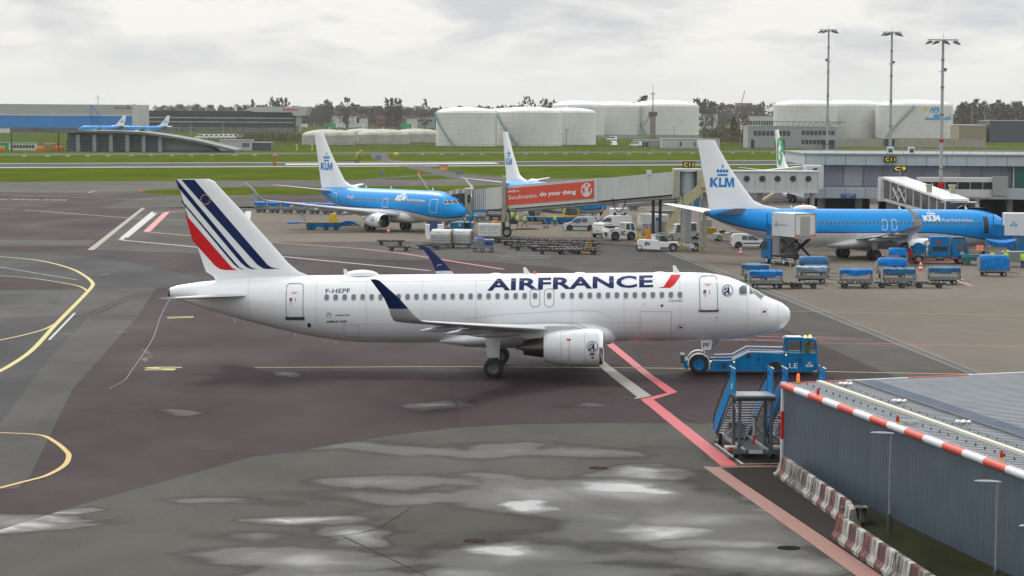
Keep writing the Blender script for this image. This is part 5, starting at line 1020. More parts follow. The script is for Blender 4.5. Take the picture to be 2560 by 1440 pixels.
def wood(name,label,x0,x1,ys,D,hmin,hmax,wd,n,mat,yb=None):
    mb=MB(); a=AT(x0,300,D).x; b=AT(x1,300,D).x; x=a
    while x<b:
        px=1280+x/D*F; yt=lerp_tab(ys,px)[0]; h=AT(px,yt,D).z*rnd.uniform(.86,1.05); h=max(h,3); w=h*rnd.uniform(.55,.95); crown_tree(mb,x,D+rnd.uniform(0,wd),h,w,n,rnd,0,rnd.choice((0,0,1)))
        x+=h*rnd.uniform(.08,.19)
    o=mb.build(name,mat,smooth=False); struct(o,'stuff'); o['label']=label; o['category']='wood'; return o
ys=[(-200,268),(340,268),(400,264),(600,264),(700,268),(740,266),(860,262),(900,268),(1090,270),(1300,266),(1400,266),(1600,262),(1750,258),(1800,256),(1840,262),(1950,262),(2390,264),(2440,258),(2500,262),(2560,258),(2700,262)]
wood('far_wood','brownish leafless wood along the whole horizon',-60,2640,ys,2500,14,20,200,190,[BARK,BARK2])
wood('far_wood','leafless wood behind the low stained tanks',742,1100,[(742,272),(800,270),(860,269),(1100,278)],2390,12,18,90,190,[BARK,BARK2])
wood('far_wood','dark leafless wood at the right beyond the tanks',2385,2640,[(2385,268),(2450,263),(2500,268),(2640,266)],1750,12,18,90,190,[BARK,BARK2])
wood('bushes','low leafless bushes by the near side of the low tanks',590,760,[(590,333),(680,331),(760,335)],1250,3,6,12,90,[BARK2,BARK])
wood('bushes','reddish leafless bushes between the wide tank and grey building',1762,1860,[(1762,322),(1800,315),(1860,322)],1290,3,8,12,100,[BARK2,BARK])
wood('hedge','low dark hedge strip at the foot of the black building',342,745,[(342,316),(745,316)],1780,2,4,8,50,[BARK,BARK2])
for px,yt,wd,kd,l in ((866,247,14,0,'bare round tree above the far wood left of the poplars'),(967,248,4.4,1,'first of the four thin poplars'),(979,250,4.4,1,'second of the four thin poplars'),(990,249,4.4,1,'third of the four thin poplars'),(1000,249,4.8,1,'fourth and rightmost of the four thin poplars'),(1063,250,8,1,'rounded tall tree right of the poplars'),(1318,244,16,0,'broad bare tree rising above the central tanks, left one'),(1362,249,12,0,'bare tree rising above the central tanks, right one'),(1385,254,10,0,'small bare tree beside the row of tall tanks'),(1610,243,14,0,'bare tree behind the tall tanks left of the aerial'),(680,246,9,1,'first poplar of the clump above the silver roof'),(692,247,9,1,'second poplar of the clump above the silver roof'),(703,248,9,1,'third poplar of the clump above the silver roof'),(716,247,8,1,'rightmost poplar of the clump above the silver roof'),(632,252,4,1,'single thin poplar left of the silver roof'),(820,252,10,0,'bare tree at the left end of the middle wood'),(1742,250,14,0,'bare tree right of the wide tall tank'),(1765,252,12,0,'second bare tree right of the wide tall tank'),(1782,255,10,0,'third bare tree right of the wide tall tank'),(2440,252,12,0,'bare tree rising above the right-hand wood, left one'),(2498,254,14,0,'bare tree rising above the right-hand wood, middle one'),(2550,256,14,0,'bare tree rising above the right-hand wood at the edge'),(1905,257,10,0,'bare tree between the crane and the right-hand tanks')):
    D=2150; p=AT(px,yt,D); mb=MB(); crown_tree(mb,0,0,p.z,wd*1.1,130 if kd else 150,rnd,kd); t=thing('bare_tree',l,'tree',(p.x,D,0),0,'trees rising above the far wood')
    o=mb.build('crown',[BARK if px!=1063 else BARK2],t,smooth=False); mb=MB(); mb.cyl((0,0,0),(0,0,p.z*.5),.5,6,.2); mb.build('trunk',BARK,t)
for px,yb,yt,l in ((1858,330,287,'dense rounded brown shrub beside the long pale building'),(1835,322,296,'small dark conifer left of the brown shrub')):
    D=1500; p=AT(px,yt,D); mb=MB(); crown_tree(mb,0,0,p.z,10 if px==1858 else 4,300,rnd,0 if px==1858 else 1); t=thing('shrub',l,'shrub',(p.x,D,0)); mb.build('crown',[BARK2 if px==1858 else EVG],t,smooth=False); mb=MB(); mb.cyl((0,0,0),(0,0,p.z*.4),.3,6,.15); mb.build('trunk',BARK,t)
# ================================================================ pier, boarding bridges, masts
PIER=M('pier_panel_grey',(.40,.455,.50),.5,var=.05,scale=.3,streak=.15); PIERD=M('pier_shutter',(.29,.30,.38),.5,var=.08,scale=.5); BR=M('bridge_off_white',(.50,.52,.50),.5,var=.05,scale=.4,streak=.2); BEIGE=M('bridge_beige_steel',(.36,.36,.28),.6,var=.12,scale=.8,streak=.2)
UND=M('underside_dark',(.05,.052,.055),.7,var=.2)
D=330; t=thing('pier','long grey blue terminal pier raised on columns behind the parked airliner','terminal pier',(0,D,0))
xa=AT(2012,400,D).x; xb=AT(2760,400,D).x; zA=AT(2300,386,D).z; zB=AT(2300,414,D).z; zC=AT(2300,469,D).z; zE=AT(2300,497,D).z; w_=xb-xa; cx=(xa+xb)/2
mb=MB(); mb.box(cx,12,zB,w_,24,zA-zB-.15); mb.build('upper_fascia',PIER,t,smooth=False)
mb=MB(); mb.box(cx,12,zA-.15,w_+.3,24.4,.2); mb.build('roof',M('pier_roof',(.2,.22,.24),.7,var=.15,scale=.4),t,smooth=False)
mb=MB(); mb.box(cx,12,zE,w_,24.1,zC-zE); mb.build('lower_fascia',PIER,t,smooth=False)
mb=MB(); x2=AT(2052,440,D).x; mb.box((x2+xb)/2,13,zC,xb-x2,22,zB-zC); mb.build('recessed_wall',PIERD,t,smooth=False)
x=x2+.6; i=0
while x<AT(2520,440,D).x:
    mb=MB(); mb.box(x+1.15,1.9,zC+.1,2.2,.12,zB-zC-.2); 
    for k in range(8): mb.box(x+.2+k*.27,1.82,zC+.1,.05,.06,zB-zC-.2)
    mb.build('shutter_panel',PIERD if i%5!=1 else LG,t,smooth=False); x+=2.4; i+=1
mb=MB(); 
for k in range(18): mb.box(xa+k*2.45+.05,-.012,zB,.05,.02,zA-zB-.2); mb.box(xa+k*2.45+.05,-.064,zE,.05,.02,zC-zE)
mb.build('panel_joint',DGREY,t,smooth=False)
for k in range(9): mb=MB(); mb.cyl((xa+2.4+k*4.6,3,0),(xa+2.4+k*4.6,3,zE),.45,12); mb.build('column',GREY,t)
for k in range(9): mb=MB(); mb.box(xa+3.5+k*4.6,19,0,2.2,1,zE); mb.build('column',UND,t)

for k,(a_,w2) in enumerate(((3.5,5.5),(13,7),(24,9),(36,6))): mb=MB(); mb.box(xa+a_+w2/2,12,0,w2,8,zE-.3); mb.box(xa+a_+w2/2,7.9,.1,1.2,.1,2.2,1); mb.build('dark_fill_block',[UND,GREY],t,smooth=False)  # dark blocks added to darken the open space under the pier
x3=AT(2537,440,D).x; mb=MB(); mb.box(x3+3,.9,zC+.1,6,.15,zB-zC+.1); g_=mb.build('glass_wall',M('green_glass',(.03,.12,.11),.1,coat=.4),t); mb=MB(); 
for k in range(4): mb.box(x3+k*1.4,.8,zC,.12,.14,zB-zC+.2)
mb.build('glazing_bar',WGREY,g_)
mb=MB(); mb.box((xa+xb)/2,.4,zA+.55,w_,.05,.05); mb.box((xa+xb)/2,.4,zA+.9,w_,.05,.05)
for k in range(22): mb.box(xa+k*2,.4,zA,.05,.05,.95)
mb.build('roof_railing',STEEL,t)
mb=MB(); q=AT(2102,494,D-.2); q2=AT(2140,484,D-.2); mb.box((q.x+q2.x)/2,-.15,q.z,q2.x-q.x,.1,q2.z-q.z); bs=mb.build('blue_sign',M('sign_navy_blue',(.01,.08,.28),.5),t); mb=MB(); decal(mb,merge(fit(text2d('HAL VOORZIJDE',.01),q.x+.15,q2.x-.15,q.z+.26,q2.z-.06),fit(text2d('LOS A',.01),q.x+.6,q2.x-.6,q.z+.05,q.z+.2)),lambda u,v:(u,-.21,v)); mb.build('lettering',WHITE,bs)
for x,l in ((2225,'left air conditioning unit on the pier roof'),(2278,'right air conditioning unit on the pier roof')):
    p=AT(x,386,D+2); mb=MB(); mb.box(p.x,p.y,zA+.1,.75,.6,.75); mb.box(p.x,p.y-.31,zA+.2,.5,.03,.5,1); mb.box(p.x+.12,p.y-.33,zA+.2,.3,.02,.5,1); tag(mb.build('air_conditioner',[WHITE,DGREY]),l,'air conditioner','air conditioners on the pier roof')
def gate_sign(s,x0,x1,y0,y1,D,label):
    a=AT(x0,y1,D); b=AT(x1,y0,D); t=thing('gate_sign',label,'gate sign',((a.x+b.x)/2,D,a.z)); w_=b.x-a.x; h=b.z-a.z; mb=MB(); mb.box(0,0,0,w_,.25,h); mb.build('sign_box',BLK,t); mb=MB(); decal(mb,fit(text2d(s,.0,0,1.15),-w_*.38,w_*.38,h*.2,h*.8),lambda u,v:(u,-.14,v)); mb.build('lettering',M('lit_yellow',(.85,.62,.0),.5,emit=.5),t)
    mb=MB(); mb.box(0,0,-.45,.1,.1,.45); mb.build('post',STEEL,t)
gate_sign('C11',2210,2241,391.5,405.5,D-.4,'black gate sign with yellow lettering on the pier fascia'); gate_sign('C9',2233,2268,414,429,321,'black gate sign with yellow lettering above the glazed bridge'); gate_sign('C11',1706,1737,404,419,310,'black gate sign with yellow lettering above the stair bridge')
# telescopic bridge with red advertising
P0=V((19.9,310)); P1=V((-6.0,347.5))
def on_line(px,A=P0,B=P1):
    k=(px-1280)/F; t_=(A.x-k*A.y)/(k*(B.y-A.y)-(B.x-A.x)); return A+(B-A)*t_
t=thing('boarding_bridge','white telescopic boarding bridge carrying a long red advertising panel','boarding bridge',(P0.x,P0.y,0))
dr=(P1-P0).normalized(); nr=V((-dr.y,dr.x))*-1
if nr.y>0: nr=-nr
def seg(px0,px1,yt0,yt1,yb0,yb1,o0,o1,mat,name,par=t,A=P0,B=P1,C=None,m=0,n_=None):
    # tunnel section between two picture columns, near face offset o0, far face o1 (metres towards the viewer)
    c=C or P0; nn=n_ or nr; a=on_line(px0,A+nn*o0,B+nn*o0); b=on_line(px1,A+nn*o0,B+nn*o0); za,zb=AT(px0,yt0,a.y).z,AT(px1,yt1,b.y).z; wa,wb=AT(px0,yb0,a.y).z,AT(px1,yb1,b.y).z; a=a-nn*o0; b=b-nn*o0; mb=MB(); V3=lambda p,z,o:(p.x+nn.x*o-c.x,p.y+nn.y*o-c.y,z)
    mb.loft([[V3(p,z0,o0),V3(p,z1,o0),V3(p,z1,o1),V3(p,z0,o1)] for p,z0,z1 in ((a,wa,za),(b,wb,zb))]); return mb.build(name,mat,par,smooth=False)
seg(1178,1216,473,471,526,524,1.0,-1.6,M('bridge_shutter_grey',(.22,.24,.25),.5,var=.1),'shutter_section'); seg(1213,1255,470,466,524,521,1.15,-1.6,BR,'inner_tunnel')
seg(1255,1489,466,445,523,504,1.3,-1.8,BR,'middle_tunnel'); seg(1485,1680,448,429,503,486,1.5,-2.0,BR,'outer_tunnel'); seg(1486,1492,446,445,505,504,1.58,-2.1,WGREY,'tunnel_frame')
seg(1262,1700,525,489,530,494,1.0,-1.4,GREY,'underframe'); 
for k in range(7): seg(1179+k*5,1181+k*5,474-k*.3,474-k*.3,525-k*.3,525-k*.3,1.04,.98,WGREY,'shutter_slat')
ad=seg(1266,1482,471.5,452,513,495.5,1.36,1.25,M('advert_orange_red',(.62,.05,.012),.5,var=.03),'advert_panel')
def on_panel(px,py,off=1.40):
    a=on_line(px); 
    for _ in range(4):
        d=ray(px,py); O=CAMP; n3=V((nr.x,nr.y,0)); p0=V((P0.x+nr.x*off,P0.y+nr.y*off,0)); t_=(p0-O).dot(n3)/d.dot(n3)
    q=O+d*t_; return V((q.x-P0.x,q.y-P0.y,q.z))
def ptext(s,x0,y0,x1,y1,h,bold,mat,vf=None):
    mb=MB(); decal(mb,fit(vf or text2d(s,bold),0,1,0,1),lambda u,v:on_panel(x0+(x1-x0)*u,y0+(y1-y0)*u-h*v)); return mb.build('lettering',mat,ad)
ptext('Soulmates,',1271,501,1345,494.5,12,.0,WHITE); ptext('do your thing',1349,494,1440,487.5,14,.035,WHITE); ptext('ING',1270,482,1289,480.4,6,.03,WHITE)
# simple lion-head drawing: mane strokes, brow, nose, muzzle
LI=[]
for k in range(18):
    a_=R(20+k*320/17-70+90); LI.append(stroke([(.5+.40*math.cos(a_),.5+.42*math.sin(a_)),(.5+.5*math.cos(a_+.12),.5+.52*math.sin(a_+.12))],.11))
LI+=[stroke([(.22,.72),(.32,.8),(.42,.72),(.45,.5),(.38,.36)],.10),stroke([(.78,.72),(.68,.8),(.58,.72),(.55,.5),(.62,.36)],.10),polyvf([(.4,.38),(.6,.38),(.5,.28)]),stroke([(.3,.22),(.5,.3),(.7,.22),(.6,.12),(.4,.12),(.3,.22)],.10),stroke([(.28,.58),(.4,.56)],.06),stroke([(.6,.56),(.72,.58)],.06),stroke([(.1,.4),(.34,.3)],.03),stroke([(.9,.4),(.66,.3)],.03)]
ptext('',1452,494,1481,491.5,36,0,WHITE,merge(*LI)); ptext('',1291,480.2,1299,479.5,6,0,WHITE,merge(stroke([(0,.2),(.3,.8),(.6,.3),(1,.2)],.2)))
# bellows and cab at the aeroplane
mb=MB(); c=on_line(1172); a=AT(1163,470,c.y); b=AT(1178,532,c.y); mb.box((a.x+b.x)/2-P0.x,c.y-P0.y-1,b.z,b.x-a.x,3.4,a.z-b.z); mb.build('cab_frame',BEIGE,t,smooth=False)
mb=MB(); mb.box(AT(1172,500,c.y-2.7).x-P0.x,c.y-P0.y-2.78,AT(1172,505,c.y).z,.3,.1,1.0,0); mb.build('cab_window',GLASS,t)
mb=MB(); rs=[]
for k in range(9):
    f=k/8; x=AT(1163-f*62,480,c.y).x-P0.x; zt=AT(1160,471+f*f*15,c.y).z; rs.append([(x,-2.4+c.y-P0.y,2.7),(x,-2.4+c.y-P0.y,zt-.5-(k%2)*.08),(x,-1.4+c.y-P0.y,zt-(k%2)*.1),(x,.6+c.y-P0.y,zt-(k%2)*.1),(x,1.4+c.y-P0.y,zt-.4),(x,1.4+c.y-P0.y,2.7)])
mb.loft(rs); mb.build('bellows',M('bellows_black',(.03,.032,.036),.6,var=.3),t,smooth=False)
# drive column with wheels
c=on_line(1258); q=lambda dx,dy,z:(c.x-P0.x+dx,c.y-P0.y+dy,z)
mb=MB(); zt=AT(1256,440,c.y).z; mb.box(*q(0,-2.75,1.9)[:2],1.9,.5,.5,zt-1.9); mb.box(*q(0,1.6,1.9)[:2],1.9,.5,.5,zt-1.9); mb.build('drive_column',BEIGE,t,smooth=False)
mb=MB(); mb.box(*q(0,-2.75,0)[:2],1.0,.42,.42,2.2); mb.cyl(q(.8,-1.6,.7),q(.8,-1.6,3.2),.08); mb.build('hydraulic_leg',BLK,t)
mb=MB(); mb.box(*q(.3,-1.6,0)[:2],.75,2.4,1.6,.3); mb.build('drive_carriage',BEIGE,t,smooth=False); mb=MB(); mb.box(*q(-1.0,-2.2,0)[:2],1.0,.8,.5,1.0,ch=.1); mb.build('orange_motor_box',M('motor_orange',(.75,.28,.02),.5),t)
for dy in (-.9,.1,-2.0): mb=MB(); mb.wheel(q(.4,dy-.6,.62),.62,.4); mb.build('wheel',[BLACK,GREY],t)
mb=MB(); mb.tube([q(-3.2,-2.2,.8),q(4.4,-2.4,1.0)],.06,6); mb.tube([q(-2.6,-1.4,.9),q(4.0,-1.2,1.05)],.05,6); mb.build('safety_rail',M('rust_red',(.3,.08,.04),.6,var=.4),t)
for k,(x0,x1) in enumerate(((1268,1285),(1285,1306),(1168,1200),(1545,1580),(1700,1722))):
    a=on_line(x0); b=on_line(x1); za=AT(x0,518-(x0-1268)*.085,a.y).z; mb=MB(); P=[]
    for i in range(9): f=i/8; P.append((a.x+(b.x-a.x)*f-P0.x+nr.x,a.y+(b.y-a.y)*f-P0.y+nr.y-1.0,za-1.6*math.sin(pi*f)**.7)); 
    mb.tube(P,.06,5); mb.build('cable',BLACK,t)
# rotunda and its column
mb=MB(); zt,zb=AT(1715,428,310).z,AT(1715,489,310).z; mb.cyl((0,0,zb),(0,0,zt),.95*1.0+.0,28); mb.build('rotunda',M('rotunda_pale_blue',(.42,.5,.56),.5,var=.05),t,ang=60)
mb=MB(); mb.box(-1.35,-.8,zb-.1,.75,2.2,zt-zb+.3); mb.box(1.25,-.6,zb-.1,.55,2.4,zt-zb+.3); mb.build('rotunda_frame',BEIGE,t,smooth=False)
mb=MB(); mb.cyl((0,0,zt),(0,0,zt+.3),1.7,24); mb.cyl((0,0,zb-.3),(0,0,zb),1.7,24); mb.build('rotunda_cap',WGREY,t); mb=MB(); mb.cyl((0,0,0),(0,0,zb),.5,16); mb.build('column',GREY,t)
mb=MB(); mb.box(-4.2,3.5,AT(1630,437,316).z,.55,.6,.6); mb.build('roof_unit',WGREY,t)
# second drive column below the outer tunnel
c=on_line(1640); mb=MB(); zt=AT(1640,492,c.y).z
for s_ in (-.4,.4): mb.box(c.x-P0.x+s_,c.y-P0.y-.5,1.2,.35,.35,zt-1.2)
mb.build('hydraulic_leg',BLK,t); mb=MB(); mb.box(c.x-P0.x-1.0,c.y-P0.y-1.2,.7,.7,.6,1.4,ch=.08); mb.build('orange_motor_box',M('motor_orange'),t); mb=MB(); mb.box(c.x-P0.x+.3,c.y-P0.y-.6,.5,2.6,1.6,.5); mb.box(c.x-P0.x+.6,c.y-P0.y-.6,1,1.2,1,.8); mb.build('drive_carriage',GREY,t)
for dy in (-1.2,.2): mb=MB(); mb.wheel((c.x-P0.x,c.y-P0.y+dy,.5),.5,.35); mb.build('wheel',[BLACK,GREY],t)
mb=MB(); mb.tube([(c.x-P0.x-3.5,c.y-P0.y-1.5,.7),(c.x-P0.x+3.2,c.y-P0.y-1.6,.9)],.06,6); mb.build('safety_rail',M('rust_red'),t)
# bridge to the hidden airliner, further back
Q0=V((23.0,326)); Q1=V((14.6,372)); t2=thing('boarding_bridge','second boarding bridge seen under the red one, with a short orange panel','boarding bridge',(Q0.x,Q0.y,0)); d2=(Q1-Q0).normalized(); n2=V((-d2.y,d2.x)); n2=n2 if n2.x<0 else -n2
def seg2(px0,px1,yt0,yt1,yb0,yb1,o0,o1,mat,name): return seg(px0,px1,yt0,yt1,yb0,yb1,o0,o1,mat,name,t2,Q0,Q1,Q0,0,n2)
seg2(1546,1740,468,440,512,492,1.2,-1.2,BR,'tunnel'); seg2(1546,1740,512,492,516,497,1.0,-1.0,GREY,'underframe'); seg2(1640,1684,484,480,496,494,1.34,1.22,ORANGE,'advert_panel')
# walkway with portholes
D=316; t=thing('walkway','white fixed walkway with five round portholes leading to the pier','walkway',(0,D,0)); a=AT(1742,430,D); b=AT(2046,477,D); zt=AT(1900,430,D).z; zb=AT(1900,477,D).z
mb=MB(); mb.box((a.x+b.x)/2,1.4,zb,b.x-a.x,2.8,zt-zb); mb.build('tunnel',BR,t,smooth=False); mb=MB(); mb.box((a.x+b.x)/2,1.4,zt,b.x-a.x+.2,3.1,.16); mb.box((a.x+b.x)/2,1.4,zb-.22,b.x-a.x,3.0,.22); mb.build('trim',WGREY,t,smooth=False)
for px in (1867,1905.6,1944,1982.5,2021):
    p=AT(px,447,D-.05); mb=MB(); mb.lathe((p.x,.02,p.z),(0,-1,0),[(0,.2),(0,.30),(.1,.40),(.1,.34),(.0,.33)],24,0,False,False); f=mb.build('porthole',GREY,t); mb=MB(); mb.lathe((p.x,-.02,p.z),(0,-1,0),[(0,.01),(.02,.33)],24); mb.build('glass',GLASS,f)
x=a.x+.8
mb=MB()
while x<b.x: mb.box(x,-.012,zb,.04,.02,zt-zb); x+=1.2
mb.build('panel_joint',GREY,t); 
for px in (1762,1900,2030): p=AT(px,500,D+1.4); mb=MB(); mb.cyl((p.x,1.4,0),(p.x,1.4,zb-.2),.28,12); mb.build('column',BEIGE,t)
D2=328; mb=MB(); q=[AT(x,y,D2) for x,y in ((1846,433),(2006,416),(2006,432),(1846,445))]; mb.prism([(p.x,p.z) for p in q],'y',D2,D2+3); tag(mb.build('walkway',BR,smooth=False),'plain sloping walkway rising behind the portholed walkway','walkway')
mb=MB(); a=AT(2006,412,D2); b=AT(2048,470,D2); mb.box((a.x+b.x)/2,D2-2,b.z,b.x-a.x,5,a.z-b.z); mb.box((a.x+b.x)/2,D2-4.6,b.z+.3,.5,.1,a.z-b.z-.6,1); tag(mb.build('junction_box',[WGREY,GLASS],smooth=False),'pale junction block joining the walkways to the pier','walkway block')
# beige service stair
D=306; t=thing('service_staircase','beige steel staircase descending left from the porthole walkway','staircase',(0,D,0))
fl=[((1764,468),(1708,513)),((1704,516),(1664,590))]
for (p,q) in fl:
    a=AT(*p,D); b=AT(*q,D-1.5 if q[1]>560 else D); b.z=max(b.z,.15)
    for dy in (-1.1,0.1):
        mb=MB(); 
        for z0,z1 in ((-.35,.0),(.0,.95)):
            mt=0 if z1<=0 or dy==-1.1 else 0; mb.loft([[(P.x,dy,P.z+z0),(P.x,dy+.06,P.z+z0),(P.x,dy+.06,P.z+z1),(P.x,dy,P.z+z1)] for P in (a,b)]) if (z1<=0 or dy<0 or 1) else None
        mb.build('stair_side',M('stair_beige',(.45,.41,.24),.6,var=.12,scale=.8,streak=.3),t,smooth=False)
    n=int((a.z-b.z)/.2)
    for k in range(n): f=(k+.5)/n; mb=MB(); mb.box(a.x+(b.x-a.x)*f,-.5,a.z+(b.z-a.z)*f,.34,1.1,.05); mb.build('step',DGREY,t)
a=AT(1706,515,D); mb=MB(); mb.box(a.x,-.5,a.z-.15,1.2,1.4,.12); mb.build('landing',BEIGE,t)
for px in (1704,1750): a=AT(px,515 if px==1704 else 470,D); mb=MB(); mb.cyl((a.x,-.5,0),(a.x,-.5,a.z-.1),.12,8); mb.build('post',BEIGE,t)
a=AT(1775,462,D); mb=MB(); mb.box(a.x,-.6,a.z-.3,2.2,1.6,.15); mb.box(a.x,-1.35,a.z-.2,2.2,.05,1.1); mb.build('platform',M('stair_beige'),t,smooth=False)
mb=MB(); a=AT(1730,500,312); b=AT(1690,575,312); mb.loft([[(p.x,p.y,p.z),(p.x+.0,p.y+1.2,p.z),(p.x,p.y+1.2,p.z-.3),(p.x,p.y,p.z-.3)] for p in (AT(1940,478,322),AT(1880,516,322))]); tag(mb.build('ramp',M('stair_beige'),smooth=False),'beige ramp slanting down behind the fin below the porthole walkway','ramp')
# glazed bridge of the next gate
t=thing('boarding_bridge','boarding bridge with glass sides and white roof running down to the parked airliner','boarding bridge',(0,0,0)); A=AT(2236,450,321); B=AT(2392,505,304)
za,zb_=AT(2236,447,321).z,AT(2240,502,321).z; zc,zd=AT(2392,503,304).z,AT(2392,545,304).z; dx=V((B.x-A.x,B.y-A.y)).normalized(); nn=V((dx.y,-dx.x)); nn=nn if nn.x<0 else -nn
def T3(p,z,o): return (p.x+nn.x*o,p.y+nn.y*o,z)
mb=MB(); mb.loft([[T3(p,z,1.5),T3(p,z+.25,1.5),T3(p,z+.25,-1.5),T3(p,z,-1.5)] for p,z in ((A,za),(B,zc))]); mb.build('roof',WHITE,t,smooth=False)
mb=MB(); mb.loft([[T3(p,z,1.35),T3(p,z2,1.35),T3(p,z2,-1.35),T3(p,z,-1.35)] for p,z,z2 in ((A,zb_+.3,za-.01),(B,zd+.3,zc-.01))]); mb.build('glass_side',M('bridge_glass',(.10,.09,.09),.1,coat=.4,var=.5,scale=.6),t,smooth=False)
mb=MB(); mb.loft([[T3(p,z,1.45),T3(p,z+.3,1.45),T3(p,z+.3,-1.45),T3(p,z,-1.45)] for p,z in ((A,zb_),(B,zd))]); 
for k in range(9): f=k/8; p=A.lerp(B,f); z0=zb_+(zd-zb_)*f; z1=za+(zc-za)*f; mb.box(p.x+nn.x*1.4,p.y+nn.y*1.4,z0,.14,.14,z1-z0)
for k in (0,1): p=A.lerp(B,.18+.1*k); q=A.lerp(B,.28+.1*k); mb.cyl(T3(p,za-1.0,1.5),T3(q,zb_+.1,1.5),.1,6); mb.cyl(T3(q,za-1.2,1.5),T3(p,zb_+.4,1.5),.1,6)
mb.build('frame',WGREY,t,smooth=False)
mb=MB(); p=AT(2238,470,322); mb.box(p.x-.6,322,AT(2238,503,322).z,2.6,2.4,AT(2238,443,322).z-AT(2238,503,322).z); mb.build('rotunda',WGREY,t,smooth=False); mb=MB(); mb.cyl((p.x-.5,322,0),(p.x-.5,322,5.2),.5,14); mb.build('column',GREY,t)
mb=MB(); c=AT(2425,512,303); rs=[]
for k in range(9): f=k/8; a_=pi*f; rs.append([(c.x-2.1*math.cos(a_)+.3,c.y-2.2,4.7+1.05*math.sin(a_)**.6),(c.x-2.1*math.cos(a_)+.6,c.y+2,4.6+1.0*math.sin(a_)**.6)])
mb.loft(rs,0,False,False,False); mb.box(c.x,c.y+1,3.0,3.6,2.4,2.2); mb.build('canopy',M('bellows_black'),t)
mb=MB(); mb.box(c.x-1.0,c.y+1.8,5.75,4.0,2.0,.1); mb.build('cab_roof',WGREY,t)
for px,y0,D_ in ((2323,465,309),(2381,466,309)): p=AT(px,y0,D_); mb=MB(); mb.box(p.x,p.y,1,.6,.6,p.z-1); mb.box(p.x,p.y,p.z,.8,.8,.2); mb.build('lift_column',BEIGE,t,smooth=False)
D=324; t=thing('walkway','dark glazed fixed walkway in front of the pier at the right','walkway',(0,D,0)); a=AT(2300,444,D); b=AT(2517,493,D); mb=MB(); mb.box((a.x+b.x)/2,1.5,b.z,b.x-a.x,3,.9); mb.box((a.x+b.x)/2,1.5,a.z-.5,b.x-a.x,3,.5); mb.build('frame',WGREY,t,smooth=False)
mb=MB(); mb.box((a.x+b.x)/2,1.5,b.z+.9,b.x-a.x-.2,2.8,a.z-b.z-1.4); mb.build('glazing',M('walkway_glass',(.02,.028,.03),.12,coat=.3,var=.6,scale=.5),t,smooth=False)
x=a.x
while x<b.x: mb=MB(); mb.box(x,.06,b.z+.9,.1,.1,a.z-b.z-1.4); mb.build('glazing_bar',GREY,t); x+=1.5
mb=MB(); mb.box(b.x-.9,-.3,b.z+.2,1.8,.5,a.z-b.z); mb.build('end_panel',GREY,t,smooth=False)
# light masts
MST=M('mast_grey',(.33,.35,.36),.5,var=.08,scale=.5)
for px,yt,x0,x1,D,l in ((2072,74,2046,2096,420,'leftmost tall light mast'),(2230,80,2204,2257,385,'middle tall light mast'),(2358,99,2315,2400,316,'rightmost light mast, with a red band in front of the pier')):
    p=AT(px,yt,D); t=thing('light_mast',l,'light mast',(p.x,D,0),0,'tall floodlight masts'); s=D/F; mb=MB(); mb.cyl((0,0,0),(0,0,p.z),.27,12,.14); mb.build('mast',MST,t)
    for k in range(6): mb=MB(); mb.cyl((0,0,p.z*(.25+k*.13)),(0,0,p.z*(.25+k*.13)+.12),.27-.01*k,12); mb.build('mast_joint',DGREY,t)
    L0=(x0-px)*s; L1=(x1-px)*s; big=px==2358; mb=MB(); mb.box((L0+L1)/2,0,p.z-.1,L1-L0-.4,.2,.14); mb.box(0,0,p.z-.15,.5,2.2,.16); mb.cyl((0,0,p.z),(0,0,p.z+.7),.03,5); mb.build('crossbar',MST,t)
    for (lx,ly,tl) in ((L0+.25,0,-1),(L1-.3,0,1),(L0*.45,.3,-1),(L1*.5 if not big else .3,-.9,1)):
        mb=MB(); mb.loft([[(lx+tl*(-.55),ly-.4,p.z-.35),(lx+tl*.35,ly-.4,p.z-.62),(lx+tl*.35,ly+.4,p.z-.62),(lx+tl*(-.55),ly+.4,p.z-.35)],[(lx+tl*(-.35),ly-.25,p.z-.12),(lx+tl*.05,ly-.25,p.z-.2),(lx+tl*.05,ly+.25,p.z-.2),(lx+tl*(-.35),ly+.25,p.z-.12)]]); mb.build('floodlight',DGREY,t,smooth=False)
    if big:
        for y0,y1,mt in ((455,472,RED),(472,486,WHITE),(348,353,RED)): za,zb_=AT(2352,y0,D).z,AT(2352,y1,D).z; mb=MB(); mb.cyl((0,0,zb_),(0,0,za),.30,14); mb.build('band',mt,t)
    mb=MB(); zz=AT(px,yt+78,D).z; mb.box(.3*(-1 if px<2200 else 1),0,zz,.35,.2,.3); mb.box(0,0,zz-.15,.8,.08,.08); mb.build('camera_bracket',DGREY,t)
# ================================================================ warehouse in the right foreground
C0=V((12.15,120.4)); uu=V((29,5.05)).normalized(); ww=V((5.05,-29)).normalized(); hz=lambda u:3.62+.034*u
t=thing('warehouse','dark ribbed metal warehouse with a red and white striped roof edge','warehouse',(C0.x,C0.y,0)); LW,LU=46,34
WCL=M('ribbed_cladding_blue_grey',(.10,.135,.175),.45,var=.1,scale=.6,streak=.2,metal=.1); WRF=M('ribbed_roof_grey',(.19,.215,.235),.5,var=.14,scale=.7,metal=.2)
L3=lambda u,w_,z:(uu.x*u+ww.x*w_,uu.y*u+ww.y*w_,z)
mb=MB(); a=[];b=[]; n=int(LW/.2)
for k in range(n):
    for f,o in ((0,0),(.045,-.035),(.1,-.035),(.145,0)): w_=k*.2+f; a.append(L3(o,w_,0)); b.append(L3(o,w_,hz(0)))
ids0=[mb.P(p) for p in a]; ids1=[mb.P(p) for p in b]
for i in range(len(a)-1): mb.face((ids0[i],ids0[i+1],ids1[i+1],ids1[i]))
mb.build('long_wall',WCL,t,smooth=False)
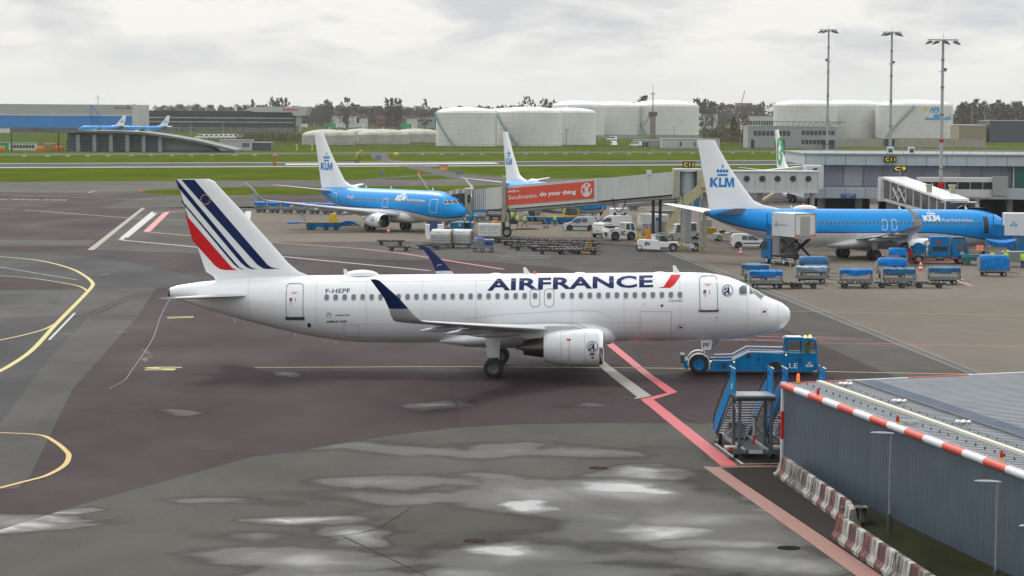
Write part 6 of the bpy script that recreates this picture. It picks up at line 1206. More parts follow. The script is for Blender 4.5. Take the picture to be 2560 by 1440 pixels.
mb=MB(); mb.poly([L3(0,0,0),L3(LU,0,0),L3(LU,0,hz(LU)),L3(0,0,hz(0))]); mb.poly([L3(LU,0,0),L3(LU,LW,0),L3(LU,LW,hz(LU)),L3(LU,0,hz(LU))]); mb.poly([L3(0,LW,0),L3(LU,LW,0),L3(LU,LW,hz(LU)),L3(0,LW,hz(0))]); mb.build('wall',WCL,t,smooth=False)
mb=MB(); P=[]; n=int(LW/.42)
for k in range(n):
    for f,o in ((0,0),(.03,.08),(.2,.08),(.23,0)): P.append((k*.42+f,o))
i0=[mb.P(L3(.0,p,hz(0)+o-.02)) for p,o in P]; i1=[mb.P(L3(LU,p,hz(LU)+o-.02)) for p,o in P]
for i in range(len(P)-1): mb.face((i0[i],i0[i+1],i1[i+1],i1[i]))
mb.build('roof',WRF,t,smooth=False)
RW=[M('edge_red',(.60,.075,.045),.45,var=.06,spec=.3),M('edge_white',(.62,.66,.70),.45,var=.05)]
for k in range(21):
    mb=MB(); w0_,w1_=k*2.2,(k+1)*2.2; mb.cyl(L3(-.07,w0_,hz(0)-.02),L3(-.07,w1_,hz(0)-.02),.15,16); mb.build('edge_tube',RW[k%2],t)
for k in range(12):
    mb=MB(); u0,u1=k*2.85,(k+1)*2.85; mb.loft([[L3(u,-.05,hz(u)-.12),L3(u,-.09,hz(u)+.09),L3(u,.07,hz(u)+.09),L3(u,.07,hz(u)-.12)] for u in (u0,u1)]); mb.build('edge_flashing',[RED,RW[1]][k%2],t,smooth=False)
for k,(z0,z1) in enumerate(((0,1.2),(1.2,2.45),(2.45,3.75))): mb=MB(); c=L3(-.03,-.03,0); mb.box(c[0],c[1],z0,.2,.2,z1-z0,rz=math.atan2(uu.y,uu.x)); mb.build('corner_post',[RW[1],RED][k%2],t,smooth=False)
def roofstrip(u0,u1,z0,z1,mat,name,w0_=.15):
    mb=MB(); mb.loft([[L3(u0,w_,hz(u0)+z0),L3(u0,w_,hz(u0)+z1),L3(u1,w_,hz(u1)+z1),L3(u1,w_,hz(u1)+z0)] for w_ in (w0_,LW)]); return mb.build(name,mat,t,smooth=False)
roofstrip(1.42,1.62,.02,.16,M('cream_strip',(.58,.55,.47),.6,var=.06),'cream_beam'); roofstrip(1.66,2.0,.03,.05,M('gutter_black',(.015,.016,.014),.7,var=.4),'gutter'); roofstrip(3.15,4.1,.035,.06,M('skylight_blue',(.025,.06,.115),.5,var=.12,scale=1,spec=.1),'skylight_strip',.5); roofstrip(.08,.2,.02,.1,M('snow_guard',(.2,.18,.22),.6,var=.6,scale=8),'edge_trim')
mb=MB(); mb.box(0,0,0,.06,.06,.09); mb.cyl((0,0,.08),(0,0,.14),.02,6); s0=mb.build('roof_anchor',BLK,t)
for k in range(44):
    o=s0 if k==0 else s0.copy(); 
    if k: COL.objects.link(o); o.parent=t
    o.location=L3(.8,.8+k*1.0,hz(.8)+.01)
mb=MB(); mb.box(0,0,0,.03,.03,.13); s1=mb.build('gutter_post',DGREY,t)
for k in range(44):
    o=s1 if k==0 else s1.copy()
    if k: COL.objects.link(o); o.parent=t
    o.location=L3(2.05,.6+k*1.0,hz(2)+.01)
mb=MB(); mb.tube([L3(2.05,.5,hz(2)+.13),L3(2.05,LW,hz(2)+.13)],.01,4); mb.tube([L3(3.0,.5,hz(3)+.12),L3(3.0,LW,hz(3)+.12)],.04,4); mb.build('gutter_rail',DGREY,t)
# steady-burning obstruction lights standing on the roof
for (x,y,lit,l) in ((1994,957,1,'glowing red obstruction light on the back roof edge of the warehouse'),(2045,993,0,'unlit red obstruction light nearest the warehouse corner'),(2244,1063,0,'unlit red obstruction light midway along the striped edge'),(2504,1153,0,'unlit red obstruction light near the right edge of the photo')):
    g=G(x,y,3.66); 
    if lit: g=V((C0.x+L3(.62,.0,0)[0],C0.y+L3(.62,.0,0)[1],3.73))
    t3=thing('obstruction_light',l,'warning light',g,0,'red obstruction lights on the warehouse roof'); mb=MB(); mb.cyl((0,0,0),(0,0,.13),.075,12); mb.build('base',YEL,t3); mb=MB(); mb.lathe((0,0,.13),(0,0,1),[(0,.065),(.16,.07),(.22,.06),(.27,.03)],14); mb.build('lens',M('lit_red_lens',(.95,.09,.03),.3,emit=1.6) if lit else M('red_lens',(.42,.01,.015),.25,coat=.4),t3)
# white clamp-like fittings
for i,(x,y) in enumerate(((2114,966),(2248,1009),(2408,1062))):
    g=G(x,y,3.72); tf=thing('roof_floodlight',('white floodlight cluster on the warehouse roof nearest the corner','middle white floodlight cluster on the warehouse roof','white floodlight cluster on the warehouse roof nearest the right edge')[i],'floodlight',g,0,'white floodlight clusters on the warehouse roof')
    mb=MB(); mb.cyl((0,0,0),(0,0,.16),.05,8)
    for k in range(6): a_=k*pi/3+.3; e=V((.26*math.cos(a_),.26*math.sin(a_),.13)); mb.cyl((0,0,.14),e,.025,6); mb.sph(tuple(e),.075,.075,.05,8,5)
    mb.build('bracket',WHITE,tf); mb=MB()
    for k in (1,4): a_=k*pi/3+.3; mb.cyl((.24*math.cos(a_),.24*math.sin(a_)-.02,.02),(.24*math.cos(a_),.24*math.sin(a_)-.02,.1),.05,8)
    mb.build('lamp',DGREY,tf)
g=G(2275,1062,3.66); mb=MB()
for k in range(5): P=[(g.x+(.22+.02*k)*math.cos(a_*.7+k),g.y+(.15)*math.sin(a_*.7+k),3.7+.03*k) for a_ in range(10)]; mb.tube(P,.02,5)
tag(mb.build('cable_coil',WGREY),'small coil of pale cable lying on the warehouse roof','cable')
# street lamps by the wall
for (x,yb,yt,l) in ((2223,1335,1082,'grey street lamp before the warehouse wall, left one'),(2491,1475,1203,'grey street lamp before the warehouse wall, right one')):
    g=G(x,yb); 
    if yb>1400: D=88.6; g=V((AT(2492,1300,D).x,D,0))
    h=AT(x,yt,g.y).z; tl=thing('street_lamp',l,'street lamp',g,0,'street lamps along the warehouse wall'); mb=MB(); mb.cyl((0,0,.75),(0,0,h-.06),.05,12,.042); mb.build('pole',M('lamp_pole_grey',(.24,.25,.27),.5,metal=.2),tl); mb=MB(); mb.cyl((0,0,0),(0,0,.75),.085,12); mb.build('pole_base',M('pole_base_dark',(.06,.06,.065),.5),tl)
    mb=MB(); rs=[]
    for k in range(9): f=k/8; r_=.115*math.sin(pi*min(.97,max(.04,f*.82+.1)))**.6; x_=.12-f*.88; rs.append([(x_,r_*math.cos(j*pi/5),h-.03+(.5*r_*math.sin(j*pi/5) if j<=5 else .22*r_*math.sin(j*pi/5))+.03*f) for j in range(10)])
    mb.loft(rs); mb.build('lamp_head',M('lamp_head_blue_grey',(.25,.30,.35),.35,metal=.3),tl,ang=60)
g=V((AT(2566,1320,79).x,79,0)); tl=thing('street_lamp','grey lamp head cut off by the right edge of the photo','street lamp',g,0,'street lamps along the warehouse wall'); mb=MB(); mb.cyl((0.5,0,0),(.5,0,3.65),.05,10); mb.build('pole',M('lamp_pole_grey'),tl); mb=MB(); mb.sph((.2,0,3.68),.42,.12,.07,12,6); mb.build('lamp_head',M('lamp_head_blue_grey'),tl)
# concrete barriers
CB=M('barrier_white',(.42,.42,.39),.85,var=.4,scale=2.5,streak=.6,bump=.4); CR_=M('barrier_red',(.19,.055,.05),.85,var=.5,scale=2.5,streak=.75,bump=.4); CG=M('barrier_dirty',(.24,.22,.19),.9,var=.7,scale=2.5,streak=.85,bump=.5)
def barrier(c,ang,L_,pat,label,taper=0):
    tb=thing('concrete_barrier',label,'barrier',(c.x,c.y,0),ang,'concrete barriers along the warehouse'); mb=MB(); n=len(pat)
    pr=[(-.31,.0),(-.31,.16),(-.17,.34),(-.11,.86),(-.08,.90),(.08,.90),(.11,.86),(.17,.34),(.31,.16),(.31,0)]
    for k in range(n):
        rs=[]
        for j in range(2):
            x=-L_/2+L_*(k+j)/n; x=max(-L_/2+.02,min(L_/2-.02,x)); hf=1.
            if taper==-1 and k==0 and j==0: hf=.45
            if taper==1 and k==n-1 and j==1: hf=.75
            rs.append([(x,p[0],p[1]*hf) for p in pr])
        mb.loft(rs,pat[k],k==0,k==n-1)
    mb.build('barrier_body',[CB,CR_,CG],tb,smooth=False)
    for dx in (-L_*.25,L_*.25): mb=MB(); mb.box(dx,0,-.002,.35,.63,.1); mb.build('lifting_slot',BLK,tb)
A=G(1950,1186); B=G(2133,1318); n=4; dv=(B-A); ang=math.atan2(dv.y,dv.x)
pats=[[0,1,0,2],[2,2,2,0],[2,0,1,0],[1,0,1,0]]; lab=['concrete barrier with a tapered white end at the warehouse corner','dirty grey concrete barrier, second from the warehouse corner','concrete barrier with one red stripe, third from the warehouse corner','red and white barrier at the near end of the farther row']
for k in range(n): barrier(A+dv*((k+.5)/n),ang,dv.length/n-.06,pats[k],lab[k],-1 if k==0 else (1 if k==3 else 0))
A=G(2097,1346); B=G(2420,1570); dv=(B-A); ang=math.atan2(dv.y,dv.x); n=4
lab=['red and white barrier at the far end of the nearer row','red and white barrier second in the nearer row','dirty red and white barrier third in the nearer row','red and white barrier reaching the bottom edge of the photo']
for k in range(n): barrier(A+dv*((k+.5)/n),ang,dv.length/n-.06,[[1,0,1,0],[1,0,1,0],[2,0,1,2],[0,1,0,1]][k],lab[k])
mb=MB(); g=G(2135,1305); mb.box(g.x,g.y,0,.9,.6,.55); mb.box(g.x,g.y,.55,1.0,.7,.05); tag(mb.build('drain_box',CG),'dark concrete box between the two rows of barriers','box')
mb=MB(); mb.poly([(*G(1965,1240).xy,.02),(*G(2060,1250).xy,.02),(*(C0+ww*46+uu*-.1),.02),(*(C0+ww*46+uu*-3.0),.02)]); 
# ================================================================ ground equipment
def wheels(t,pts,r=.3,w=.2,hub=None):
    for x,y in pts: mb=MB(); mb.wheel((x,y,r),r,w); mb.build('wheel',[BLACK,hub or GREY],t)
# ---- towbarless tug holding the nose wheel of the foreground airliner
t=thing('aircraft_tug','blue towbarless tug marked LE gripping the nose wheel of the foreground airliner','aircraft tug',(14.36,163.75,0),-.045); TB=M('tug_blue',(.0,.165,.41),.4,var=.12,coat=.05,streak=.25,spec=.15)
def side(pts,y0,y1,mat,name,par=None,m=0):
    mb=MB(); mb.prism(pts,'y',y0,y1,m); return mb.build(name,mat,par or t,smooth=False)
low=[(-2.55,.22),(3.75,.22),(4.05,.45),(4.12,.75),(4.0,.95),(4.0,1.28),(2.2,1.28),(.05,1.34),(-.15,1.28),(-1.0,.85),(-1.5,.82),(-2.55,.82)]
for yy in (-1.25,.6): side(low,yy,yy+.62,TB,'side_pod')
side([(-3.95,.35),(-3.7,.28),(-3.7,.8),(-3.95,.8)],-1.2,1.2,TB,'rear_bumper'); side([(-4.15,.6),(-3.9,.6),(-3.9,1.1),(-4.15,1.1)],-.9,.9,DGREY,'winch_gear')
side([(-2.4,.3),(2.2,.3),(2.2,.8),(-.6,.62),(-2.4,.5)],-.62,.62,DGREY,'cradle_floor')
side([(2.2,.3),(4.0,.3),(4.0,1.25),(2.2,1.25)],-.63,.6,TB,'front_body')
side([(-1.05,.9),(-.1,1.35),(2.15,1.36),(2.15,1.41),(-.15,1.41),(-1.1,.95)],-1.22,-1.0,WHITE,'white_edge'); side([(-2.1,.95),(-1.0,.98),(-.1,1.46),(2.15,1.44),(2.15,1.5),(-.15,1.52),(-1.0,1.04),(-2.1,1.0)],1.0,1.22,WHITE,'white_edge')
for k,(x,z,sx,sz) in enumerate(((-1.55,.35,.35,.35),(-.1,1.0,.25,.28),(.5,.85,.16,.16),(3.0,.7,.16,.3),(-.7,.6,.05,.22))): mb=MB(); mb.box(x,-1.26,z,sx,.03,sz); mb.build('vent_panel',M('tug_dark_blue',(.004,.04,.11),.5),t)
for x in (-3.05,):
    for yy in (-1.08,1.0):
        mb=MB(); mb.wheel((x,yy,.57),.57,.42); mb.build('wheel',[BLACK,TB],t); mb=MB()
        mb.lathe((x,yy-.25,.57),(0,1,0),[(0,.64),(.5,.64),(.5,.68),(0,.68),(0,.64)],24,0,False,False); vs=mb.v; mb2=MB()
        for k in range(13): a0,a1=pi*k/13+.05,pi*(k+1)/13+.05; mb2.loft([[(x+.63*math.cos(a),yy-.27,.57+.63*math.sin(a)),(x+.63*math.cos(a),yy+.27,.57+.63*math.sin(a)),(x+.69*math.cos(a),yy+.27,.57+.69*math.sin(a)),(x+.69*math.cos(a),yy-.27,.57+.69*math.sin(a))] for a in (a0,a1)])
        mb2.build('mudguard',WHITE,t)
mb=MB(); mb.wheel((1.48,-1.05,.42),.42,.3); mb.build('wheel',[BLACK,GREY],t); mb=MB(); mb.wheel((1.48,1.0,.42),.42,.3); mb.build('wheel',[BLACK,GREY],t)
mb=MB(); decal(mb,polyvf([(1.48+.5*math.cos(a),.28+.52*math.sin(a)) for a in [pi*k/14 for k in range(15)]]),lambda u,v:(u,-1.262,v)); mb.build('wheel_arch',BLK,t)
for x,h_ in ((-3.0,1.05),(-2.8,.8),(-2.2,.72),(-1.9,.66),(-1.4,.62),(-2.5,.95)): mb=MB(); mb.box(x,.0,.5,.2,1.1,h_-.5,ch=.04); mb.cyl((x,-.6,h_-.1),(x+.5,.5,h_-.15),.05,6); mb.build('clamp_arm',DGREY,t)
# cab
CLR=M('cab_glass_clear',(.04,.06,.055),.05); CLR.node_tree.nodes['Principled BSDF'].inputs['Alpha'].default_value=.6
CBL=M('cab_blue',(.0,.165,.41),.4,coat=.05,spec=.15)
mb=MB(); zc=1.28; mb.prism([(1.98,2.16),(2.1,2.26),(3.75,2.22),(3.95,2.1),(3.95,2.04),(1.98,2.08)],'y',-1.22,.25); mb.build('cab_roof',CBL,t,smooth=False)
mb=MB(); mb.box(2.6,-.5,2.25,.9,1.1,.03); mb.build('roof_plate',WHITE,t)
for (x,x2) in ((2.02,2.2),(2.22,2.2),(3.1,3.08),(4.02,3.9)):
    for yy in (-1.2,.22): mb=MB(); mb.cyl((x,yy,zc),(x2,yy,2.1),.04,6); mb.build('cab_pillar',CBL,t)
mb=MB(); mb.poly([(2.24,-1.21,zc+.02),(3.06,-1.21,zc+.02),(3.06,-1.21,2.06),(2.24,-1.21,2.06)]); mb.poly([(3.14,-1.21,zc+.02),(4.0,-1.21,zc-.2),(3.88,-1.21,2.04),(3.14,-1.21,2.06)]); mb.poly([(3.96,-1.18,zc),(3.96,.2,zc),(3.88,.2,2.05),(3.88,-1.18,2.05)]); mb.build('cab_glass',CLR,t,smooth=False)
mb=MB(); mb.box(3.0,-1.24,zc-.02,2.05,.05,.06); mb.box(3.1,-1.24,zc,.07,.05,.8); mb.build('door_frame',CBL,t); mb=MB(); mb.box(3.98,-.5,.45,.2,1.7,.4,ch=.05); mb.box(4.1,-1.0,.5,.1,.3,.16,1); mb.build('front_bumper',[CBL,WHITE],t)
for x,y in ((3.3,-1.0),(3.6,-.7)): mb=MB(); mb.cyl((x,y,2.22),(x,y,2.38),.1,12,.08); mb.build('beacon',M('amber_lit',(1.0,.55,.12),.4,emit=1.5),t)
for x,z in ((-2.35,.75),(-.95,.72),(2.15,1.18)): mb=MB(); mb.box(x,-1.27,z,.09,.04,.07); mb.build('marker_lamp',M('amber_lit'),t)
mb=MB(); mb.box(-2.42,-1.255,.3,.06,.02,.5); mb.build('yellow_stripe',YEL,t)
for s_,x0,x1,z0,z1 in (('LE',2.35,2.85,.42,.72),):
    mb=MB(); decal(mb,fit(text2d(s_,.0),x0,x1,z0,z1),lambda u,v:(u,-1.262,v)); mb.build('lettering',WHITE,t)
mb=MB(); decal(mb,klm(3.55,.5,.42),lambda u,v:(u,-1.262,v)); mb.build('lettering',WHITE,t)
# ---- mobile passenger stairs
SBL=M('stairs_blue',(.0,.18,.46),.45,var=.1,streak=.2,spec=.12)
def stairs(loc,yaw,label,plate):
    t=thing('passenger_stairs',label,'passenger stairs',loc,yaw,'mobile passenger stairs beside the warehouse'); PZ=2.82
    mb=MB(); mb.box(-.85,0,PZ,1.9,1.75,.08); mb.build('platform',M('platform_grey',(.2,.23,.26),.5,var=.1),t); mb=MB(); mb.box(-.85,0,PZ-.16,1.94,1.8,.15); mb.build('platform_edge',BLK,t)
    for sy in (1,-1):
        y=.86*sy; mb=MB(); w=.04
        mb.box(-.55,y,PZ+.05,1.3,w,.75); mb.box(-.55,y,PZ+1.05,1.3,w,.2)
        for x in (-1.12,-.78,-.4,.02): mb.box(x,y,PZ+.8,.16,w,.25)
        mb.build('side_panel',SBL,t,smooth=False); mb=MB(); mb.box(-.55,y+.03*sy,PZ+1.24,1.34,.05,.03); mb.build('white_rim',WHITE,t)
        mb=MB(); mb.box(-.3,y+.03*sy,PZ+.22,.2,.02,.26); mb.build('notice',WHITE,t); mb=MB(); mb.lathe((-.78,y+.02*sy,PZ+.5),(0,sy,0),[(0,.01),(.01,.13)],14); mb.build('green_mark',M('sign_green',(.02,.4,.12),.5),t)
        mb=MB(); mb.tube([(.12,y,PZ+.1),(.12,y,PZ+1.22),(-.5,y,PZ+1.3)],.035,6); mb.build('gate_post',BLK,t)
        # stair side
        mb=MB(); mb.prism([(0,PZ+.05),(0,PZ+.8),(4.35,1.2),(4.55,.85),(4.55,.45),(4.3,.42)],'y',y-.02,y+.02); mb.build('stair_side',SBL,t,smooth=False)
        mb=MB(); mb.tube([(.1,y,PZ+1.15),(4.4,y,1.5),(4.75,y,1.2),(4.75,y,.6)],.03,6); mb.build('handrail',BLK,t)
        mb=MB(); mb.prism([(-.05,PZ-.2),(.1,PZ-.02),(4.6,.42),(4.6,.22)],'y',y*.9-.03,y*.9+.03); mb.build('stringer',STEEL,t,smooth=False)
        for x in (-1.65,-.1): mb=MB(); mb.box(x,y*.85,.35,.14,.14,PZ-.5); mb.build('support_leg',M('steel_dark',(.10,.125,.145),.45,metal=.3),t)
        mb=MB(); mb.cyl((-1.65,y*.85,1.9),(-.1,y*.85,2.4),.025,6); mb.cyl((-.1,y*.85,1.2),(2.6,y*.85,.5),.04,6); mb.build('brace',STEEL,t)
        mb=MB(); mb.box(1.3,y*.62,.34,6.3,.12,.14); mb.build('chassis_rail',STEEL,t)
        mb=MB(); mb.box(-1.35,y*1.25,.4,.75,.5,.16,ch=.03); mb.build('fender',M('fender_grey',(.3,.28,.25),.5,var=.2),t); mb=MB(); mb.box(-1.75,y*1.3,.42,.04,.16,.12); mb.build('tail_light',RED,t)
    for k in range(16): f=(k+.5)/16; mb=MB(); mb.box(4.5*f,0,PZ-(PZ-.4)*f-.03,.24,1.5,.04); mb.build('step',M('step_grey',(.14,.16,.18),.5,metal=.3),t)
    mb=MB(); 
    for z in (.36,1.9): mb.box(-1.65,0,z,.08,1.5,.08)
    mb.cyl((-1.6,-.7,.5),(-1.2,0,1.6),.045,6); mb.cyl((-1.6,.7,.5),(-1.2,0,1.6),.045,6); mb.cyl((-.2,-.7,1.0),(2.2,.7,1.5),.03,6); mb.build('cross_brace',M('steel_dark'),t)
    mb=MB(); mb.cyl((-1.3,0,1.0),(-1.2,0,2.0),.09,10); mb.cyl((-1.3,0,.6),(-1.3,0,1.0),.05,8,m=1); mb.build('lift_cylinder',[STEEL,RED],t)
    mb=MB(); mb.box(-1.78,0,.25,.1,2.1,.2); mb.build('rear_beam',M('steel_dark'),t); mb=MB(); mb.box(-1.84,0,.27,.02,.62,.15); pl=mb.build('number_plate',WHITE,t); mb=MB(); decal(mb,fit(text2d(plate,.01),-.27,.27,.295,.395),lambda u,v:(-1.855,-u,v)); mb.build('lettering',BLK,pl)
    mb=MB(); mb.prism([(3.0,.4),(4.6,.4),(4.6,.5),(3.3,1.2)],'y',-.4,.4); mb.build('engine_cover',STEEL,t,smooth=False); mb=MB(); mb.box(1.5,0,.3,5.5,1.1,.04); mb.build('chassis_plate',UND,t)
    wheels(t,((-1.35,.85),(-1.35,-.85),(4.0,.7),(4.0,-.7)),.26,.18); return t
g=G(1876,1142); st1=stairs((g.x,g.y+.9,0),R(95),'blue mobile passenger stairs nearest the red ground line','KL574431'); g=G(2003,1142); st2=dup(st1,(g.x+.05,g.y+.9,0),R(95),'blue mobile passenger stairs partly hidden by the warehouse corner')
# ---- carts and dollies
CG_=M('cart_galvanised',(.20,.22,.23),.5,metal=.4,var=.25,scale=4)
def cart(label,loc,yaw,kind,tarp,group='baggage carts waiting by the parked airliner',L_=3.0):
    t=thing('baggage_cart',label,'baggage cart',loc,yaw,group); hl=L_/2
    mb=MB(); mb.box(0,0,.45,L_,1.5,.12); mb.box(0,-.72,.57,L_,.06,.2); mb.build('platform',CG_,t,smooth=False)
    wheels(t,((-hl+.55,-.6),(-hl+.55,.6),(hl-.55,-.6),(hl-.55,.6)),.24,.18)
    mb=MB(); mb.tube([(hl,0,.35),(hl+.7,0,.3),(hl+1.0,0,.18)],.035,6); mb.build('tow_bar',DGREY,t); mb=MB(); mb.box(0,0,.28,L_*.8,.7,.14); mb.build('axle_frame',DGREY,t)
    top=1.55 if kind!='box' else 1.75
    for sx_ in (-1,1):
        mb=MB(); mb.box(sx_*(hl-.04),0,.57,.07,1.5,top-.57)
        for k in range(4): mb.box(sx_*(hl-.0),0,.75+k*.22,.04,1.45,.03)
        mb.build('end_panel',M('cart_panel_grey',(.27,.29,.3),.5,metal=.3,var=.2),t,smooth=False)
        mb=MB(); mb.box(sx_*(hl-.1),-.72,.57,.2,.05,top-.57); mb.build('corner_post',CG_,t)
    mb=MB(); mb.cyl((-hl,-.74,.95),(hl,-.74,.95),.018,5); mb.cyl((-hl,.7,.95),(hl,.7,.95),.018,5); mb.cyl((0,-.74,.57),(0,-.74,top-.2),.018,5); mb.build('side_rail',CG_,t)
    if kind=='roll':   # tarpaulin rolled up on the roof, sagging over the side
        mb=MB(); rs=[]; n=16
        for k in range(n+1):
            x=-hl+.05+(L_-.1)*k/n; w_=random.uniform(-.07,.07); rs.append([(x,-.8,top-.38+w_-.12*math.sin(pi*k/n)),(x,-.82,top-.02+w_*.5),(x,-.55,top+.1+w_*.6),(x,.3,top+.06-w_),(x,.8,top-.02),(x,.8,top-.3+w_),(x,0,top-.1)])
        mb.loft(rs); mb.build('tarpaulin',tarp,t,ang=60)
    elif kind=='fold':
        mb=MB(); rs=[]; n=10
        for k in range(n+1):
            x=-hl+.1+(L_-.3)*k/n; d=.1+.5*(k/n)**2*(1 if k<n-1 else .6); rs.append([(x,-.80-.03*math.sin(k*2),top-d),(x,-.8,top-.04+.04*math.sin(k*1.7)),(x,-.2,top+.05+.04*math.sin(k*2.3)),(x,.6,top),(x,.6,top-.1),(x,-.7,top-.1)])
        mb.loft(rs); mb.build('tarpaulin',tarp,t,ang=60)
    else:
        mb=MB(); rs=[]; z0=.62 if kind=='box' else 1.2; zt=2.05 if kind=='box' else 1.95
        for k in range(9):
            f=k/8; x=-hl+.02+(L_-.04)*f; ins=.12 if k in (0,8) else 0; b_=.03*math.sin(k*2.6); rs.append([(x+ins*(1 if k==0 else -1 if k==8 else 0),p,z) for p,z in ((-.79+b_,z0),(-.80,zt-.45+b_),(-.62,zt-.06-ins),(-.2,zt-ins+b_),(.3,zt-ins),(.65,zt-.08-ins),(.8,zt-.45),(.79,z0))])
        mb.loft(rs); mb.build('tarpaulin',tarp,t,ang=60)
    return t
def dolly(label,loc,yaw,group='empty cargo dollies parked on the stand',L_=3.2,junk=True,mk=[0]):
    t=thing('cargo_dolly',label,'cargo dolly',loc,yaw,group); hl=L_/2; mb=MB(); DM_=M('dolly_dark_steel',(.07,.07,.072),.5,metal=.3,var=.35,scale=5)
    mb.box(0,-.75,.42,L_,.1,.14); mb.box(0,.75,.42,L_,.1,.14); mb.box(-hl,0,.42,.1,1.6,.14); mb.box(hl,0,.42,.1,1.6,.14); mb.box(0,0,.36,L_*.9,.5,.08); mb.build('frame',DM_,t,smooth=False)
    mb=MB()
    for k in range(7): x=-hl+.25+(L_-.5)*k/6; mb.cyl((x,-.68,.53),(x,.68,.53),.05,6)
    mb.build('roller_deck',M('roller_dark',(.09,.09,.09),.5,metal=.4,var=.3),t)
    for k in range(3): mb=MB(); mb.box(-hl*.7+k*hl*.7,-.8,.5,.12,.08,.12); mb.build('lock_latch',(WGREY,DGREY,STEEL,RED,GREY,DGREY,YEL)[(mk[0]*3+k)%7],t)
    mk[0]+=1; wheels(t,((-hl+.5,-.62),(-hl+.5,.62),(hl-.5,-.62),(hl-.5,.62)),.22,.16,DGREY); mb=MB(); mb.tube([(hl,0,.35),(hl+.8,0,.25)],.035,6); mb.build('tow_bar',DGREY,t); return t
def cg(x,y,dy=.75): g=G(x,y); return (g.x,g.y+dy,0)
cart('baggage cart with crumpled bright blue cover, leftmost behind the airliner nose',cg(1915,722),0,'roll',TARP)
cart('baggage cart behind the nose with dark cover lifted at its left corner',cg(1892,704),R(-12),'roll',TARP2,L_=2.6)
cart('baggage cart with a pale blue sheet slipping off to the right',cg(2031,709),0,'fold',TARP3)
cart('tall baggage cart with a dark blue hood behind the pale sheeted cart',cg(2035,692),0,'hood',TARP2)
cart('baggage cart with rolled bright blue cover standing alone in the middle',cg(2140,718),0,'roll',TARP)
cart('baggage cart with dull rolled cover in front of the hooded cart',cg(2248,715),0,'roll',TARP2)
cart('tall hooded baggage cart beside the crouching worker',cg(2232,697),0,'hood',TARP)
cart('small hooded baggage cart below the jet exhaust',cg(2245,668),0,'hood',TARP,L_=2.0)
cart('baggage cart with dull sagging cover at the right end of the row',cg(2361,712),0,'roll',TARP2)
cart('baggage cart fully covered by a bright blue box cover at the right',cg(2487,691),0,'box',TARP)
for x,y,l in ((1975,722,'low dark dolly under the leftmost covered cart'),(2010,722,'low dark dolly before the pale sheeted cart'),(2138,722,'low dark dolly before the lone covered cart'),(2232,721,'low dark dolly before the dull covered cart'),(2325,721,'low dark dolly at the right end of the cart row')): dolly(l,cg(x,y),0,'low dollies in front of the baggage carts',2.8)
t=thing('baggage_cart','galvanised open cart at the right edge behind workers','baggage cart',cg(2540,668),0,'baggage carts waiting by the parked airliner'); mb=MB(); mb.box(0,0,.5,2.6,1.5,1.1,ch=.05); mb.build('body',CG_,t); wheels(t,((-.8,-.65),(.8,-.65)),.25,.18); mb=MB(); mb.box(-1.1,-.78,.6,.4,.04,.8); mb.build('red_panel',M('dark_red',(.3,.03,.04),.5),t)
cr=None
for k in range(7):
    l='grey baggage cart with blue cover beyond the left wing, '+('leftmost of seven','second from the left','third from the left','middle one of seven','third from the right','second from the right','rightmost of seven')[k]
    loc=cg(652+33.5*k,531+.9*k,.4)
    if cr is None: cr=cart(l,loc,R(-4),'roll',TARP,'row of grey carts beyond the left wing',1.9)
    else: dup(cr,loc,R(-4),l,'row of grey carts beyond the left wing')
# dollies: two on the left and a crowded group
d0=dolly('empty dark dolly left of the far winglet, farther one',cg(976,613),R(4)); dolly('empty dark dolly left of the far winglet, nearer one',cg(997,628),0,L_=2.6); dolly('dark dolly behind the far navy winglet',cg(1072,624),0,L_=2.8)
ds=[d0]+[bpy.data.objects[n_] for n_ in [o.name for o in bpy.data.objects if o.name.startswith('cargo_dolly')][:8]][3:6]; ds=(ds*4)[:4]; rnd=random.Random(3); k=0; words=('farthest row','second row','third row','fourth row','nearest row'); cols=('first from the left','second from the left','third from the left','fourth from the left','fifth from the left')
for r_ in range(5):
    for c_ in range(5):
        x=1275+r_*14+c_*44+rnd.uniform(-6,6); y=605+r_*6.5+c_*1.2
        if x>1478 or (r_==4 and c_ in (0,)): continue
        o=dup(ds[(r_*2+c_*3)%4],cg(x,y+rnd.uniform(1,4)),R(rnd.uniform(-14,14)),'empty dolly in the crowded dolly group, %s, %s'%(words[r_],cols[c_]),'crowded group of empty cargo dollies')
g=G(1472,634); t=thing('tow_frame','yellow A-shaped steel frame standing at the end of the dolly group','frame',(g.x,g.y+.3,0)); mb=MB(); mb.tube([(-.5,0,.1),(0,0,1.85),(.5,0,.1)],.05,6); mb.tube([(-.33,0,.7),(.33,0,.7)],.04,6); mb.tube([(-.25,0,1.0),(.25,0,1.0)],.03,6); mb.box(0,0,0,1.4,.5,.1); mb.build('frame',M('ochre_paint',(.45,.28,.04),.6,var=.2),t)
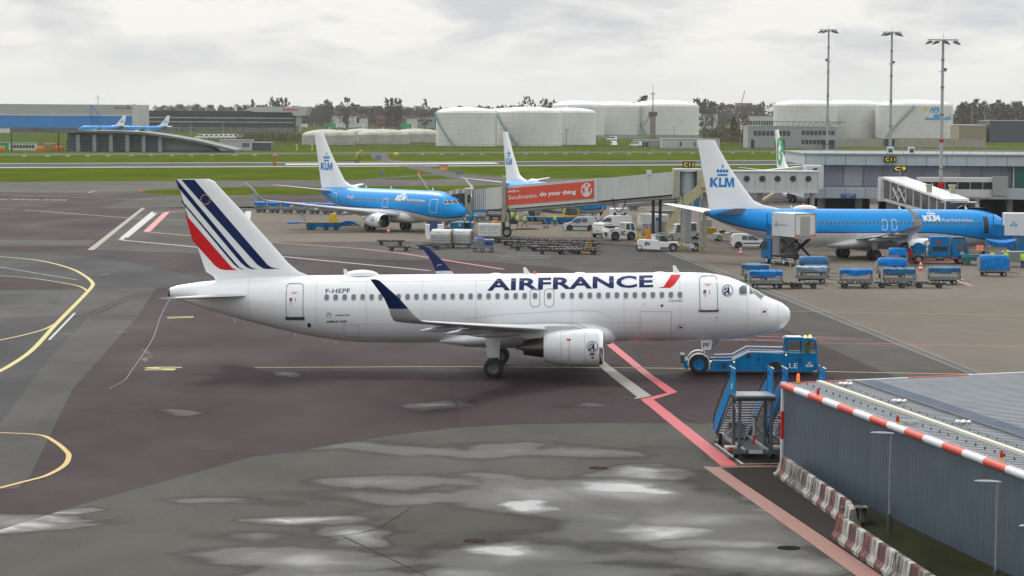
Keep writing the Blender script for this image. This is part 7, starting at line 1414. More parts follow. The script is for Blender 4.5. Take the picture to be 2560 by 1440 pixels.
# containers
t=thing('cargo_container','white container with dark blue panel beside the curved mesh containers','cargo container',cg(1086,608),R(0),'cargo containers on dollies'); mb=MB(); mb.loft([[(-.9,-.75,.5),(.9,-.75,.5),(.9,.75,.5),(-.9,.75,.5)],[(-1.1,-.75,1.1),(1.1,-.75,1.1),(1.1,.75,1.1),(-1.1,.75,1.1)],[(-1.1,-.75,2.2),(1.1,-.75,2.2),(1.1,.75,2.2),(-1.1,.75,2.2)]]); mb.build('shell',WHITE,t,smooth=False); mb=MB(); mb.box(-.1,-.78,1.35,.9,.03,1.3); mb.build('blue_panel',M('container_navy',(.02,.07,.2),.5),t)
CP_=M('plastic_wrap_grey',(.5,.52,.52),.4,var=.15,scale=3); CT=M('canvas_tan',(.36,.29,.22),.7,var=.15)
for i,(x,l) in enumerate(((1105,'curved-top mesh cargo container, left of two'),(1155,'curved-top mesh cargo container, right of two'))):
    t=thing('mesh_container',l,'cargo container',cg(x,620),R(-14),'cargo containers on dollies'); prof=[(-.8,.5),(-.8,1.3),(-.72,1.75),(-.45,2.0),(-.1,2.1),(.8,2.1),(.8,.5)]; mb=MB(); mb.loft([[(x_,p[0],p[1]) for p in prof] for x_ in (-1.15,1.1)]); mb.build('cover',CP_,t,ang=40)
    mb=MB(); mb.prism([(p[0],p[1]) for p in prof],'x',1.1,1.2); mb.build('end_canvas',CT,t,smooth=False); mb=MB()
    for k in range(9): mb.cyl((-1.1+k*.27,-.84,.5),(-1.1+k*.27,-.84,1.45),.02,4)
    for z in (.55,.85,1.15,1.45): mb.cyl((-1.15,-.84,z),(1.15,-.84,z),.02,4)
    for k in range(5): mb.cyl((1.23,-.6+k*.3,.5),(1.23,-.6+k*.3,1.8),.02,4)
    mb.build('mesh_grid',DGREY,t); mb=MB(); mb.box(-.2,-.6,1.78,.5,.3,.1); mb.build('label_patch',WHITE,t); mb=MB(); mb.box(0,0,.3,2.6,1.6,.18); mb.build('dolly_base',DGREY,t); wheels(t,((-.9,-.65),(.9,-.65)),.2,.16)
t=thing('cargo_box','pair of joined white freight boxes with small black lettering','cargo container',cg(1223,606),R(0),'cargo containers on dollies')
for i in (-1,1):
    mb=MB(); mb.box(i*.68,0,.75,1.3,1.4,1.45,ch=.04); b_=mb.build('box',M('box_white',(.6,.62,.62),.5,var=.06),t); mb=MB(); decal(mb,fit(text2d('general',.0,.2),i*.68-.45,i*.68+.35,1.7,1.9),lambda u,v:(u,-.72,v)); decal(mb,rect(i*.68-.45,i*.68+.1,1.5,1.54),lambda u,v:(u,-.72,v)); decal(mb,rect(i*.68-.4,i*.68+.4,1.1,1.14),lambda u,v:(u,-.72,v)); mb.build('lettering',DGREY,b_)
mb=MB(); mb.box(0,0,.35,2.8,1.5,.3); mb.build('dolly_base',DGREY,t); wheels(t,((-.9,-.65),(.9,-.65)),.24,.16)
t=thing('baggage_wagon','grey wagon with blue bags and a navy panel in front of the white boxes','baggage wagon',cg(1208,630),0); mb=MB(); mb.box(-.55,0,.5,1.1,1.3,.75,ch=.03); mb.build('crate',CG_,t); mb=MB(); mb.box(.62,-.1,.45,1.15,1.3,.95,ch=.03); mb.build('crate',CG_,t); mb=MB(); mb.box(.62,-.78,.75,.9,.03,.45); mb.build('navy_panel',M('panel_royal',(.01,.03,.25),.5),t)
mb=MB(); mb.sph((-.5,-.1,1.25),.6,.5,.32,12,6,0,-.3); mb.sph((-.2,.1,1.35),.4,.4,.25,10,5,0,-.3); mb.build('bag',M('bag_blue',(.03,.06,.3),.6,bump=.3),t); wheels(t,((-.9,-.6),(-.1,-.6),(.95,-.6)),.22,.15)
# ground power unit under the airliner nose
t=thing('power_unit','bright blue ground power unit with dark grille under the nose','generator',cg(1155,580),R(-4)); GB=M('gpu_blue',(.0,.28,.5),.4,var=.05); mb=MB(); mb.box(0,0,.15,3.0,1.5,1.15,ch=.08); mb.build('body',GB,t); mb=MB(); mb.box(.75,-.77,.35,.8,.04,.75); mb.build('grille',BLK,t); mb=MB(); mb.box(-.25,-.77,.75,.3,.03,.35); mb.build('notice',WHITE,t); wheels(t,((-1,-.6),(1,-.6)),.2,.15); mb=MB(); mb.tube([(-1.5,0,.3),(-2.2,0,.2)],.04,6); mb.build('tow_bar',DGREY,t)
# cargo loader, blue and yellow
def loader(label,loc,yaw,name='cargo_loader',cab=True):
    t=thing(name,label,'cargo loader',loc,yaw); mb=MB(); mb.box(.4,0,.35,4.4,1.9,.5,ch=.05); mb.build('chassis',BLUED,t); mb=MB(); mb.box(.1,-.9,.95,5.2,.12,.1); mb.box(.1,.9,.95,5.2,.12,.1); mb.build('yellow_rail',YEL,t)
    mb=MB(); mb.box(.1,0,.85,5.2,1.7,.12)
    for k in range(12): mb.cyl((-2.3+k*.43,-.8,1.0),(-2.3+k*.43,.8,1.0),.06,6,m=1)
    mb.build('deck',[BLUED,DGREY],t); mb=MB(); mb.prism([(-4.3,.75),(-2.2,.85),(-2.2,1.05),(-4.3,.95)],'y',-.8,.8); mb.build('ramp',BLUED,t,smooth=False)
    mb=MB(); mb.prism([(2.4,.8),(3.3,1.2),(4.2,1.15),(5.2,.6),(5.2,.5),(4.0,.55),(2.4,.5)],'y',-.7,.7); mb.build('boom',BLUED,t,smooth=False); mb=MB(); mb.tube([(4.0,-.7,.8),(5.6,-.7,.35)],.07,5); mb.build('yellow_arm',YEL,t)
    for x in (-2.0,-2.3): mb=MB(); mb.tube([(x,-.9,1.0),(x,-.9,1.9),(x-.4,-.9,1.9)],.04,5); mb.build('control_post',BLUED,t)
    if cab: mb=MB(); mb.loft([[(1.1,-.6,1.0),(2.2,-.6,1.0),(2.2,.5,1.0),(1.1,.5,1.0)],[(1.25,-.6,2.1),(2.0,-.6,2.1),(2.0,.5,2.1),(1.25,.5,2.1)]]); mb.build('yellow_hood',YEL,t,smooth=False)
    else:
        mb=MB(); mb.tube([(1.3,-.8,1.1),(1.5,-.8,2.4),(3.0,-.8,2.4),(3.6,-.8,1.2),(1.3,-.8,1.1)],.07,5); mb.tube([(1.3,.4,1.1),(1.5,.4,2.4),(3.0,.4,2.4),(3.6,.4,1.2)],.07,5); mb.build('yellow_frame',YEL,t)
        mb=MB(); mb.tube([(-2.6,-.8,1.0),(-2.6,-.8,2.0),(-1.9,-.8,2.0),(-1.9,-.8,1.0)],.06,5); mb.build('yellow_frame',YEL,t); mb=MB(); mb.box(2.4,-.75,1.2,1.4,.05,1.0); mb.build('cab_glass',GLASS,t)
    for x in (-.9,.8,2.1,-1.4): mb=MB(); mb.wheel((x,-.85,.36),.36,.25); mb.build('wheel',[BLACK,BLUED],t)
    return t
loader('blue and yellow cargo loader standing left of the white engine',cg(800,575,.9),0); loader('blue belt loader with yellow cab frame under the red advertising bridge',cg(1385,560,.9),R(6),'belt_loader',False)
# baggage train below the bridge
for i,(x,y,l) in enumerate(((1196,552,'covered baggage cart below the bellows, left one'),(1238,549,'covered baggage cart below the bellows, right one'))): cart(l,cg(x,y),R(0),'hood',TARP,'covered carts below the red advertising bridge',2.4)
t=thing('baggage_tractor','small blue tractor by the orange cone near the airliner nose','tractor',cg(1180,555),0); mb=MB(); mb.box(0,0,.35,1.7,1.1,.6,ch=.12); mb.box(-.3,0,.95,.6,.9,.45,ch=.1); mb.build('body',M('tractor_cyan',(.0,.25,.42),.4),t); wheels(t,((-.5,-.5),(.55,-.5)),.3,.2); mb=MB(); mb.cyl((.1,0,.95),(-.05,0,1.3),.03,6); mb.build('steering_wheel',BLK,t)
cart('small blue cart far off right of the red bridge',cg(1584,526,.4),0,'box',TARP,'small carts far off on the apron',1.8); cart('blue cart glimpsed behind the beige staircase',cg(1745,527,.4),0,'box',TARP2,'small carts far off on the apron',1.7)
# ---- catering truck on scissor lift
def catering(label,loc,yaw,text=True,bl=4.8,zb=3.0):
    t=thing('catering_truck',label,'catering truck',loc,yaw,'catering trucks raised to the parked airliner'); CWH=M('truck_box_white',(.68,.70,.72),.4,var=.04,streak=.1)
    # local +X = driving direction, origin under the rear edge
    mb=MB(); mb.box(3.2,0,.62,6.6,1.0,.3); mb.box(2.6,0,.9,5.4,2.3,.12); mb.build('chassis',BLK,t,smooth=False)
    for sy in (-1,1):
        mb=MB(); 
        for z in (.45,.7): mb.box(1.0,sy*1.2,z,1.6,.04,.1); mb.box(3.6,sy*1.2,z,1.9,.04,.1)
        mb.build('side_guard',WGREY,t)
        for x in (2.3,5.9): mb=MB(); mb.wheel((x,sy*1.0,.46),.46,.32); mb.build('wheel',[BLACK,WGREY],t)
        mb=MB(); mb.box(.02,sy*.8,.6,.05,.35,.16); mb.build('tail_light',RED,t)
        mb=MB(); y=sy*.85
        for (x0,z0,x1,z1) in ((.4,1.05,4.0,zb-.1),(4.0,1.05,.4,zb-.1)): d=V((x1-x0,0,z1-z0)).normalized(); n=V((-d.z,0,d.x))*.15; mb.loft([[V((x0,y-.08,z0))-n,V((x0,y+.08,z0))-n,V((x0,y+.08,z0))+n,V((x0,y-.08,z0))+n],[V((x1,y-.08,z1))-n,V((x1,y+.08,z1))-n,V((x1,y+.08,z1))+n,V((x1,y-.08,z1))+n]])
        mb.build('scissor_arm',BLK,t,smooth=False)
        mb=MB(); mb.cyl((.9,sy*1.15,0),(.9,sy*1.15,.6),.05,6); mb.cyl((4.4,sy*1.15,0),(4.4,sy*1.15,.6),.05,6); mb.build('stabiliser',WGREY,t)
    mb=MB(); mb.box(.4,0,zb-.12,.2,1.8,.1); mb.cyl((2.2,-.9,2.0),(2.2,.9,2.0),.08,8); mb.cyl((1.4,0,1.1),(2.8,0,2.3),.1,8); mb.build('scissor_axle',DGREY,t)
    mb=MB(); mb.box(bl/2,0,zb,bl,2.4,2.42,ch=.04); mb.build('cargo_box',CWH,t,smooth=False)
    mb=MB(); mb.box(-.04,0,zb+.02,.08,2.44,.08); mb.box(-.04,0,zb+2.36,.08,2.44,.08); mb.box(-.04,1.2,zb,.08,.07,2.4); mb.box(-.04,-1.2,zb,.08,.07,2.4); mb.box(-.1,0,zb-.15,.3,2.4,.14); mb.build('rear_frame',GREY,t,smooth=False)
    mb=MB(); mb.box(-.06,0,zb+.12,.05,1.05,2.0); 
    for k in range(5): mb.box(-.09,0,zb+.15+k*.38,.03,1.05,.03)
    mb.build('roller_door',M('roller_door_grey',(.36,.37,.35),.5,var=.08),t); 
    for sy in (-1,1): mb=MB(); mb.box(-.06,sy*.88,zb+.12,.04,.5,.16); mb.build('reflector_strip',ORANGE,t)
    mb=MB(); mb.box(bl+.6,0,zb,1.2,2.2,.1); mb.box(bl+.6,-1.05,zb,1.2,.05,1.1); mb.box(bl+.6,1.05,zb,1.2,.05,1.1); mb.box(bl+.05,-1.1,zb,.1,.1,2.2); mb.box(bl+1.2,1.05,zb,.1,.1,2.2); mb.build('front_platform',BLUED,t,smooth=False)
    mb=MB(); mb.box(4.0,0,1.0,1.4,2.3,1.9); mb.build('engine_screen',M('screen_grey',(.24,.24,.25),.5,var=.15),t,smooth=False)
    mb=MB(); mb.loft([[(5.0,-1.15,.55),(7.0,-1.15,.55),(7.0,1.15,.55),(5.0,1.15,.55)],[(5.0,-1.15,1.5),(7.05,-1.15,1.5),(7.05,1.15,1.5),(5.0,1.15,1.5)],[(5.0,-1.1,2.6),(6.75,-1.1,2.6),(6.75,1.1,2.6),(5.0,1.1,2.6)]]); mb.build('cab',BLUED,t,smooth=False); mb=MB()
    for sy in (-1,1): mb.poly([(5.7,sy*1.165,1.5),(6.85,sy*1.165,1.5),(6.7,sy*1.13,2.35),(5.7,sy*1.13,2.35)])
    mb.poly([(7.06,-1,1.55),(7.06,1,1.55),(6.84,.95,2.45),(6.84,-.95,2.45)]); mb.build('cab_window',GLASS,t)
    for sy in (1,-1):
        mb=MB(); sg=-sy; decal(mb,klm(0,0,.75),lambda u,v:(bl-1.0+u*sg if sg>0 else bl-1.0+u*sg,sy*1.215,zb+1.0+v)); mb.build('lettering',M('sign_blue_far'),t); mb=MB(); decal(mb,fit(text2d('Catering Services',.0),0,1.8,0,.3),lambda u,v:((1.6 if sy<0 else 3.2)+(u if sy<0 else -u)-(.6 if sy<0 else 0),sy*1.215,zb+1.0+v)); mb.build('lettering',M('sign_blue_far'),t)
    return t
g=G(2014,668); catering('catering truck with raised white box at the rear of the right-hand airliner',(g.x,g.y+.9,0),R(114)); p=AT(2690,640,295); catering('catering truck with white box cut off by the right edge of the photo',(p.x,296.5,0),R(176),bl=7.6,zb=2.5)
# ---- fuel truck
t=thing('fuel_truck','blue refuelling truck with hose reel and red diamond sign under the wing','fuel truck',cg(2345,660,1.1),0); FB_=M('fuel_truck_blue',(.002,.17,.45),.4,var=.15,streak=.3,spec=.12)
mb=MB(); mb.box(-.6,0,.6,6.2,2.0,.25); mb.build('chassis',DGREY,t,smooth=False); mb=MB(); mb.loft([[(1.5,-1.1,.5),(3.1,-1.1,.5),(3.1,1.1,.5),(1.5,1.1,.5)],[(1.5,-1.1,1.4),(3.2,-1.1,1.4),(3.2,1.1,1.4),(1.5,1.1,1.4)],[(1.5,-1.05,2.65),(2.85,-1.05,2.65),(2.85,1.05,2.65),(1.5,1.05,2.65)]]); mb.build('cab',FB_,t,smooth=False)
mb=MB(); mb.poly([(1.95,-1.13,1.6),(3.05,-1.14,1.35),(2.85,-1.08,2.3),(1.95,-1.1,2.3)]); mb.poly([(3.22,-1,1.5),(3.22,1,1.5),(2.95,.95,2.4),(2.95,-.95,2.4)]); mb.build('cab_window',GLASS,t); mb=MB(); mb.box(2.2,0,2.65,1.3,1.9,.18,ch=.05); mb.build('roof_deflector',BLK,t); mb=MB(); decal(mb,klm(2.5,1.0,.5),lambda u,v:(u,-1.16,v)); mb.build('lettering',WHITE,t)
mb=MB(); mb.box(.2,0,.85,1.9,2.1,2.0,ch=.06); mb.build('pump_cabinet',FB_,t,smooth=False); mb=MB(); mb.box(.2,-1.07,1.35,1.6,.03,.45); mb.build('cabinet_opening',BLK,t); mb=MB(); decal(mb,polyvf([(0,1.95),(.3,2.25),(0,2.55),(-.3,2.25)]),lambda u,v:(u+.1,-1.07,v)); mb.build('red_diamond',M('dark_red'),t)
mb=MB(); mb.lathe((-1.9,-.75,1.55),(0,1,0),[(0,.2),(0,.62),(.08,.62),(.08,.45),(.9,.45),(.9,.62),(.98,.62),(.98,.2)],24); mb.build('hose_reel',FB_,t); mb=MB(); mb.tube([(-.85,-.9,.85),(-.85,-.9,2.4),(-1.3,-.9,2.4),(-1.3,-.9,.85)],.05,5); mb.build('ladder_frame',DGREY,t); mb=MB(); mb.box(-1.08,-.9,2.0,.4,.04,.4); mb.build('notice',WHITE,t)
mb=MB(); mb.cyl((-2.9,-1.0,.8),(-2.9,-1.0,1.45),.16,12); mb.sph((-2.9,-1,1.45),.16,.16,.12,12,4,0,0); mb.build('fire_extinguisher',RED,t); mb=MB(); mb.box(-3.2,0,.85,1.2,2.0,.7,ch=.05); mb.box(-2.4,.3,1.3,.5,.8,.5,ch=.05); mb.build('rear_locker',M('locker_navy',(.005,.08,.2),.5),t)
mb=MB(); mb.sph((.2,-.9,.55),.5,.3,.26,12,6); mb.build('air_tank',M('tank_teal',(.02,.12,.14),.4),t); wheels(t,((-2.0,-.95),(2.35,-.95),(-2.0,.95),(2.35,.95)),.46,.3); mb=MB(); mb.tube([(-3.6,-1.25,.3),(1.2,-1.25,.32),(1.4,-1.25,.6),(4.2,-1.25,.55),(5.8,-1.2,.5)],.05,5); mb.build('red_hose',RED,t)
mb=MB(); g=G(2442,665); mb.box(g.x,g.y+1.5,.5,2.6,1.5,.5,ch=.05); mb.box(g.x+.2,g.y+1.5,1.0,2.8,1.0,.12); mb.cyl((g.x-.8,g.y+.8,.3),(g.x-.8,g.y+1.0,.3),.3,14); mb.cyl((g.x+.8,g.y+.8,.3),(g.x+.8,g.y+1.0,.3),.3,14); tag(mb.build('belt_conveyor',M('tank_teal')),'dark teal conveyor between the fuel truck and the orange sign','conveyor')
g=G(2457,668); t=thing('crossed_sign','orange board with two white crosses behind the blue covered cart','sign',(g.x,g.y+2,0)); mb=MB(); mb.box(0,0,1.55,.8,.06,.65); mb.build('board',ORANGE,t); mb=MB()
for s_ in (-.19,.19): decal(mb,merge(stroke([(s_-.13,1.65),(s_+.13,2.1)],.05),stroke([(s_-.13,2.1),(s_+.13,1.65)],.05)),lambda u,v:(u,-.04,v))
mb.build('crosses',WHITE,t); mb=MB(); mb.box(0,0,0,.07,.07,1.55); mb.build('post',DGREY,t)
g=G(2518,655); mb=MB(); rs=[]
for k in range(9): x=g.x-1.6+k*.4; rs.append([(x,g.y+3,1.75-.35*math.sin(pi*k/8)),(x,g.y+2.9,2.2-.3*math.sin(pi*k/8)),(x,g.y+4.4,2.3-.15*math.sin(pi*k/8)),(x,g.y+4.5,1.9)])
mb.loft(rs); tc_=thing('baggage_cart','cart with sagging blue cover behind the workers at the right','baggage cart',(0,0,0),0,'baggage carts waiting by the parked airliner'); mb.build('tarpaulin',TARP,tc_,ang=60); mb=MB(); mb.box(g.x,g.y+3.7,.5,3.2,1.5,.15); mb.box(g.x-1.55,g.y+3.7,.6,.06,1.5,1.4); mb.box(g.x+1.55,g.y+3.7,.6,.06,1.5,1.4); mb.build('frame',CG_,tc_,smooth=False); wheels(tc_,((g.x-1.1,g.y+3.1),(g.x+1.1,g.y+3.1)),.25,.18)
# ---- vans
v1=van('van','silver people van with side windows, side-on in the middle of the stand',0,0,loc=(G(1450,577).x,G(1450,577).y+.9,0),yaw=pi,L_=4.4,W_=1.85,H_=1.85,bonnet=1.0,mat=M('silver_paint',(.5,.52,.56),.3,var=.03,coat=.4)); mb=MB(); decal(mb,klm(0,0,.45),lambda u,v:(.35-u,.945,.95+v)); mb.build('lettering',M('emblem_blue'),v1)
van('van','small white van seen from behind beside the pushback tractor',0,0,loc=(G(1506,594).x+.35,G(1506,594).y+1.9,0),yaw=R(62),L_=4.1,W_=1.75,H_=1.8,bonnet=.9)
van('van','long white van parked behind the small white van',0,0,loc=(G(1535,578).x,G(1535,578).y+1,0),yaw=pi,L_=5.0,W_=1.9,H_=2.0,cat='panel van')
van('van','white van with open bonnet behind the silver people van',0,0,loc=(G(1455,556).x,G(1455,556).y+1,0),yaw=pi+.2,L_=4.8,W_=1.9,H_=2.0,cat='panel van')
g=G(1549,572); t=thing('animal_transport_box','white box body with blue animal silhouettes','van',(g.x,g.y+4,0)); mb=MB(); mb.box(0,0,.8,2.4,1.9,1.8,ch=.05); mb.build('box_body',WHITE,t); mb=MB(); AN=merge(polyvf([(-.9,1.6),(-.75,1.7),(-.62,2.2),(-.5,2.15),(-.42,1.95),(-.3,1.9),(-.3,1.65),(-.2,1.4),(-.3,1.35),(-.55,1.5),(-.8,1.5)]),polyvf([(.1,1.55),(.25,1.55),(.3,1.8),(.7,1.85),(.8,2.1),(.95,2.05),(.92,1.85),(.85,1.5),(.78,1.5),(.72,1.7),(.4,1.65),(.3,1.45),(.2,1.45)])); decal(mb,AN,lambda u,v:(u,-.97,v)); mb.build('animal_drawing',NAVY,t); wheels(t,((-.7,-.8),(.7,-.8)),.32,.2)
# pick-up van, right of the stand
v=van('pickup','white flat-roofed pick-up beneath the tail of the right-hand airliner',0,0,loc=(G(1878,621).x,G(1878,621).y+1,0),yaw=0,L_=4.6,W_=1.8,H_=1.65,bonnet=1.3,cat='pickup')
# ---- white pushback tractors
def tractor_sc():
    g=G(1552,601); t=thing('pushback_tractor','heavy white pushback tractor marked SC next to the small white van','aircraft tug',(g.x,g.y+1.2,0),R(18),'white aircraft tugs parked on the stand'); mb=MB(); mb.prism([(-1.9,.3),(1.7,.3),(1.8,.6),(1.75,1.15),(.6,1.3),(-.4,1.5),(-1.9,1.45),(-2.0,1.0)],'y',-1.2,1.2); mb.build('body',WHITE,t,smooth=False)
    mb=MB(); mb.loft([[(.2,-1.0,1.3),(1.6,-1.0,1.2),(1.6,1.0,1.2),(.2,1.0,1.3)],[(.35,-.95,2.05),(1.35,-.95,2.05),(1.35,.95,2.05),(.35,.95,2.05)]]); mb.build('cab',GLASSG,t,smooth=False); mb=MB(); mb.box(.85,0,2.05,1.3,2.0,.08)
    for x,x2 in ((.2,.35),(1.6,1.35),(.95,.9)): mb.cyl((x,-1.02,1.25),(x2,-.97,2.08),.06,5); mb.cyl((x,1.02,1.25),(x2,.97,2.08),.06,5)
    mb.build('cab_frame',WHITE,t); 
    for x in (-1.1,.95):
        mb=MB(); mb.wheel((x,-1.1,.55),.55,.4); mb.build('wheel',[BLACK,DGREY],t)
    mb=MB(); mb.box(-1.4,0,1.5,.9,1.4,.25); mb.build('engine_grille',BLK,t); mb=MB(); mb.box(-2.0,-.3,.5,.1,.6,.5); mb.build('tow_hitch',BLK,t); mb=MB(); decal(mb,fit(text2d('SC',.04),-.4,.25,.6,1.15),lambda u,v:(u,-1.22,v)); mb.build('lettering',BLK,t); mb=MB(); mb.box(-1.5,-1.22,1.2,.35,.02,.05); mb.box(-1.5,-1.22,1.0,.35,.02,.05); mb.build('vent',DGREY,t)
tractor_sc()
g=G(1665,629); t=thing('aircraft_tug','low white towbarless tug marked SN with striped black fenders','aircraft tug',(g.x,g.y+1.2,0),R(-4),'white aircraft tugs parked on the stand'); mb=MB(); mb.prism([(-3.1,.35),(-.6,.2),(-.4,.9),(-.9,1.2),(-2.9,1.3),(-3.2,1.1)],'y',-1.2,1.2); mb.build('body',WHITE,t,smooth=False); mb=MB(); mb.box(.3,-.85,.5,2.2,.5,.55,ch=.05); mb.box(.3,.85,.5,2.2,.5,.55,ch=.05); mb.box(-.2,0,.5,1.0,2.0,.6,ch=.1); mb.build('arm',WHITE,t)
mb=MB(); mb.box(2.3,0,.45,2.0,.6,.35,ch=.05); mb.box(3.0,0,.4,.5,2.0,.4); mb.build('front_beam',WGREY,t); mb=MB(); mb.box(2.0,-.1,.5,.5,.9,.35,ch=.08); mb.build('yellow_cradle',YEL,t)
for x,yy in ((.9,-1.0),(3.4,-.6),(.9,1.0),(3.4,1.0)):
    mb=MB(); mb.wheel((x,yy,.45),.45,.36); mb.build('wheel',[BLACK,GREY],t); mb=MB()
    for k in range(9): a0,a1=pi*k/9,pi*(k+1)/9; mb.loft([[(x+q*math.cos(a),yy+w_,.45+q*math.sin(a)) for q,w_ in ((.5,-.25),(.5,.25),(.56,.25),(.56,-.25))] for a in (a0,a1)])
    mb.build('fender',DGREY,t)
for x,yy in ((1.65,-1.15),(4.0,-.75)):
    mb=MB(); mb.box(x,yy,.3,.7,.1,.22); sp_=mb.build('bumper',BLK,t); mb=MB()
    for k in range(3): decal(mb,polyvf([(x-.3+k*.22,.31),(x-.2+k*.22,.31),(x-.1+k*.22,.51),(x-.2+k*.22,.51)]),lambda u,v:(u,yy-.055,v))
    mb.build('warning_stripe',YEL,sp_)
mb=MB(); mb.box(-.2,-.1,1.1,.9,1.6,.7,ch=.06); mb.build('cab_glass',GLASSG,t); mb=MB(); mb.box(-1.35,-.6,1.2,.5,.08,.75); mb.box(-1.1,-.6,1.85,.7,.5,.06); mb.build('seat_frame',WHITE,t); mb=MB(); decal(mb,fit(text2d('SN',.04),-2.35,-1.75,.65,1.1),lambda u,v:(u,-1.22,v)); mb.build('lettering',BLK,t); mb=MB(); mb.wheel((-2.9,-1.05,.4),.4,.3); mb.build('wheel',[BLACK,GREY],t)
for i,(x,l) in enumerate(((1601,'left yellow board behind the SN tug'),(1621,'right yellow board behind the SN tug'))): g=G(x,612); mb=MB(); mb.box(g.x,g.y+2,.2,.65,.1,1.3,rz=.2); mb.box(g.x,g.y+1.93,.8,.25,.05,.4,1); tag(mb.build('yellow_board',[YEL,WHITE],smooth=False),l,'board')
def cabtrac(px,py,yaw,label,low=False):
    g=G(px,py); t=thing('baggage_tractor',label,'tractor',(g.x,g.y+.9,0),yaw,'white baggage tractors beside the beige staircase'); TW=M('tractor_white',(.5,.5,.47),.45,var=.15,streak=.25); mb=MB(); mb.prism([(-1.5,.3),(1.5,.3),(1.55,.7),(1.3,.95),(.2,1.0),(-1.5,.9)],'y',-.75,.75); mb.build('body',TW,t,smooth=False); wheels(t,((-.95,-.65),(1.0,-.65),(-.95,.65),(1.0,.65)),.34,.22)
    if not low:
        mb=MB(); 
        for x,x2,yy in ((-.9,-.8,-.7),(.5,.25,-.7),(-.9,-.8,.7),(.5,.25,.7)): mb.cyl((x,yy,.95),(x2,yy,1.95),.05,5)
        mb.box(-.28,0,1.93,1.3,1.5,.09,ch=.03); mb.build('cab_frame',WHITE,t); mb=MB(); mb.loft([[(-.86,-.66,.98),(.44,-.66,.98),(.44,.66,.98),(-.86,.66,.98)],[(-.76,-.66,1.92),(.2,-.66,1.92),(.2,.66,1.92),(-.76,.66,1.92)]]); mb.build('cab_glass',M('cab_glass_pale',(.14,.17,.17),.15,coat=.3),t,smooth=False)
    else: mb=MB(); mb.box(-.5,0,.95,.5,.9,.4,ch=.06); mb.cyl((.0,0,1.0),(-.15,0,1.45),.03,6); mb.box(.8,0,.95,.9,1.2,.12,ch=.04); mb.build('seat',BLK,t)
    mb=MB(); mb.box(1.5,0,.35,.1,1.3,.25); mb.build('bumper',BLK,t)
cabtrac(1692,602,R(200),'white cabbed baggage tractor nearest the SN tug'); cabtrac(1722,598,R(195),'white cabbed baggage tractor just left of the yellow barrier'); cabtrac(1710,590,R(190),'white cabbed baggage tractor half hidden between two others'); cabtrac(1816,603,R(10),'open low beige tractor left of the white pick-up',True)
# grey trolley cabinets
for i in range(6):
    x=(1612,1628,1645,1660,1758,1772)[i]; y=(588,587,584,582,578,577)[i]; g=G(x,y); t=thing('service_trolley','tall grey service cabinet, '+('leftmost in the group behind the tug','second from the left behind the tug','third from the left behind the tug','rightmost of four behind the tug','left one behind the yellow barrier','right one behind the yellow barrier')[i],'cabinet',(g.x,g.y+.5,0),R(10),'grey service cabinets on the stand'); mb=MB(); mb.box(0,0,.15,.62,.8,1.35,ch=.04); mb.build('body',M('cabinet_grey',(.27,.28,.30),.45,metal=.3,var=.12),t); mb=MB(); mb.box(0,-.41,.25,.5,.02,1.1); mb.build('door',M('cabinet_door',(.34,.35,.36),.45),t); mb=MB(); mb.box(0,0,0,.5,.6,.15); mb.build('wheel_base',BLK,t)
g=G(1632,576); t=thing('water_truck','white service truck with tank body half hidden behind grey cabinets','service truck',(g.x,g.y+1.2,0),R(8)); mb=MB(); mb.box(-.6,0,.7,2.6,1.8,1.5,ch=.15); mb.build('tank_body',WHITE,t); mb=MB(); mb.box(1.4,0,.6,1.3,1.8,1.5,ch=.12); mb.build('cab',WGREY,t); wheels(t,((-1.1,-.8),(1.4,-.8)),.38,.24); mb=MB(); mb.box(.5,-.95,1.2,.4,.1,.5); mb.build('pump',BLUED,t)
g=G(1645,572); mb=MB(); mb.box(g.x+.8,g.y+3,0,3.4,1.8,2.3,ch=.03); mb.box(g.x+.8,g.y+3,2.3,3.6,2.0,.08); tag(mb.build('equipment_housing',M('housing_green',(.24,.27,.22),.6,var=.1)),'dull green equipment housing at the foot of the beige staircase','housing')
YS=M('striped_yellow',(.55,.42,.03),.6,var=.1)
g=G(1769,586); t=thing('yellow_barrier','yellow ribbed barrier block beneath the airliner tail','barrier',(g.x,g.y+.4,0),R(8)); mb=MB(); mb.box(0,0,0,2.3,.45,.85,ch=.03); mb.build('block',YS,t)
for k in range(11): mb=MB(); mb.box(-1.05+k*.21,-.24,.04,.06,.05,.74); mb.build('rib',M('dark_ochre',(.2,.14,.02),.6),t)
# maintenance steps
g=G(1354,571); t=thing('wheeled_steps','grey wheeled maintenance steps standing between two workers','steps',(g.x,g.y+.4,0)); mb=MB(); 
for dx in (-1.6,.9): mb.cyl((dx,0,.1),(dx,0,.6) if dx<0 else (dx,0,.3),.03,5)
mb.tube([(-1.6,0,.5),(.9,0,.5)],.035,5); mb.tube([(-1.6,.6,.5),(.9,.6,.5)],.035,5)
for dy in (0,.6): mb.tube([(.9,dy,.15),(.0,dy,2.4),(-.9,dy,2.4),(-.5,dy,1.6)],.035,5); mb.tube([(.3,dy,.2),(-.5,dy,2.1)],.03,5)
mb.build('frame',M('steps_grey',(.2,.2,.21),.5,metal=.4),t)
for k in range(8): f=k/8; mb=MB(); mb.box(.75-.85*f,.3,.35+1.9*f,.2,.6,.03); mb.build('step',STEEL,t)
mb=MB(); mb.box(-.5,.3,2.0,1.0,.7,.5); mb.build('cage',M('steps_grey'),t); wheels(t,((.4,0),(.8,0)),.16,.1)
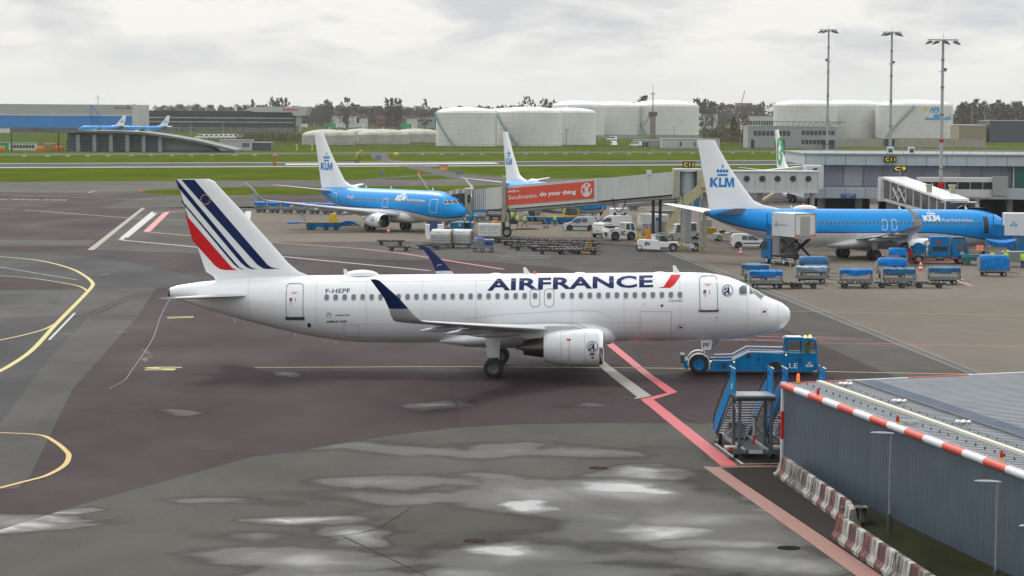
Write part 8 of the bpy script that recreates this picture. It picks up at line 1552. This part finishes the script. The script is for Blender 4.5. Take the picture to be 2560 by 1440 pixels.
# cones
CO=M('cone_red',(.62,.06,.04),.5,var=.15)
def cone(px,py,h,label,plain=False):
    g=G(px,py); t=thing('traffic_cone',label,'traffic cone',(g.x,g.y+.2,0),0,'red and white cones on the stand'); mb=MB(); mb.box(0,0,0,h*.62,h*.62,.05); n=5
    for k in range(n): r0=.2*h*(1-k/n*.85)*1.25; r1=.2*h*(1-(k+1)/n*.85)*1.25; mb.cyl((0,0,.05+(h-.05)*k/n),(0,0,.05+(h-.05)*(k+1)/n),r0,12,r1,0 if plain or k%2==0 else 1)
    mb.build('cone_body',[CO,WHITE],t)
cone(971,582,.95,'red and white cone in front of the white engine'); cone(1852,636,.9,'red and white cone right of the SN tug'); cone(2302,677,1.0,'red and white cone left of the fuel truck wheel'); cone(1186,563,1.0,'plain red cone by the small blue tractor',True); cone(1619,545,.9,'red cone beside the second bridge column')
# suitcase-like black box by workers
g=G(1283,560); mb=MB(); mb.box(g.x,g.y+.3,0,1.1,.7,.75,ch=.05); mb.box(g.x,g.y+.3,.75,.4,.1,.08); tag(mb.build('black_box',BLK),'black equipment box at the feet of the workers by the bridge','box')
# ---- people
HV=M('hi_vis_yellow',(.50,.80,.02),.6,var=.08,emit=0); TR=M('trousers_blue',(.015,.055,.2),.8,var=.15); SK=M('skin',(.45,.26,.18),.6); HR=M('hair_dark',(.03,.02,.018),.8); HO=M('hi_vis_orange',(.85,.12,.02),.6); JK=M('jacket_dark',(.02,.03,.06),.8)
def person(px,py,label,yaw=0,pose='stand',vest=HV,loc=None,sleeve=None,h=1.78):
    s=h/1.78; g=G(px,py) if loc is None else V(loc)
    J={'p':(0,0,.96),'w':(0,0,1.12),'c':(.02,0,1.32),'n':(.02,0,1.50),'h0':(.03,0,1.57),'h1':(.04,0,1.66),'h2':(.03,0,1.74)}
    sw={'stand':(.04,-.04,.05),'walk':(.34,-.34,.30),'crouch':(.0,.0,.0)}[pose]
    for sd,k,a in ((1,'l',sw[0]),(-1,'r',sw[1])):
        J[k+'hip']=(0,.10*sd,.90); J[k+'kn']=(a*.55+.04,.11*sd,.50); J[k+'an']=(a*1.0-(.10 if a<0 else 0),.11*sd,.09 if a>=0 else .14); J[k+'to']=(a+.14-(.08 if a<0 else 0),.12*sd,.04)
        J[k+'sh']=(.0,.19*sd,1.42); J[k+'el']=(-a*.35-.02,.26*sd,1.14); J[k+'wr']=(-a*.5+.12,.25*sd,.93); J[k+'ha']=(-a*.55+.18,.25*sd,.84)
    if pose=='crouch':
        for q in list(J):
            x,y,z=J[q]
            if q in('p','w','c','n','h0','h1','h2') or q[1:] in('sh','el','wr','ha','hip'): J[q]=(x+.25*(z-.5)*.6-.1,y,z-.42)
            elif q[1:]=='kn': J[q]=(.28,y,.48)
    Rr={'p':.155,'w':.145,'c':.165,'n':.062,'h0':.07,'h1':.105,'h2':.075,'hip':.095,'kn':.065,'an':.045,'to':.04,'sh':.075,'el':.052,'wr':.038,'ha':.045}
    E=[('p','w'),('w','c'),('c','n'),('n','h0'),('h0','h1'),('h1','h2')]
    for k in 'lr': E+=[('p',k+'hip'),(k+'hip',k+'kn'),(k+'kn',k+'an'),(k+'an',k+'to'),('c',k+'sh'),(k+'sh',k+'el'),(k+'el',k+'wr'),(k+'wr',k+'ha')]
    K=list(J); key=(pose,s,vest.name)
    if key not in CH:
        me=bpy.data.meshes.new('p'); me.from_pydata([tuple(c*s for c in J[k]) for k in K],[(K.index(a),K.index(b)) for a,b in E],[]); o=bpy.data.objects.new('p',me); COL.objects.link(o); md=o.modifiers.new('s','SKIN'); 
        for i,k in enumerate(K):
            r_=Rr.get(k,Rr.get(k[1:],.05))*s; me.skin_vertices[0].data[i].radius=(r_,r_); me.skin_vertices[0].data[i].use_root=(k=='p')
        sb=o.modifiers.new('u','SUBSURF'); sb.levels=1; sb.render_levels=1; bpy.context.view_layer.update(); dg=bpy.context.evaluated_depsgraph_get(); m2=bpy.data.meshes.new_from_object(o.evaluated_get(dg)); bpy.data.objects.remove(o)
        for mm in (TR,JK if vest is not HO else HO,SK,HR,BLK): m2.materials.append(mm)
        for p in m2.polygons:
            c=p.center; z=c.z/s+(.42 if pose=='crouch' else 0); hy=abs(c.y)/s; p.use_smooth=True
            p.material_index=3 if z>1.7 or (z>1.6 and c.x/s<.02+(.1 if pose=='crouch' else 0)) else 2 if z>1.5 else 1 if (z>1.0 or hy>.2 and z>.9) else 2 if hy>.2 and z>.78 else 4 if z<.09 and pose!='crouch' else 0
        CH[key]=m2
    t=thing('person',label,'person',(g.x,g.y,g.z if loc else 0),yaw,'ground crew in hi-vis clothing'); o=bpy.data.objects.new('body',CH[key]); COL.objects.link(o); o.parent=t
    dz=-.42 if pose=='crouch' else 0; dx=.0 if pose!='crouch' else .02
    mb=MB(); rs=[]
    for z,rx,ry,x in ((.86,.155,.19,0),(1.0,.165,.20,0),(1.15,.165,.20,.01),(1.3,.18,.215,.02),(1.42,.165,.235,.02),(1.48,.12,.17,.02),(1.50,.08,.10,.02)):
        rs.append([((x+dx+(.15*(z+dz-.5)-.1 if pose=='crouch' else 0)+rx*math.cos(a))*s,ry*math.sin(a)*s,(z+dz)*s) for a in [2*pi*i/14 for i in range(14)]])
    mb.loft(rs,0,False,False); 
    for sd in (1,-1): q=lambda n_:V(J[('l' if sd>0 else 'r')+n_])*s; mb.cyl(q('sh'),q('el'),.08*s,8,.062*s,0,False); mb.cyl(q('el'),q('el').lerp(q('wr'),.9),.062*s,8,.05*s,0,False)
    mb.build('jacket',vest,t,ang=60); mb=MB(); mb.lathe((.02*s+dx*s+(.0 if pose!='crouch' else 0),0,(1.06+dz)*s),(0,0,1),[(0,.205*s),(.05*s,.205*s)],14,0,False,False)
    mb.build('reflective_band',WGREY,t); return t
person(1280,556,'worker in yellow jacket bending by the black box under the red bridge',R(30),'stand',h=1.7); person(1294,567,'worker in yellow jacket standing right of the bridge column',R(200)); person(1311,568,'worker in yellow jacket and blue trousers striding left',R(8),'walk'); person(1387,566,'worker in yellow jacket standing right of the wheeled steps',R(150))
person(2193,684,'worker crouching by the hooded cart, yellow jacket',R(200),'crouch'); person(2480,668,'worker in yellow vest behind the blue box covered cart, left one',R(90)); person(2514,668,'worker in yellow vest behind the blue box covered cart, middle one',R(100)); person(2519,661,'worker in yellow vest partly behind another at the right',R(60)); person(2556,672,'worker in yellow vest at the right edge of the photo',R(120))
c=AT(2009,513,322); person(0,0,'worker in orange jacket visible above the blue airliner roof',R(180),'stand',HO,loc=(c.x,322,AT(2009,540,322).z))
tg=bpy.data.objects['aircraft_tug']; person(0,0,'driver in yellow jacket sitting in the cab of the blue tug',R(-3),'crouch',loc=(tg.location.x+3.45,tg.location.y-.55,.75))
mb=MB(); c=AT(2009,540,322); mb.box(c.x,323,0,6,2.5,c.z-.05); tag(mb.build('equipment_platform',UND),'dark equipment platform on which the orange worker stands','platform')
mb=MB(); c=AT(1960,512,322)
for k in range(8): mb.box(c.x-1.3+k*.4,320,5.0-.8,.03,.03,.8)
mb.box(c.x,320,4.95,3.2,.04,.04); mb.box(c.x,320,4.5,3.2,.04,.03); mb.box(c.x,321,3.2,3.3,2,1.0); tag(mb.build('railed_platform',WGREY,smooth=False),'pale railed platform above the roof of the right-hand airliner','platform')
# ================================================================ hazy air over the airfield
hb=MB(); hb.box(0,2900,-1.06,12000,6200,62); o=struct(hb.build('haze',[],smooth=False),'stuff'); o['label']='thin pale winter haze over the airfield'; o['category']='haze'
mt=bpy.data.materials.new('haze'); mt.use_nodes=True; nt=mt.node_tree; nt.nodes.remove(nt.nodes['Principled BSDF']); pv=nt.nodes.new('ShaderNodeVolumePrincipled'); pv.inputs['Color'].default_value=(.86,.9,.95,1); pv.inputs['Density'].default_value=.000042; pv.inputs['Anisotropy'].default_value=.3; nt.links.new(pv.outputs[0],nt.nodes['Material Output'].inputs['Volume']); o.data.materials.append(mt)
sc.cycles.volume_bounces=1; sc.cycles.volume_step_rate=10
